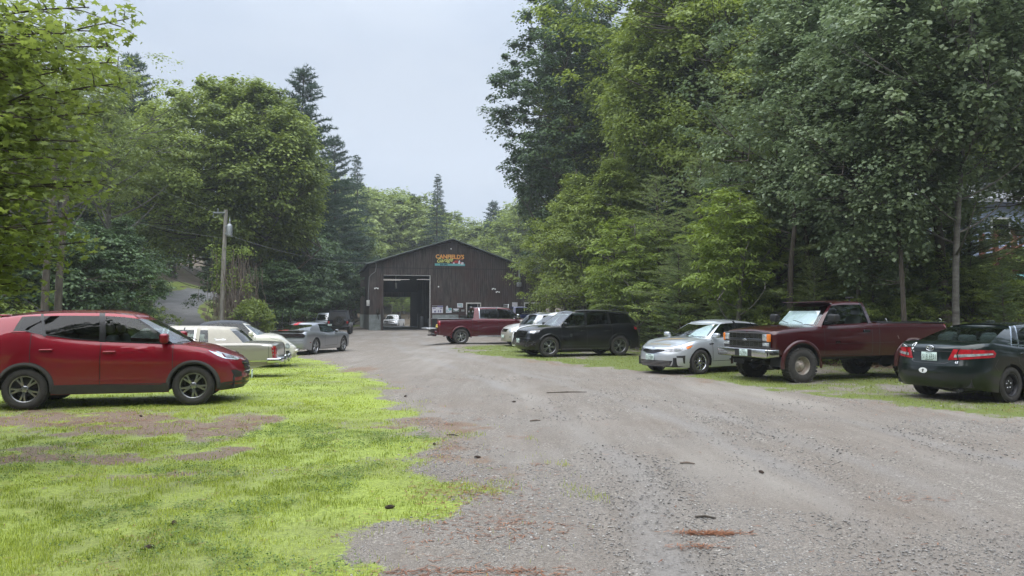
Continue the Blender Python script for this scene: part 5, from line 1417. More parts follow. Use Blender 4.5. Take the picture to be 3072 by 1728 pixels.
def silver_coupe():
    c = Car('silver_coupe', 'silver muscle coupe with a red stripe over its roof and trunk, seen from behind', P_['grey'],
        2.44, -2.58, .955, (1.475, -1.475), .36, .255,
        [(-2.58, .93), (-2.5, 1.0), (-2.2, 1.03), (-1.7, 1.05), (-1.2, 1.02), (-.7, .97), (.0, .91), (.7, .92), (1.2, .95), (1.7, .93), (2.1, .88), (2.35, .80), (2.44, .74)],
        [(-1.2, 1.32), (-.7, 1.375), (-.1, 1.39), (.2, 1.36)],
        dict(xw=1.12, xwt=.20, sw=.3, xb=-1.86, xbt=-1.05, sb=.16, yb=.80, yt=.57, tlo=.06, thi=.87, bulge=.05,
             sides=[(.78, .08, 'S'), (-.80, -.62, 'P')], smat=M['glass'], bmat=M['glass_front']),
        sill=.20, zF=.2, zR=.27, ra=.405, cf=.5, nf=2.9, cr=.34, nr=3.6,
        tail=[(.2, -.12), (.35, 0), (.6, 0), (.65, -.03), (.95, -.06), (1.0, -.08)], doors=((.72, -.62),), hoodcrown=.05,
        sect=[(-.2, .92), (0, .95), (.2, .985), (.5, .99), (.7, 1.0), (.84, .99), (.93, .955), (1, .91)])
    s = c; c.chassis(); c.wheels(.265, ('star', 5), rimmat=M['alloy_mid'])
    for sg in (1, -1): s.line('side_marker', M['lamp_red'], [(-2.1, sg, .55), (-1.98, sg, .55)], (0, sg, 0), .03, .006)
    b = MB(); b.rbox(-2.56, -2.34, -.62, .62, 1.045, 1.078, .015); b.rbox(-2.52, -2.30, -.78, -.6, 1.02, 1.072, .02); b.rbox(-2.52, -2.30, .6, .78, 1.02, 1.072, .02); b.build('spoiler', M['clad'], s.root)
    s.panel('tail_surround', M['chrome'], [(-2.5, a * 1, z) for a, z in ((-.80, .955), (-.86, .90), (-.86, .80), (-.80, .74), (.80, .74), (.86, .80), (.86, .90), (.80, .955))], (-1, 0, 0), off=.006)
    s.panel('tail_light', M['lamp_smoke'], [(-2.5, a * 1, z) for a, z in ((-.78, .935), (-.835, .89), (-.835, .80), (-.78, .762), (.78, .762), (.835, .80), (.835, .89), (.78, .935))], (-1, 0, 0), off=.014)
    s.line('tail_bar', M['alloy_dark'], [(-2.5, .82, .80), (-2.5, -.82, .80)], (-1, 0, 0), .02, .02)
    s.line('bumper_groove', M['black'], [(-2.5, .8, .62), (-2.58, 0, .62), (-2.5, -.8, .62)], (-1, 0, 0), .012, .004)
    M['stripe'] = mat('red_stripe', (.45, .02, .03), .35)
    s.panel('red_stripe', M['stripe'], [(-1.2, .12, 1.4), (-1.2, .34, 1.4), (.1, .34, 1.4), (.1, .12, 1.4)], (0, 0, 1), off=.006)
    s.panel('red_stripe', M['stripe'], [(-1.9, .12, 1.4), (-1.9, .34, 1.4), (-2.32, .34, 1.4), (-2.32, .12, 1.4)], (0, 0, 1), off=.006)
    b = MB(); b.rbox(-2.562, -2.335, .12, .34, 1.074, 1.082, .002); b.build('red_stripe', M['stripe'], s.root)
    s.handle(0, -.42, .84, P_['grey'], .18, .03); s.mirror(.66, .93, P_['grey'], y=.82, sz=(.12, .18, .13))
    b = MB()
    for sg in (1, -1): b.rbox(-2.62, -2.4, min(sg * .45, sg * .65), max(sg * .45, sg * .65), .24, .31, .03)
    b.build('exhaust', M['steel_dark'], s.root)
    s.plate(-2.6, 0, .45, math.pi)
    s.seams(); return c

def limousine():
    c = Car('beige_luxury_sedan', 'boxy beige old luxury sedan with cream vinyl roof and chrome bumper, tail to the drive', P_['beige'],
        2.55, -2.80, .985, (1.49, -1.49), .34, .22,
        [(-2.80, .90), (-2.7, .935), (-2.0, .97), (-1.0, .96), (0, .955), (1.1, .95), (2.0, .93), (2.5, .90), (2.55, .88)],
        [(-1.7, 1.325), (-1.2, 1.36), (-.3, 1.375), (.4, 1.365), (.7, 1.34)],
        dict(xw=1.25, xwt=.68, sw=.2, xb=-2.02, xbt=-1.60, sb=.10, yb=.85, yt=.66, tlo=.05, thi=.86, bulge=.03, vinyl=.15, vinylmat=M['vinyl_cream'],
             sides=[(1.0, .58, 'S'), (.12, .08, 'T'), (.09, .055, 'V'), (.0, -.03, 'T'), (-.03, -.06, 'S'), (-.42, -.42, 'K'), (-.46, -.46, 'S'), (-.70, -.70, 'T'), (-.74, -.74, 'V'), (-.84, -.84, 'S'), (-1.08, -1.02, 'V')]),
        sill=.26, zF=.36, zR=.40, ra=.375, cf=.16, nf=4.5, cr=.14, nr=4.5,
        nose=[(.3, 0), (.9, 0), (1, -.02)], tail=[(.3, -.0), (.55, 0), (.75, .0), (.95, -.04), (1.0, -.05)], hoodcrown=.035, rcrown=.04, crown=.03,
        sect=[(-.2, .95), (0, .965), (.3, .985), (.6, .995), (.8, 1.0), (.93, .985), (1, .95)], doors=((.98, .05), (.05, -.88)))
    s = c; c.chassis(); c.wheels(.19, ('multi', 12), rimmat=M['chrome'])
    for sg in (1, -1):
        y = sg
        s.line('body_molding', M['chrome'], [(2.4, y, .50), (1.9, y, .50)], (0, sg, 0), .03, .012)
        s.line('body_molding', M['chrome'], [(1.1, y, .50), (-1.08, y, .50)], (0, sg, 0), .03, .012); s.line('body_molding', M['chrome'], [(-1.9, y, .50), (-2.62, y, .50)], (0, sg, 0), .03, .012)
        s.panel('lower_body', M['tan'], [(1.08, y, .485), (-1.08, y, .485), (-1.08, y, .28), (1.08, y, .28)], (0, sg, 0), off=.005); s.panel('lower_body', M['tan'], [(-1.9, y, .485), (-2.6, y, .485), (-2.6, y, .40), (-1.9, y, .36)], (0, sg, 0), off=.005)
        s.line('shoulder_line', M['chrome'], [(2.4, y, .90), (-2.6, y, .90)], (0, sg, 0), .010, .006)
        s.line('fender_gap', M['black'], [(-2.62, y, .93), (-2.62, y, .45)], (0, sg, 0), .008, .003)
        tl = s.panel('tail_light', M['lamp_red'], [(-2.8, y * .93, .88), (-2.8, y * .74, .88), (-2.8, y * .74, .56), (-2.8, y * .93, .56)], (-1, 0, 0), off=.01)
        s.panel('reverse_lamp', M['lamp_clear'], [(-2.8, y * .74, .86), (-2.8, y * .62, .86), (-2.8, y * .62, .58), (-2.8, y * .74, .58)], (-1, 0, 0), off=.012)
        s.panel('side_lamp', M['lamp_red'], [(-2.69, y, .86), (-2.76, y, .86), (-2.79, y, .58), (-2.72, y, .58)], (0, sg, 0), off=.01)
        s.panel('headlight', M['lamp_clear'], [(2.5, y * .9, .8), (2.5, y * .6, .8), (2.5, y * .6, .62), (2.5, y * .9, .62)], (1, 0, 0), off=.01)
    b = MB(); b.rbox(-2.95, -2.80, -.97, .97, .44, .58, .03, seg=3)
    for sg in (1, -1): b.rbox(-2.92, -2.58, min(sg * .955, sg * 1.01), max(sg * .955, sg * 1.01), .45, .57, .025)
    for sg in (1, -1): b.rbox(-2.99, -2.93, sg * .35 - .04, sg * .35 + .04, .40, .62, .02)
    b.build('rear_bumper', M['chrome'], s.root)
    b = MB(); b.rbox(2.55, 2.68, -.97, .97, .42, .56, .03, seg=3); b.build('front_bumper', M['chrome'], s.root)
    s.panel('grille', M['chrome'], [(2.5, .35, .86), (2.5, -.35, .86), (2.5, -.35, .58), (2.5, .35, .58)], (1, 0, 0), off=.015)
    b = MB(); b.tube([(.10, -.66, 1.39), (.10, -.5, 1.425), (.10, 0, 1.445), (.10, .5, 1.425), (.10, .66, 1.39)], .014, 6); b.build('roof_band', M['chrome'], s.root)
    s.mirror(.86, .97, M['chrome'], y=.88, sz=(.09, .16, .11)); s.handle(0, .18, .86, M['chrome'], .16, .03); s.handle(1, -.72, .86, M['chrome'], .16, .03)
    tv, tf = text_tris('Town Car', .05, .32, shear=.3)
    s.panel('roof_badge', M['chrome'], [(-1.3, .8, 1.1)] * 3, (0, 1, 0), tris=([Vector((q.x + 1.36, q.y + 1.06)) for q in tv], tf), off=.012)
    s.seams(); return c

def beetle():
    c = Car('cream_convertible', 'rounded cream convertible with a dark soft top behind the beige sedan', P_['cream'],
        2.04, -2.02, .86, (1.255, -1.255), .325, .205,
        [(-2.02, .70), (-1.9, .86), (-1.6, 1.0), (-1.1, 1.04), (-.3, .98), (.6, .96), (1.0, .98), (1.3, .96), (1.6, .88), (1.85, .73), (1.98, .60), (2.04, .52)],
        [(-1.5, 1.22), (-1.1, 1.36), (-.5, 1.455), (.1, 1.45), (.45, 1.37)],
        dict(xw=1.12, xwt=.42, sw=.36, xb=-1.45, xbt=-1.1, sb=.15, yb=.74, yt=.55, tlo=.05, thi=.88, bulge=.03, allvinyl=True, vinylmat=M['softtop'],
             sides=[(.72, .30, 'S'), (-.45, -.45, 'K'), (-.5, -.5, 'S'), (-.85, -.8, 'V')]),
        sill=.22, zF=.22, zR=.26, ra=.385, cf=1.0, nf=2.1, cr=1.0, nr=2.1, nose=[(.1, -.15), (.3, 0), (.55, 0), (.7, -.1), (1, -.2)], tail=[(.1, -.15), (.3, 0), (.6, 0), (.8, -.1), (1.1, -.25)],
        doors=((.75, -.5),), hoodcrown=.09)
    s = c; c.chassis(); c.wheels(.21, ('star', 6)); c.archtrim(P_['cream'], .10, .05)
    for sg in (1, -1):
        s.panel('headlight', M['lamp_clear'], [(1.86 + .0 * a, sg * (.60 + a), .66 + b) for a, b in ell(0, 0, .13, .10, 16)], (.85, sg * .45, .3), off=.014, step=.06)
        s.panel('fog_lamp', M['lamp_clear'], [(1.95, sg * (.55 + a), .38 + b) for a, b in ell(0, 0, .06, .05, 12)], (.9, sg * .4, 0), off=.01, step=.06)
        s.line('door_line', M['black'], [(1.2, sg, .92), (1.6, sg * .8, .8)], (0, sg, 0), .006, .002)
    b = MB(); b.rbox(2.0, 2.1, -.5, .5, .40, .50, .04); b.build('front_bumper', P_['cream'], s.root)
    s.line('hood_seam', M['black'], [(1.05, .66, 1.1), (1.5, .62, 1), (1.85, .38, .9), (1.93, 0, .84), (1.85, -.38, .9), (1.5, -.62, 1), (1.05, -.66, 1.1)], (0, 0, 1), .008, .003)
    s.mirror(.62, .98, P_['cream'], y=.76, sz=(.14, .2, .15)); s.handle(0, -.3, .85, P_['cream'], .16, .03); wipers(s, 1.0, .7, 1.03)
    s.seams(); return c

def suv(name, label, pm, xF, xR, Wh, ax, r, hb, H, front='plain', wheel=('multi', 10), rimmat=None, **k):
    """plain family SUV used for the half hidden ones"""
    c = Car(name, label, pm, xF, xR, Wh, ax, r, .23,
        [(xR, hb - .12), (xR + .15, hb + .02), (xR + .6, hb + .06), (-.5, hb + .02), (.6, hb), (xF - 1.1, hb), (xF - .5, hb - .08), (xF - .12, hb - .18), (xF, hb - .25)],
        [(xR + .35, H - .15), (xR + .7, H - .10), (-.5, H - .05), (.1, H - .055), (.45, H - .1)],
        dict(xw=xF - 1.02, xwt=xF - 1.78, sw=.3, xb=xR + .16, xbt=xR + .52, sb=.1, yb=Wh - .09, yt=Wh - .27, tlo=.05, thi=.88,
             sides=[(xF - 1.32, xF - 1.9, 'S'), (-.05, -.12, 'K'), (-.12, -.2, 'S'), (-1.0, -1.0, 'K'), (-1.06, -1.06, 'S'), (xR + .62, xR + .85, 'P')]),
        sill=.25, zF=.25, zR=.32, ra=r + .05, cf=.65, nf=2.6, cr=.5, nr=3, doors=((xF - 1.2, -.08), (-.08, -1.0)), hoodcrown=.05, **k)
    s = c; c.chassis(); c.wheels(.22, wheel, rimmat=rimmat)
    for sg in (1, -1):
        s.panel('headlight', M['lamp_clear'], [(xF - .12, sg * .45, hb - .27), (xF - .4, sg * (Wh - .1), hb - .19), (xF - .5, sg * (Wh - .03), hb - .2), (xF - .42, sg * (Wh - .08), hb - .36), (xF - .1, sg * .5, hb - .40)], (.75, sg * .66, 0), off=.008)
        s.panel('tail_light', M['lamp_red'], [(xR + .1, sg * (Wh - .2), hb + .03), (xR + .3, sg * Wh, hb + .05), (xR + .35, sg * Wh, hb - .12), (xR + .05, sg * (Wh - .35), hb - .12)], (-.7, sg * .7, 0), off=.008)
    s.mirror(xF - 1.38, hb + .03, pm, y=Wh - .07, sz=(.13, .2, .15)); s.handle(0, .1, hb - .14, pm); s.handle(1, -.85, hb - .13, pm)
    s.seams(); return c

def pickup(name, label, pm, xF, xR, Wh, ax, r, lift, cabr, wheel=('multi', 8), crew=False, **k):
    H = 1.80 + lift; hb = 1.18 + lift
    c = Car(name, label, pm, xF, xR, Wh, ax, r, .25,
        [(xR, hb + .02), (-.6, hb + .04), (0, hb + .02), (xF - 1.2, hb), (xF - .5, hb - .04), (xF, hb - .12)],
        [(cabr - .1, H - .10), (cabr + .4, H - .05), (xF - 2.1, H - .05), (xF - 1.75, H - .1)],
        dict(xw=xF - 1.15, xwt=xF - 1.78, sw=.22, xb=cabr, xbt=cabr + .1, sb=.04, yb=Wh - .1, yt=Wh - .27, tlo=.05, thi=.88,
             sides=[(xF - 1.38, xF - 1.88, 'S'), (cabr + .22, cabr + .24, 'P')]),
        sill=.38 + lift * .6, zF=.42 + lift * .6, zR=.48 + lift * .6, ra=r + .08, cf=.28, nf=3.6, cr=.12, nr=5, doors=((xF - 1.35, cabr + .18, 0, .05),), bed=(cabr - .12, xR - .2), hoodcrown=.05, cat='pickup truck', **k)
    s = c; c.chassis(seats=1, rows=[cabr + .55]); c.wheels(.21, wheel)
    b = MB(); z0 = hb - .45
    b.box(xR + .03, cabr - .12, -Wh + .17, Wh - .17, z0 - .04, z0); b.box(xR + .03, cabr - .12, Wh - .17, Wh - .15, z0, hb); b.box(xR + .03, cabr - .12, -Wh + .15, -Wh + .17, z0, hb); b.box(cabr - .14, cabr - .1, -Wh + .17, Wh - .17, z0, hb)
    b.build('bed_liner', M['black'], s.root)
    gz = hb - .15
    s.panel('grille', M['trimblack'], [(xF, .55, gz), (xF, -.55, gz), (xF, -.5, gz - .28), (xF, .5, gz - .28)], (1, 0, 0), off=.01)
    s.line('grille_bar', M['chrome'], [(xF, .55, gz - .12), (xF, -.55, gz - .12)], (1, 0, 0), .03, .016)
    for sg in (1, -1):
        s.panel('headlight', M['lamp_dark'] if name == 'white_pickup' else M['lamp_clear'], [(xF, sg * .58, gz), (xF - .06, sg * (Wh - .06), gz), (xF - .06, sg * (Wh - .08), gz - .24), (xF, sg * .55, gz - .26)], (.9, sg * .4, 0), off=.01)
    b = MB(); b.rbox(xF - .05, xF + .1, -Wh + .03, Wh - .03, hb - .66, hb - .46, .03); b.build('front_bumper', M['chrome'], s.root)
    s.mirror(xF - 1.42, hb + .05, M['black'], y=Wh - .08, sz=(.13, .24, .2)); s.handle(0, cabr + .4, hb - .15, M['black'])
    s.seams(); return c

def off_roader():
    r_ = empty('black_off_roader', label='boxy black off-roader seen from behind with a spare wheel on its tailgate', cat='car')
    b = MB(); Wd = .80
    b.rbox(-1.95, 1.85, -Wd, Wd, .52, 1.12, .04); b.rbox(.75, 1.95, -.62, .62, .6, 1.16, .05); b.rbox(-2.05, -1.9, -.88, .88, .48, .66, .03); b.rbox(1.9, 2.1, -.85, .85, .5, .68, .03)
    b.build('body', P_['black'], r_)
    t = MB()
    vs = [(-1.95, -Wd * .98, 1.12), (-1.95, Wd * .98, 1.12), (.75, Wd * .98, 1.12), (.75, -Wd * .98, 1.12), (-1.82, -.68, 1.78), (-1.82, .68, 1.78), (.38, .68, 1.80), (.38, -.68, 1.80)]
    t.add(vs, [(0, 1, 5, 4), (1, 2, 6, 5), (2, 3, 7, 6), (3, 0, 4, 7)])
    t.rbox(-1.86, .42, -.70, .70, 1.76, 1.84, .035, seg=3); t.build('soft_top', M['softtop'], r_)
    w = MB(); w.add([(-1.962, -.60, 1.20), (-1.962, .60, 1.20), (-1.862, .54, 1.68), (-1.862, -.54, 1.68)], [(0, 1, 2, 3)]); w.build('rear_window', M['black'], r_)
    w = MB(); w.add([(.77, -.66, 1.18), (.77, .66, 1.18), (.44, .60, 1.74), (.44, -.60, 1.74)], [(0, 1, 2, 3)]); w.build('windshield', M['glass_dark'], r_)
    tm = wheel_meshes(.40, .26, .22, ('star', 5), True)
    for a in (1.25, -1.25):
        for sg in (1, -1):
            o = bpy.data.objects.new('wheel', tm[0]); COL.objects.link(o); o.parent = r_; o.location = (a, sg * .80, .40); o.rotation_euler = (0, .4, 0 if sg > 0 else math.pi)
            q = bpy.data.objects.new('rim', tm[1]); COL.objects.link(q); q.parent = o
            f = MB(); th = np.linspace(.1, math.pi - .1, 9)
            P = [(a + .52 * math.cos(t_), sg * .76, .42 + .48 * math.sin(t_)) for t_ in th] + [(a + .54 * math.cos(t_), sg * .96, .42 + .46 * math.sin(t_)) for t_ in th]
            f.add(P, [(k, k + 1, 10 + k, 9 + k) for k in range(8)], 0, True); f.add([(x, y, z - .05) for x, y, z in P], [(k, k + 1, 10 + k, 9 + k) for k in range(8)], 0, True); f.build('fender_flare', M['clad'], r_)
    o = bpy.data.objects.new('spare_wheel', tm[0]); COL.objects.link(o); o.parent = r_; o.location = (-2.12, -.05, 1.06); o.rotation_euler = (0, 0, math.pi / 2)
    q = bpy.data.objects.new('rim', tm[1]); COL.objects.link(q); q.parent = o; q.material_slots[0].link = 'OBJECT'; q.material_slots[0].material = M['alloy_dark']
    for sg in (1, -1): MB().rbox(-1.99, -1.94, sg * .70 - .07, sg * .70 + .07, .82, 1.02, .015).build('tail_light', M['lamp_red'], r_)
    c = MB(); c.rbox(-1.99, -1.955, -.62, .62, .66, 1.10, .02); c.build('tailgate', P_['black'], r_)
    Car.plate(type('x', (), {'root': r_})(), -2.0, .62, .72, math.pi)
    MB().box(-1.8, 1.8, -.5, .5, .38, .56).tube([(-1.25, -.8, .4), (-1.25, .8, .4)], .06, 8).build('underbody', M['black'], r_)
    for sg in (1, -1): MB().rbox(.55, .68, min(sg * .82, sg * 1.0), max(sg * .82, sg * 1.0), 1.14, 1.32, .03).build('side_mirror', M['black'], r_)
    return r_

M['alloy_mid'] = mat('alloy_grey', (.36, .365, .38), .3, metal=1)
M['alloy_bright'] = mat('alloy_silver', (.60, .61, .64), .25, metal=1)
M['alloy_flat'] = mat('painted_alloy', (.38, .39, .40), .4, metal=.6, noise=.3, nscale=5)
M['chrome_dirty'] = mat('worn_chrome', (.50, .50, .49), .2, metal=1, noise=.3, nscale=4, var=(.62, .62, .62), bump=.15, bscale=3)
M['strap'] = mat('yellow_strap', (.5, .4, .08), .6)
M['worn'] = mat('worn_paint', (.22, .15, .14), .8, noise=.4, nscale=12)
M['lamp_smoke'] = mat('smoked_lens', (.02, .012, .014), .08, coat=1)

def build_cars():
    red_suv().put(-7.12, 13.85, 14.5, 0)
    green_sedan().put(9.92, 15.08, 25.6, .0)
    silver_sedan().put(5.72, 21.5, 212, .0)
    old_pickup().put(8.0, 19.0, 199, .0)
    black_suv().put(2.45, 29.3, 200, .0)
    crew_pickup().put(-1.16, 40.7, 16.5, 0)
    silver_coupe().put(-9.3, 35.1, 78.7, -.2)
    limousine().put(-9.13, 20.4, 188.5, -.13)
    beetle().put(-9.5, 25.9, 12, -.12)
    off_roader_ = off_roader(); off_roader_.location = (-13.7, 60, 0); off_roader_.rotation_euler = (0, 0, R(99))
    g = suv('champagne_suv', 'champagne coloured older SUV nosing out between the dark red pickup and grey hatchback', P_['gold'], 2.2, -2.35, .90, (1.35, -1.35), .34, 1.10, 1.68)
    g.panel('grille', M['trimblack'], [(2.2, .34, .86), (2.2, -.34, .86), (2.2, -.28, .72), (2.2, .28, .72)], (1, 0, 0), off=.008)
    g.line('grille_bar', M['chrome'], [(2.2, .32, .79), (2.2, -.32, .79)], (1, 0, 0), .025, .014)
    for sg in (1, -1): g.panel('fog_lamp', M['lamp_clear'], [(2.1, sg * (.62 + a), .48 + b) for a, b in ell(0, 0, .07, .055, 12)], (.85, sg * .5, 0), off=.01, step=.06)
    g.plate(2.24, 0, .5, 0); g.put(1.6, 38.0, 203)
    g = suv('grey_hatchback', 'grey hatchback SUV with a black roof, its tail towards the drive', P_['grey'], 2.2, -2.25, .90, (1.3, -1.3), .34, 1.08, 1.66)
    g.put(2.5, 35.2, 22)
    MB().rbox(-2.0, -1.7, -.55, .55, 1.60, 1.63, .01).build('spoiler', M['black'], g.root)
    w_ = suv('white_suv', 'white crossover whose nose shows beside the black SUV', P_['white'], 2.2, -2.3, .93, (1.35, -1.35), .36, 1.12, 1.68)
    w_.panel('grille', M['trimblack'], [(2.2, .26, .84), (2.2, -.26, .84), (2.2, -.14, .62), (2.2, -.42, .32), (2.2, .42, .32), (2.2, .14, .62)], (1, 0, 0), off=.01)
    for sg in (1, -1): w_.panel('fog_recess', M['black'], [(2.05, sg * .68, .56), (1.95, sg * .8, .56), (2.0, sg * .78, .40), (2.1, sg * .6, .36)], (.8, sg * .6, 0), off=.01)
    w_.put(2.15, 32.4, 203)
    t = pickup('white_pickup', 'white pickup parked behind the garage, seen through its open doors', P_['white'], 2.5, -2.9, .98, (1.65, -1.75), .39, .12, -.6)
    t.put(-15.2, 97, 268, -.45)
    t = pickup('navy_flatbed_truck', 'navy blue single cab truck with a slatted rack behind the cab, by the garage wall', P_['blue'], 2.6, -2.7, .98, (1.7, -1.7), .41, .32, -.35)
    b = MB(); x = -.62; zt = 2.22
    b.tube([(x - .1, -.85, 1.5), (x, -.80, zt), (x, .80, zt), (x - .1, .85, 1.5)], .035, 8)
    for z in np.linspace(1.62, 2.12, 7): b.box(x - .02, x + .01, -.8, .8, z - .018, z + .018)
    b.build('headache_rack', M['alloy_flat'], t.root); t.put(.2, 53, 12)
    t = pickup('silver_pickup', 'silver pickup facing the drive, its windshield above the silver coupe', P_['silver'], 2.3, -2.4, .86, (1.45, -1.45), .34, -.12, -.5)
    t.put(-15.2, 61.5, 283)
if 'cars' not in SKIP: build_cars()
# ------------------------------------------------------------------ garage
def gpx(u, v, z=0.):
    """point on level z seen at photo pixel (u, v)"""
    pit = math.atan((VH - 864) / FPX); a = (u - 1536) / FPX; b = -(v - 864) / FPX
    d = Vector((a, math.cos(pit) - b * math.sin(pit), math.sin(pit) + b * math.cos(pit)))
    t = (z - HCAM) / d.z
    return Vector((d.x * t, d.y * t, z))

M['siding'] = None
def siding_mat():
    m, n, l, b = nmat('dark_board_siding')
    t = n.new('ShaderNodeTexCoord')
    def noise(sc, st, det=6):
        mp = n.new('ShaderNodeMapping'); mp.inputs['Scale'].default_value = st; l.new(t.outputs['Object'], mp.inputs['Vector'])
        x = n.new('ShaderNodeTexNoise'); x.inputs['Scale'].default_value = sc; x.inputs['Detail'].default_value = det; x.inputs['Roughness'].default_value = .7
        l.new(mp.outputs['Vector'], x.inputs['Vector']); return x.outputs['Fac']
    r1 = n.new('ShaderNodeValToRGB'); e = r1.color_ramp.elements
    e[0].position = .35; e[0].color = (.010, .008, .0078, 1); e[1].position = .68; e[1].color = (.105, .088, .08, 1)
    l.new(noise(5, (1.6, 1.6, .12)), r1.inputs['Fac'])
    mx = n.new('ShaderNodeMix'); mx.data_type = 'RGBA'; mx.inputs['B'].default_value = (.058, .033, .030, 1)
    r2 = n.new('ShaderNodeValToRGB'); r2.color_ramp.elements[0].position = .45; r2.color_ramp.elements[0].color = (0, 0, 0, 1); r2.color_ramp.elements[1].position = .6; r2.color_ramp.elements[1].color = (.7, .7, .7, 1)
    l.new(noise(.35, (1, 1, .8), 3), r2.inputs['Fac']); l.new(r2.outputs['Color'], mx.inputs['Factor']); l.new(r1.outputs['Color'], mx.inputs['A'])
    l.new(mx.outputs['Result'], b.inputs['Base Color']); b.inputs['Roughness'].default_value = .75; b.inputs['Specular IOR Level'].default_value = .25
    wv = n.new('ShaderNodeTexWave'); wv.inputs['Scale'].default_value = 1.6; wv.bands_direction = 'X'; wv.inputs['Distortion'].default_value = .3
    l.new(t.outputs['Object'], wv.inputs['Vector'])
    bp = n.new('ShaderNodeBump'); bp.inputs['Strength'].default_value = .6; bp.inputs['Distance'].default_value = .02; l.new(wv.outputs['Fac'], bp.inputs['Height']); l.new(bp.outputs['Normal'], b.inputs['Normal'])
    return m
M['siding'] = siding_mat()
M['concrete'] = mat('painted_concrete', (.19, .215, .215), .8, noise=.35, nscale=2.5, bump=.4, bscale=12)
M['roofmetal'] = mat('roof_metal', (.045, .055, .052), .5, noise=.3, nscale=3)
M['roofedge'] = mat('roof_edge', (.16, .19, .18), .5)
M['floor'] = mat('workshop_floor', (.10, .10, .10), .7, noise=.4, nscale=1.5)
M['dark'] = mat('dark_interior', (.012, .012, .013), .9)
M['frame'] = mat('light_trim', (.52, .52, .50), .6, noise=.2, nscale=6)
M['galv'] = mat('galvanised', (.32, .34, .35), .45, metal=.6, noise=.2, nscale=6)
M['darkglass'] = mat('dark_pane', (.01, .011, .012), .08)

GA = math.radians(14.06); GO = Vector((-13.64, 72.0, 0)); GE = Vector((math.cos(GA), math.sin(GA), 0)); GN = Vector((-math.sin(GA), math.cos(GA), 0))
def gt(u, v=None, off=0.):
    """position along the garage front (and height) seen at photo pixel (u, v)"""
    k = (u - 1536) / FPX; o = GO + GN * off
    t = (k * o.y - o.x) / (GE.x - k * GE.y)
    return (t, HCAM + (VH - v) / FPX * (o.y + GE.y * t)) if v is not None else t

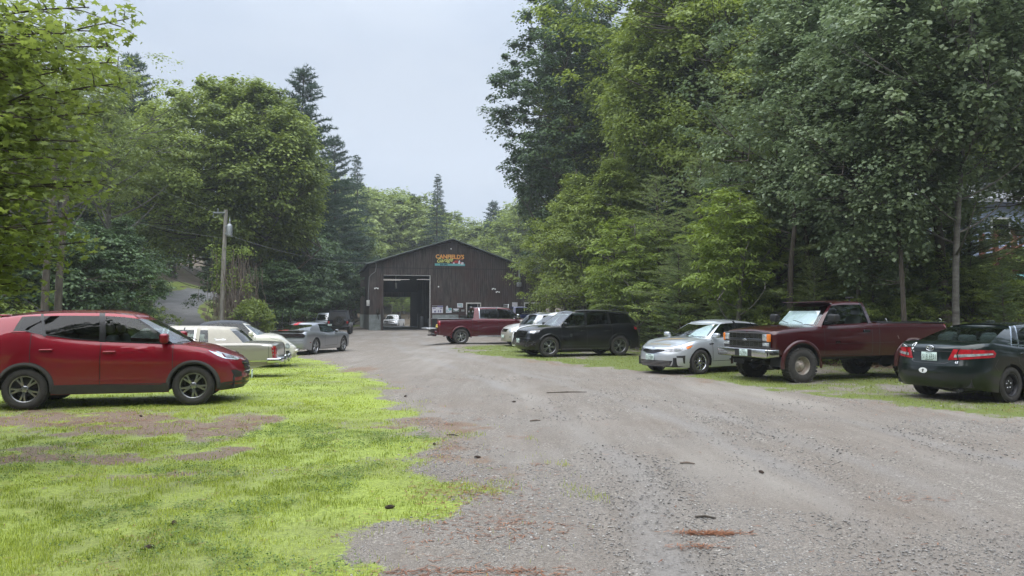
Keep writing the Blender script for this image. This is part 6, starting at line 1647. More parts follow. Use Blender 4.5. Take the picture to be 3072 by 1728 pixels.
def garage():
    r_ = empty('garage', GO, GA, label='dark stained board garage with a wide gable and its big door open', cat='garage')
    L, D_ = 17.6, 18.6; ap = 7.97; za, zl, zr = 8.80, 6.30, 5.35; d0, d1, dh = 1.33, 5.83, 5.32; th = .16
    rz = lambda t: zl + (za - zl) * t / ap if t < ap else za + (zr - za) * (t - ap) / (L - ap)
    wins = [(9.49, 10.79, 1.45, 2.58), (15.40, 16.9, 1.35, 2.62)]
    b = MB()
    def pr(poly, y0=0, d=th, mi=0): b.prism(poly, d, Matrix.Translation((0, y0, 0)), mi)
    pr([(0, 1.5), (d0, 1.5), (d0, rz(d0)), (0, rz(0))]); pr([(d0, dh), (d1, dh), (d1, rz(d1)), (d0, rz(d0))])
    pr([(d1, 2.62), (ap, 2.62), (ap, za), (d1, rz(d1))]); pr([(ap, 2.62), (L, 2.62), (L, zr), (ap, za)])
    x = d1
    for (a, c, z0, z1) in wins:
        pr([(x, 1.5), (a, 1.5), (a, 2.62), (x, 2.62)]); pr([(a, z1), (c, z1), (c, 2.62), (a, 2.62)] if z1 < 2.61 else [(a, 2.615), (c, 2.615), (c, 2.62), (a, 2.62)]); x = c
    pr([(x, 1.5), (L, 1.5), (L, 2.62), (x, 2.62)])
    # sides and back, with the rear opening
    b.box(0, th, th, D_, 1.5, zl); b.box(L - th, L, th, D_, 1.5, zr)
    e0, e1, eh = 1.6, 5.98, 3.60
    for poly in ([(0, .0), (e0, .0), (e0, rz(e0)), (0, rz(0))], [(e0, eh), (e1, eh), (e1, rz(e1)), (e0, rz(e0))], [(e1, 0), (ap, 0), (ap, za), (e1, rz(e1))], [(ap, 0), (L, 0), (L, zr), (ap, za)]): pr(poly, D_)
    b.build('wall', M['siding'], r_)
    b = MB(); b.box(.0, d0 - .25, -.03, th, -.3, 1.5); b.box(d1 + .22, L, -.03, th, -.3, 1.5); b.box(0, th + .05, th, D_, -.5, 1.5); b.box(L - th, L, th, D_, -.3, 1.5); b.build('foundation', M['concrete'], r_)
    b = MB(); b.box(0, d0, -.035, -.031, 2.3, 6.3) if False else None
    for z_ in (6.0,): b.box(.1, L - .1, -.02, 0, z_ - .03, z_ + .03)
    b.build('wall_batten', M['dark'], r_)
    b = MB(); b.box(d0 - .25, d0, -.03, th, -.2, dh); b.box(d0 - .25, d1 + .2, -.03, th - .02, dh, dh + .16)
    b.box(d1 + .02, d1 + .22, -.03, th, -.2, dh); b.build('door_post', M['siding'], r_)
    b = MB(); b.box(d1 - .045, d1 + .02, -.045, .05, 0, dh); b.box(d0, d1, -.04, .02, dh - .045, dh - .01); b.build('door_edge_trim', M['frame'], r_)
    # roof
    b = MB(); oh = .35; f0, f1 = -.45, D_ + .4
    k0 = (za - zl) / ap; k1 = (za - zr) / (L - ap)
    for (ta, tb, q0, q1) in ((-oh, ap, zl - oh * k0, za), (ap, L + oh, za, zr - oh * k1)):
        b.add([(ta, f0, q0 + .06), (tb, f0, q1 + .06), (tb, f1, q1 + .06), (ta, f1, q0 + .06), (ta, f0, q0 + .16), (tb, f0, q1 + .16), (tb, f1, q1 + .16), (ta, f1, q0 + .16)],
              [(0, 1, 2, 3), (4, 7, 6, 5), (0, 4, 5, 1), (2, 6, 7, 3), (0, 3, 7, 4), (1, 5, 6, 2)])
    b.build('roof', M['roofmetal'], r_)
    b = MB()
    for (ta, tb, q0, q1) in ((-oh, ap, zl - oh * k0, za), (ap, L + oh, za, zr - oh * k1)):
        b.add([(ta, f0 - .03, q0 + .11), (tb, f0 - .03, q1 + .11), (tb, f0 - .03, q1 + .185), (ta, f0 - .03, q0 + .185), (ta, f0 + .05, q0 + .185), (tb, f0 + .05, q1 + .185)], [(0, 1, 2, 3), (3, 2, 5, 4)])
    b.build('roof_edge', M['roofedge'], r_)
    b = MB(); b.box(th, L - th, .0, D_ + 3, -.10, .012); b.build('floor', M['floor'], r_)
    # windows
    for (a, c, z0, z1) in wins:
        f = MB(); w_ = .10
        f.box(a - w_, c + w_, -.05, .02, z1 - .02, z1 + w_); f.box(a - w_, a, -.05, .02, z0, z1 - .02); f.box(c, c + w_, -.05, .02, z0, z1 - .02); f.box(a - w_, c + w_, -.06, .02, z0 - w_, z0)
        fo = f.build('window', M['frame'], r_)
        f = MB(); f.box(a, c, .06, .07, z0, z1 - .02); f.build('pane', M['darkglass'], fo)
        f = MB(); f.box((a + c) / 2 + .42, (a + c) / 2 + .47, .03, .06, z0, z1 - .02); f.build('sash', M['frame'], fo)
    # inside: partition, posts, lift, shelves
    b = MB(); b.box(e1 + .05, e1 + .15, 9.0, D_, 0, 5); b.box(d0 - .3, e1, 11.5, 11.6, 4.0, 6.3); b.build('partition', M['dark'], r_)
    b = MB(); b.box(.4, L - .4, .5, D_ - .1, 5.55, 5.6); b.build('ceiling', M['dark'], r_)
    def inner(name, label, cat, mb, m): o = mb.build(name, m, None); o.location = GO; o.rotation_euler = (0, 0, GA); tag(o, label, cat); return o
    for i, (t0, t1, yy, zz, lab) in enumerate(((1.2, 4.2, 3.0, 5.05, 'upper left fluorescent tube just inside the garage door'), (1.0, 3.6, 6.0, 5.10, 'lower left fluorescent tube deeper inside the garage'), (4.9, 6.6, 3.5, 5.1, 'right-hand fluorescent tube under the garage ceiling'))):
        b = MB(); b.box(t0, t1, yy - .06, yy + .06, zz, zz + .05)
        o = inner('ceiling_light', lab, 'ceiling light', b, M['black'])
        q = MB(); q.tube([(t0 + .05, yy, zz - .03), (t1 - .05, yy, zz - .03)], .016, 8); qo = q.build('tube', M['tube'], o)
    b = MB(); b.box(7.0, 7.25, 5, 5.3, 0, 3.6); b.box(8.9, 9.15, 5, 5.3, 0, 3.6); b.box(7.0, 9.15, 5.1, 5.2, 3.6, 3.75); inner('car_lift', 'blue two-post car lift inside the garage', 'car lift', b, M['liftblue'])
    b = MB(); b.tube([(2.9, 4.2, 4.15), (2.9, 4.2, 4.75)], .10, 12); b.tube([(2.9, 4.2, 4.75), (2.9, 4.2, 5.5)], .012, 5); inner('hanging_tank', 'white cylinder hanging inside the garage doorway', 'tank', b, M['white'])
    b = MB(); b.box(6.0, 6.3, 1.2, 2.8, .0, 1.1); b.rbox(5.2, 5.5, 2.4, 2.9, 0, 1.3, .04); b.box(5.0, 5.05, 3.2, 3.25, 0, 1.6); b.box(5.25, 5.3, 3.2, 3.25, 0, 1.5)
    inner('tool_cabinet', 'dark tool cabinet and stands in the shadow of the garage', 'tool cabinet', b, M['alloy_dark'])
    return r_

def on_wall(name, label, cat, u0, u1, v0, v1, m, depth=.03, off=-.035, group=None):
    (t0, z1), (t1, z0) = gt(u0, v0), gt(u1, v1)
    o = empty(name, GO, GA, label=label, cat=cat, group=group)
    b = MB(); b.box(t0, t1, off - depth, off, z0, z1); b.build('board', m, o)
    return o, t0, t1, z0, z1, off - depth
def wtext(parent, txt, t, z, h, y, m, name='lettering', maxw=None, shear=0., bold=0., rot=0.):
    tv, tf = text_tris(txt, h, maxw, shear, bold)
    c, s_ = math.cos(rot), math.sin(rot)
    me = bpy.data.meshes.new(name); me.from_pydata([(t + q.x * c - q.y * s_, y, z + q.x * s_ + q.y * c) for q in tv], [], tf); me.update()
    return link(name, me, m, parent)

M['tube'] = mat('tube_glow', (.9, .9, .9), .5, emit=(1, .97, .92, .28))
M['liftblue'] = mat('lift_blue', (.03, .05, .10), .4)
M['sign_black'] = mat('sign_black', (.012, .010, .012), .4)
M['sign_orange'] = mat('sign_orange', (.72, .26, .04), .4, noise=.35, nscale=3, var=(.75, .45, .15))
M['sign_yellow'] = mat('sign_yellow', (.62, .66, .20), .4)
M['sign_teal'] = mat('sign_teal', (.10, .34, .42), .4, noise=.3, nscale=1.5, var=(.16, .42, .38))
M['sign_ink'] = mat('sign_ink', (.02, .06, .09), .5)
M['sign_red'] = mat('sign_red', (.42, .05, .05), .4, noise=.5, nscale=6)
M['sign_purple'] = mat('sign_purple', (.10, .09, .24), .5)
M['sign_pale'] = mat('sign_pale', (.60, .60, .66), .5, noise=.15, nscale=8)
M['sign_green'] = mat('sign_green', (.03, .13, .08), .5)
M['cable'] = mat('cable', (.22, .22, .22), .6)

def garage_things():
    o, t0, t1, z0, z1, y = on_wall('garage_sign', "painted sign lettered CANFIELD'S Garage with a red car, under the gable peak", 'sign', 1303.5, 1394.5, 762, 798.5, M['sign_black'])
    w_, h_ = t1 - t0, z1 - z0; y -= .004
    wtext(o, "CANFIELD'S", (t0 + t1) / 2, z1 - h_ * .20, h_ * .33, y - .004, M['sign_orange'], maxw=w_ * .95, bold=.022)
    wtext(o, 'Garage', t0 + w_ * .34, z0 + h_ * .44, h_ * .34, y - .006, M['sign_yellow'], maxw=w_ * .58, shear=.45, bold=.008, rot=.09)
    b = MB(); b.box(t0 + .01, t1 - .01, y - .003, y, z0 + .01, z0 + h_ * .20); b.build('sign_band', M['sign_teal'], o)
    wtext(o, '836-6992', t0 + w_ * .30, z0 + h_ * .105, h_ * .12, y - .007, M['sign_ink'], bold=.012)
    # small red car and white figure marks at the right of the sign
    b = MB()
    cx = t0 + w_ * .72; cz = z0 + h_ * .30
    poly = [(-.50, -.06), (-.46, .04), (-.30, .08), (-.16, .20), (.10, .21), (.24, .09), (.46, .05), (.50, -.06)]
    b.prism([(cx + a, cz + c) for a, c in poly], .004, Matrix.Translation((0, y - .004, 0))); b.build('sign_car', M['sign_red'], o)
    b = MB()
    for a in (-.28, .28): b.lathe([(.0, 0), (.085, 0)], 14, 'y', (cx + a, y - .008, cz - .07))
    b.prism([(cx + .12, cz - .12), (cx + .24, cz + .22), (cx + .34, cz + .2), (cx + .36, cz - .12)], .003, Matrix.Translation((0, y - .009, 0)))
    b.prism([(cx + .40, cz - .2), (cx + .52, cz + .08), (cx + .70, cz + .02), (cx + .68, cz - .2)], .003, Matrix.Translation((0, y - .009, 0)))
    b.build('sign_marks', M['sign_pale'], o)
    b = MB(); b.prism([(cx - .2, cz + .26), (cx + .2, cz + .40), (cx + .62, cz + .42), (cx + .66, cz + .22), (cx + .3, cz + .26)], .003, Matrix.Translation((0, y - .003, 0))); b.build('sign_smoke', M['sign_car2'], o)
    # posters and plates
    o, a, c, p, q, y = on_wall('poster', 'wide parts poster with a purple header, left of the posters by the door', 'poster', 1296, 1328.7, 917, 939.3, M['sign_pale'])
    b = MB(); b.box(a + .0, a + (c - a) * .48, y - .004, y - .001, q - .14, q - .02); b.build('header_bar', M['sign_black'], o)
    def blk(x0, x1, z0, z1, m='sign_purple', nm='print_block'): MB().box(x0, x1, y - .004, y - .001, z0, z1).build(nm, M[m], o)
    blk(a + (c - a) * .48, c, q - .14, q - .02); blk(a + .06, a + .34, q - .28, q - .20); blk(c - .3, c - .06, q - .28, q - .2)
    for k in (.2, .28, .55, .75): blk(a + (c - a) * k, a + (c - a) * (k + .07), p + .06, p + .06 + .3 * (.5 + k * .5))
    o, a, c, p, q, y = on_wall('poster', 'pale poster showing a bottle, between the wide poster and the green sign', 'poster', 1337.7, 1354.8, 924, 938.6, M['sign_pale'])
    b = MB(); b.prism([(a + .0, q), (a + .0, q + .05), (a + .08, q + .22), (a + .16, q + .22), (a + .22, q + .05), (a + .22, q)], .03, Matrix.Translation((0, y, 0))); b.build('bottle_cutout', M['sign_pale'], o)
    blk(a + .25, c - .04, q - .20, q - .02, 'sign_teal'); blk(a + .05, a + .14, p + .1, p + .32, 'sign_teal'); MB().prism([(a + .2, p + .08), (c - .02, p + .3), (c - .02, p + .36), (a + .2, p + .14)], .003, Matrix.Translation((0, y - .004, 0))).build('print_band', M['sign_teal'], o)
    o, a, c, p, q, y = on_wall('wall_sign', 'small white sign with teal print, the highest of the small signs', 'sign', 1371.2, 1388.8, 909.6, 922.4, M['sign_pale'])
    b = MB()
    for k in range(3): b.box(a + .08, c - .1, y - .004, y - .001, q - .08 - k * .06 - .03, q - .08 - k * .06)
    b.box(c - .24, c - .08, y - .004, y - .001, p + .07, p + .13); b.build('sign_print', M['sign_teal'], o)
    o, a, c, p, q, y = on_wall('wall_sign', 'low green and white sign below the small white sign', 'sign', 1359.2, 1376.6, 925.8, 934.6, M['sign_pale'])
    b = MB(); b.box(a + .02, c - .02, y - .004, y - .001, p + .02, p + .07); b.prism([(a + .02, p + .07), (a + .02, q - .05), (a + .16, p + .07)], .003, Matrix.Translation((0, y - .004, 0))); b.prism([(c - .02, p + .07), (c - .02, q - .05), (c - .16, p + .07)], .003, Matrix.Translation((0, y - .004, 0))); b.build('sign_print', M['sign_green'], o)
    on_wall('wall_sign', 'small plain grey plate between the green sign and the window', 'sign', 1383.4, 1393, 928.6, 934.6, M['galv'])
    on_wall('wall_sign', 'pale notice beside the right-hand garage window', 'sign', 1536, 1552, 907, 920, M['sign_pale'])
    # counter shelf and meter boxes
    (ta, za_), (tb, zb_) = gt(1375, 937), gt(1424, 945)
    b = MB(); b.box(ta, tb + .6, -.5, -.03, 1.42, 1.5); b.box(ta, ta + .08, -.5, -.05, 0, 1.42); b.box(tb + .5, tb + .58, -.5, -.05, 0, 1.42); o = b.build('wall_bench', M['siding'], None); o.location = GO; o.rotation_euler = (0, 0, GA); tag(o, 'dark wooden bench against the garage wall behind the dark red pickup', 'bench')
    b = MB(); t_, z_ = gt(1350, 949); b.rbox(t_ - .5, t_ + .35, -.5, -.06, .4, 1.42, .04); o = b.build('storage_box', M['concrete'], None); o.location = GO; o.rotation_euler = (0, 0, GA); tag(o, 'grey box against the garage wall by the door', 'box')
    # flood lights
    for u, v, lab in ((1128.5, 864, 'twin white floodlight left of the garage door'), (1492, 875, 'twin white floodlight on the right half of the garage front'), (1352.5, 746, 'single lamp above the sign at the gable peak'), (1315, 860, 'small white lamp on the wall right of the garage door'), (1480, 866, 'small white lamp above the right twin floodlight')):
        t_, z_ = gt(u, v); o = empty('flood_light', GO + GE * t_ + Vector((0, 0, z_)), GA, label=lab, cat='lamp')
        b = MB(); b.rbox(-.06, .06, -.06, .0, -.05, .05, .02); b.build('mount', M['white'], o)
        if 'twin' in lab:
            for sg in (-1, 1): q = MB(); q.lathe([(.03, 0), (.075, -.12), (.07, -.125), (.0, -.10)], 12, 'y', (sg * .14, -.08, -.05)); q.tube([(0, -.03, 0), (sg * .14, -.08, -.04)], .015, 6); q.build('lamp_head', M['white'], o)
        else: q = MB(); q.lathe([(.02, 0), (.07, -.09), (.0, -.10)], 12, 'y', (0, -.04, -.02)); q.build('lamp_head', M['white'], o)
    # conduit and meter box at the left corner
    pts = []
    for u, v in ((1127, 788), (1128, 800), (1125, 815), (1113, 824), (1107, 832), (1106, 855), (1104.5, 880), (1104, 905)):
        t_, z_ = gt(u, v); pts.append(GO + GE * t_ + GN * -.09 + Vector((0, 0, z_)))
    b = MB(); b.tube(pts, .03, 6); o = b.build('service_conduit', M['cable'], None); tag(o, 'grey service conduit bent down the garage corner', 'conduit')
    t_, z_ = gt(1104, 910); b = MB(); b.rbox(t_ - .14, t_ + .14, -.2, -.0, z_ - .25, z_ + .3, .02); o = b.build('meter_box', M['frame'], None); o.location = GO; o.rotation_euler = (0, 0, GA); tag(o, 'pale electric meter box at the left corner of the garage', 'meter box')
    b = MB(); t_, z_ = gt(1133, 930)
    b.rbox(t_ - .1, t_ + .1, -.3, -.03, z_ - .4, z_ + .15, .06); b.tube([(t_, -.2, z_ - .4), (t_ + .1, -.2, z_ - .9)], .03, 6); o = b.build('wall_hose', M['rubber'], None); o.location = GO; o.rotation_euler = (0, 0, GA); tag(o, 'dark hose bundle hanging left of the garage door', 'hose')
    # stove pipe on the right
    t_, z1_ = gt(1556, 785); _, z0_ = gt(1556, 850)
    b = MB(); b.tube([(t_, -.3, z0_), (t_, -.3, z1_)], .10, 12); b.rbox(t_ - .25, t_ + .2, -.45, -.05, z0_ - .35, z0_ + .1, .06); b.lathe([(.16, 0), (.17, .05), (.02, .16)], 12, 'z', (t_, -.3, z1_ + .02)); o = b.build('stove_pipe', M['galv'], None); o.location = GO; o.rotation_euler = (0, 0, GA); tag(o, 'metal stove pipe on the right of the garage front', 'pipe')
M['sign_car2'] = mat('sign_brown', (.20, .08, .06), .5, noise=.4, nscale=5)
if 'garage' not in SKIP:
    garage(); garage_things()

# ------------------------------------------------------------------ pole, wires, vines
M['pole'] = mat('weathered_pole', (.27, .25, .22), .9, noise=.35, nscale=4, bump=.5, bscale=10, stretch=(1, 1, .15))
def pole():
    bx, by = (668 - 1536) / FPX * 42, 42.0; zg = hz(bx, by)
    r_ = empty('utility_pole', (bx, by, zg), label='weathered wooden utility pole with a transformer, vines around it', cat='utility pole')
    H = px(672, 628, 42).z - zg
    b = MB(); b.tube([(-.04, 0, -.3), (0, 0, H * .5), (.12, 0, H)], [.14, .125, .10], 12); b.build('shaft', M['pole'], r_)
    b = MB(); b.lathe([(.0, 0), (.155, 0), (.16, .08), (.16, .56), (.14, .64), (.05, .74), (0, .74)], 20, 'z', (.36, -.1, H - 1.52)); b.lathe([(.03, 0), (.055, .05), (.03, .1), (.055, .15), (.03, .2), (.02, .34)], 10, 'z', (.38, -.1, H - .80)); b.box(.1, .25, -.12, -.08, H - 1.4, H - 1.3); b.box(.1, .25, -.12, -.08, H - 1.0, H - .9); b.build('transformer', M['galv'], r_)
    b = MB(); b.box(-.55, .12, -.16, -.10, H - .22, H - .14)
    b.tube([(-.50, -.13, H - .1), (-.55, -.13, H - .45)], .018, 6); b.tube([(-.28, -.13, H - .14), (-.28, -.13, H + .06)], .03, 6); b.tube([(-.50, -.13, H - .45), (-.30, -.13, H - .48), (-.26, -.13, H - .2)], .012, 5)
    b.build('cross_bracket', M['galv'], r_)
    top = Vector((bx + .1, by, zg + H))
    def wire(name, a, c, sag, label, r0=.012):
        pts = [a.lerp(c, t) + Vector((0, 0, -sag * 4 * t * (1 - t))) for t in np.linspace(0, 1, 24)]
        q = MB(); q.tube(pts, r0, 5); o = q.build(name, M['cable'], None); tag(o, label, 'wire')
    g = GO + GE * gt(1127) + GN * -.1 + Vector((0, 0, gt(1127, 787)[1]))
    wire('service_wire', Vector((bx + .35, by, px(690, 706, 42).z)), g, .55, 'thin service wire running from the pole transformer to the garage eave', .012)
    wire('overhead_wire', Vector((bx - .4, by, zg + H - .2)), Vector((-30, 26, 16)), .8, 'thin overhead wire climbing left from the pole top', .006)
    wire('overhead_wire', Vector((bx, by, zg + H - 1.6)), Vector((-24, 30, 8.2)), .5, 'low overhead wire going left from below the transformer', .006)
    b = MB(); a = Vector((bx + .05, by - .1, zg + H * .53)); c = Vector((bx + 1.35, by + .3, zg + .2)); b.tube([a, (a + c) / 2 + Vector((.05, 0, -.15)), c], [.035, .045, .055], 6); tag(b.build('leaning_branch', M['vine'], None), 'grey dead branch leaning on the utility pole', 'branch')
    return bx, by, zg, H
def vines(bx, by, zg, H):
    rng = np.random.default_rng(8)
    # draped dead vines on a broken snag beside the pole
    r_ = empty('vine_covered_snag', (bx + .75, by + .5, zg), label='dead tree snag draped in brown hanging vines beside the utility pole', cat='dead tree')
    b = MB(); b.tube([(0, 0, -.2), (.1, 0, 2), (.0, .1, 5.4)], [.28, .22, .12], 8); b.build('trunk', M['bark'], r_)
    paths = []
    for k in range(420):
        z1 = rng.uniform(2.2, 5.4) if rng.random() < .6 else rng.uniform(1.0, 5.0); x = rng.normal(-.25, .62) * (1.15 - .05 * z1); y = rng.normal(-.15, .35)
        ln = rng.uniform(.8, 3.4); z0 = max(z1 - ln, .02); n = 6
        t = np.linspace(0, 1, n)
        P = np.stack([x + rng.normal(0, .12) * t + .07 * np.sin(t * 5 + k), y + rng.normal(0, .1) * t, z1 + (z0 - z1) * t], -1)
        P[1:-1] += rng.normal(0, .03, (n - 2, 3)); paths.append((P, np.full(n, rng.uniform(.006, .016))))
    o = link('hanging_vine', tubes_mesh('hanging_vine', paths, 4), M['vine'], r_)
    def leafball(pts, n, rad, size, rng):
        C = np.concatenate([np.array(p) + rng.normal(size=(n, 3)) * rad for p in pts]); N = unit(rng.normal(size=C.shape) * .6 + np.array([0, -.4, .7])); U = rng.normal(size=C.shape) + np.array([0, 0, -.5]); U = unit(U - N * (U * N).sum(1, keepdims=True))
        V, F = quad_leaves(C, N, U, size * rng.uniform(.7, 1.3, len(C)), size * rng.uniform(.6, .95, len(C)))
        return leaf_mesh('vine_leaves', V, F, rng.normal(.5, .25, len(C)))
    pts = [(rng.normal(-.9, .35), rng.normal(-.3, .15), z) for z in rng.uniform(3.4, 5.7, 26)] + [(rng.uniform(-1.5, .9), -.35, rng.uniform(3.1, 3.6)) for _ in range(16)] + [(rng.uniform(-.5, .7), -.3, rng.uniform(5.0, 5.4)) for _ in range(7)]
    link('vine_leaves', leafball(pts, 26, .16, .13, rng), M['leaf_lime'], r_)
    # stump with a green vine cap
    s_ = empty('vine_stump', (bx + 1.75, by - .3, hz(bx + 1.75, by - .3)), label='stump wrapped in stems under a bright green leafy cap, right of the pole', cat='shrub')
    paths = []
    for k in range(150):
        a = rng.uniform(0, 6.28); r0 = rng.uniform(.15, .55); z1 = rng.uniform(1.2, 2.1); t = np.linspace(0, 1, 5)
        P = np.stack([r0 * np.cos(a) * (1 + .5 * t), r0 * np.sin(a) * (1 + .5 * t), z1 * (1 - t)], -1) + rng.normal(0, .03, (5, 3)); paths.append((P, np.full(5, .013)))
    paths.append((np.array([[0, 0, -.2], [.05, 0, 1], [0, .05, 1.9]]), np.array([.3, .26, .2])))
    link('stems', tubes_mesh('stems', paths, 4), M['bark_grey'], s_)
    pts = []
    for k in range(60):
        a = rng.uniform(0, 6.28); r0 = rng.uniform(0, 1.0)**.6; pts.append((r0 * np.cos(a), r0 * np.sin(a) * .8, 2.35 - .75 * r0**2 + rng.normal(0, .08)))
    pts += [(rng.uniform(.7, 1.3), rng.normal(0, .2), rng.uniform(.8, 1.7)) for _ in range(12)]
    link('vine_leaves', leafball(pts, 34, .13, .15, rng), M['leaf_bright'], s_)
if 'pole' not in SKIP: vines(*pole())

# ------------------------------------------------------------------ blue house on the bank
M['blue_siding'] = mat('blue_siding', (.42, .50, .68), .6, noise=.1, nscale=2)
M['deckwood'] = mat('deck_wood', (.17, .065, .038), .7, noise=.35, nscale=5, stretch=(1, 1, 1))
M['shingle'] = mat('grey_shingles', (.34, .35, .38), .8, noise=.3, nscale=20)
def house():
    d = 33.0; zb = px(2900, 838, d).z
    x0, x1 = px(2738, 0, d).x, 31.0; zt = px(2900, 592, d).z
    r_ = empty('blue_house', (x0, d, 0), R(4), label='pale blue clapboard house half hidden by trees on the right bank', cat='house')
    b = MB(); Wd = x1 - x0; n = int((zt - zb) / .16)
    for k in range(n):
        z = zb + k * (zt - zb) / n; h = (zt - zb) / n
        b.add([(0, .0, z + h), (Wd, .0, z + h), (Wd, -.035, z), (0, -.035, z), (0, .05, z), (Wd, .05, z)], [(0, 1, 2, 3), (3, 2, 5, 4)])
        b.add([(.0, 0, z + h), (-.035, 0, z), (-.035, 7, z), (0, 7, z + h)], [(0, 1, 2, 3)])
    b.box(0.02, Wd, .02, 7, zb - .8, zt); b.build('wall', M['blue_siding'], r_)
    b = MB(); b.box(-.02, Wd, .0, 7, zb - 1.5, zb - .01); b.build('foundation', M['concrete'], r_)
    b = MB(); b.add([(-.5, -.5, zt - .1), (Wd, -.5, zt - .1), (Wd, 3.5, zt + 1.35), (-.5, 3.5, zt + 1.35), (-.5, 7.4, zt - .1), (Wd, 7.4, zt - .1)], [(0, 1, 2, 3), (3, 2, 5, 4)]); b.box(-.5, Wd, -.52, -.48, zt - .22, zt - .06); b.build('roof', M['shingle'], r_)
    def lx(u): return px(u, 0, d).x - x0
    for (u0, u1, v0, v1) in ((2992, 3042, 655, 712),):
        a, c, z1, z0 = lx(u0), lx(u1), px(0, v0, d).z, px(0, v1, d).z
        f = MB(); f.box(a - .08, c + .08, -.07, -.03, z0 - .08, z1 + .08); fo = f.build('window', M['white'], r_); f = MB(); f.box(a, c, -.08, -.072, z0, z1); f.build('pane', M['darkglass'], fo)
    f = MB(); f.box(lx(2720) if 0 else .9, 1.9, -.07, -.03, zt - 1.5, zt - .6); fo = f.build('window', M['white'], r_); f = MB(); f.box(.97, 1.83, -.08, -.072, zt - 1.43, zt - .67); f.build('pane', M['darkglass'], fo)
    dk = empty('deck_railing', (0, 0, 0), 0, label='reddish brown wooden deck rails and stair in front of the blue house', cat='railing')
    b = MB(); dd = d - 1.6
    def bar(u0, v0, u1, v1, w, y=dd): b.tube([px(u0, v0, y), px(u1, v1, y)], w, 4)
    for u, v0, v1 in ((2950, 700, 835), (2991, 690, 835), (3047, 690, 840)): b.box(px(u - 6, 0, dd).x, px(u + 6, 0, dd).x, dd - .06, dd + .1, hz(px(u, 0, dd).x, dd) - .2, px(u, v0, dd).z)
    b.build('post', M['deckwood'], dk)
    b = MB()
    bar(2952, 731, 2985, 724, .05); bar(2952, 757, 2985, 745, .05); bar(2990, 720, 3050, 717, .05); bar(2990, 748, 3075, 742, .04)
    bar(2965, 775, 3100, 690, .06, dd - .3); bar(3000, 778, 3100, 712, .06, dd - .3); bar(3010, 845, 3100, 770, .11, dd - .4)
    b.build('rail', M['deckwood'], dk)
    b = MB(); b.box(px(2950, 0, dd).x, x1, dd - .1, d - .1, px(0, 812, dd).z - .12, px(0, 812, dd).z - .04); b.build('platform', M['deckwood'], dk)
    t = MB(); p = px(3040, 838, dd - .8); t.rbox(p.x - .5, p.x + .7, p.y - .4, p.y + .3, hz(p.x, p.y), hz(p.x, p.y) + .35, .12, seg=3); tag(t.build('teal_tarp', M['sign_teal'], None), 'teal tarp bundle under the deck stair', 'tarp')
if 'house' not in SKIP: house()
# ------------------------------------------------------------------ planting
def at_u(u, d): return ((u - 1536) / FPX * d, d)
T_ = {}
def plant(kind, u, d, label, H=None, Hm=1.0, group=None, cat='tree', rz=None, name=None, dz=0.):
    """plant a tree of the given stock so that it stands at photo column u, depth d; H = wanted height"""
    meshes, mats, H0, nm = T_[kind]
    x, y = at_u(u, d); s = (H / H0) if H else 1.0
    rz = (u * 37.7 + d * 11.3) % 6.283 if rz is None else rz
    return place_tree(name or nm, meshes, mats, (x, y, hz(x, y) - .1 + dz), label, cat, rz, s, None, group)
def top_at(v, d, x=None, u=None):
    """height above its ground of something whose top shows at photo row v"""
    xx, yy = at_u(u, d); return HCAM + (VH - v) / FPX * d - hz(xx, yy)

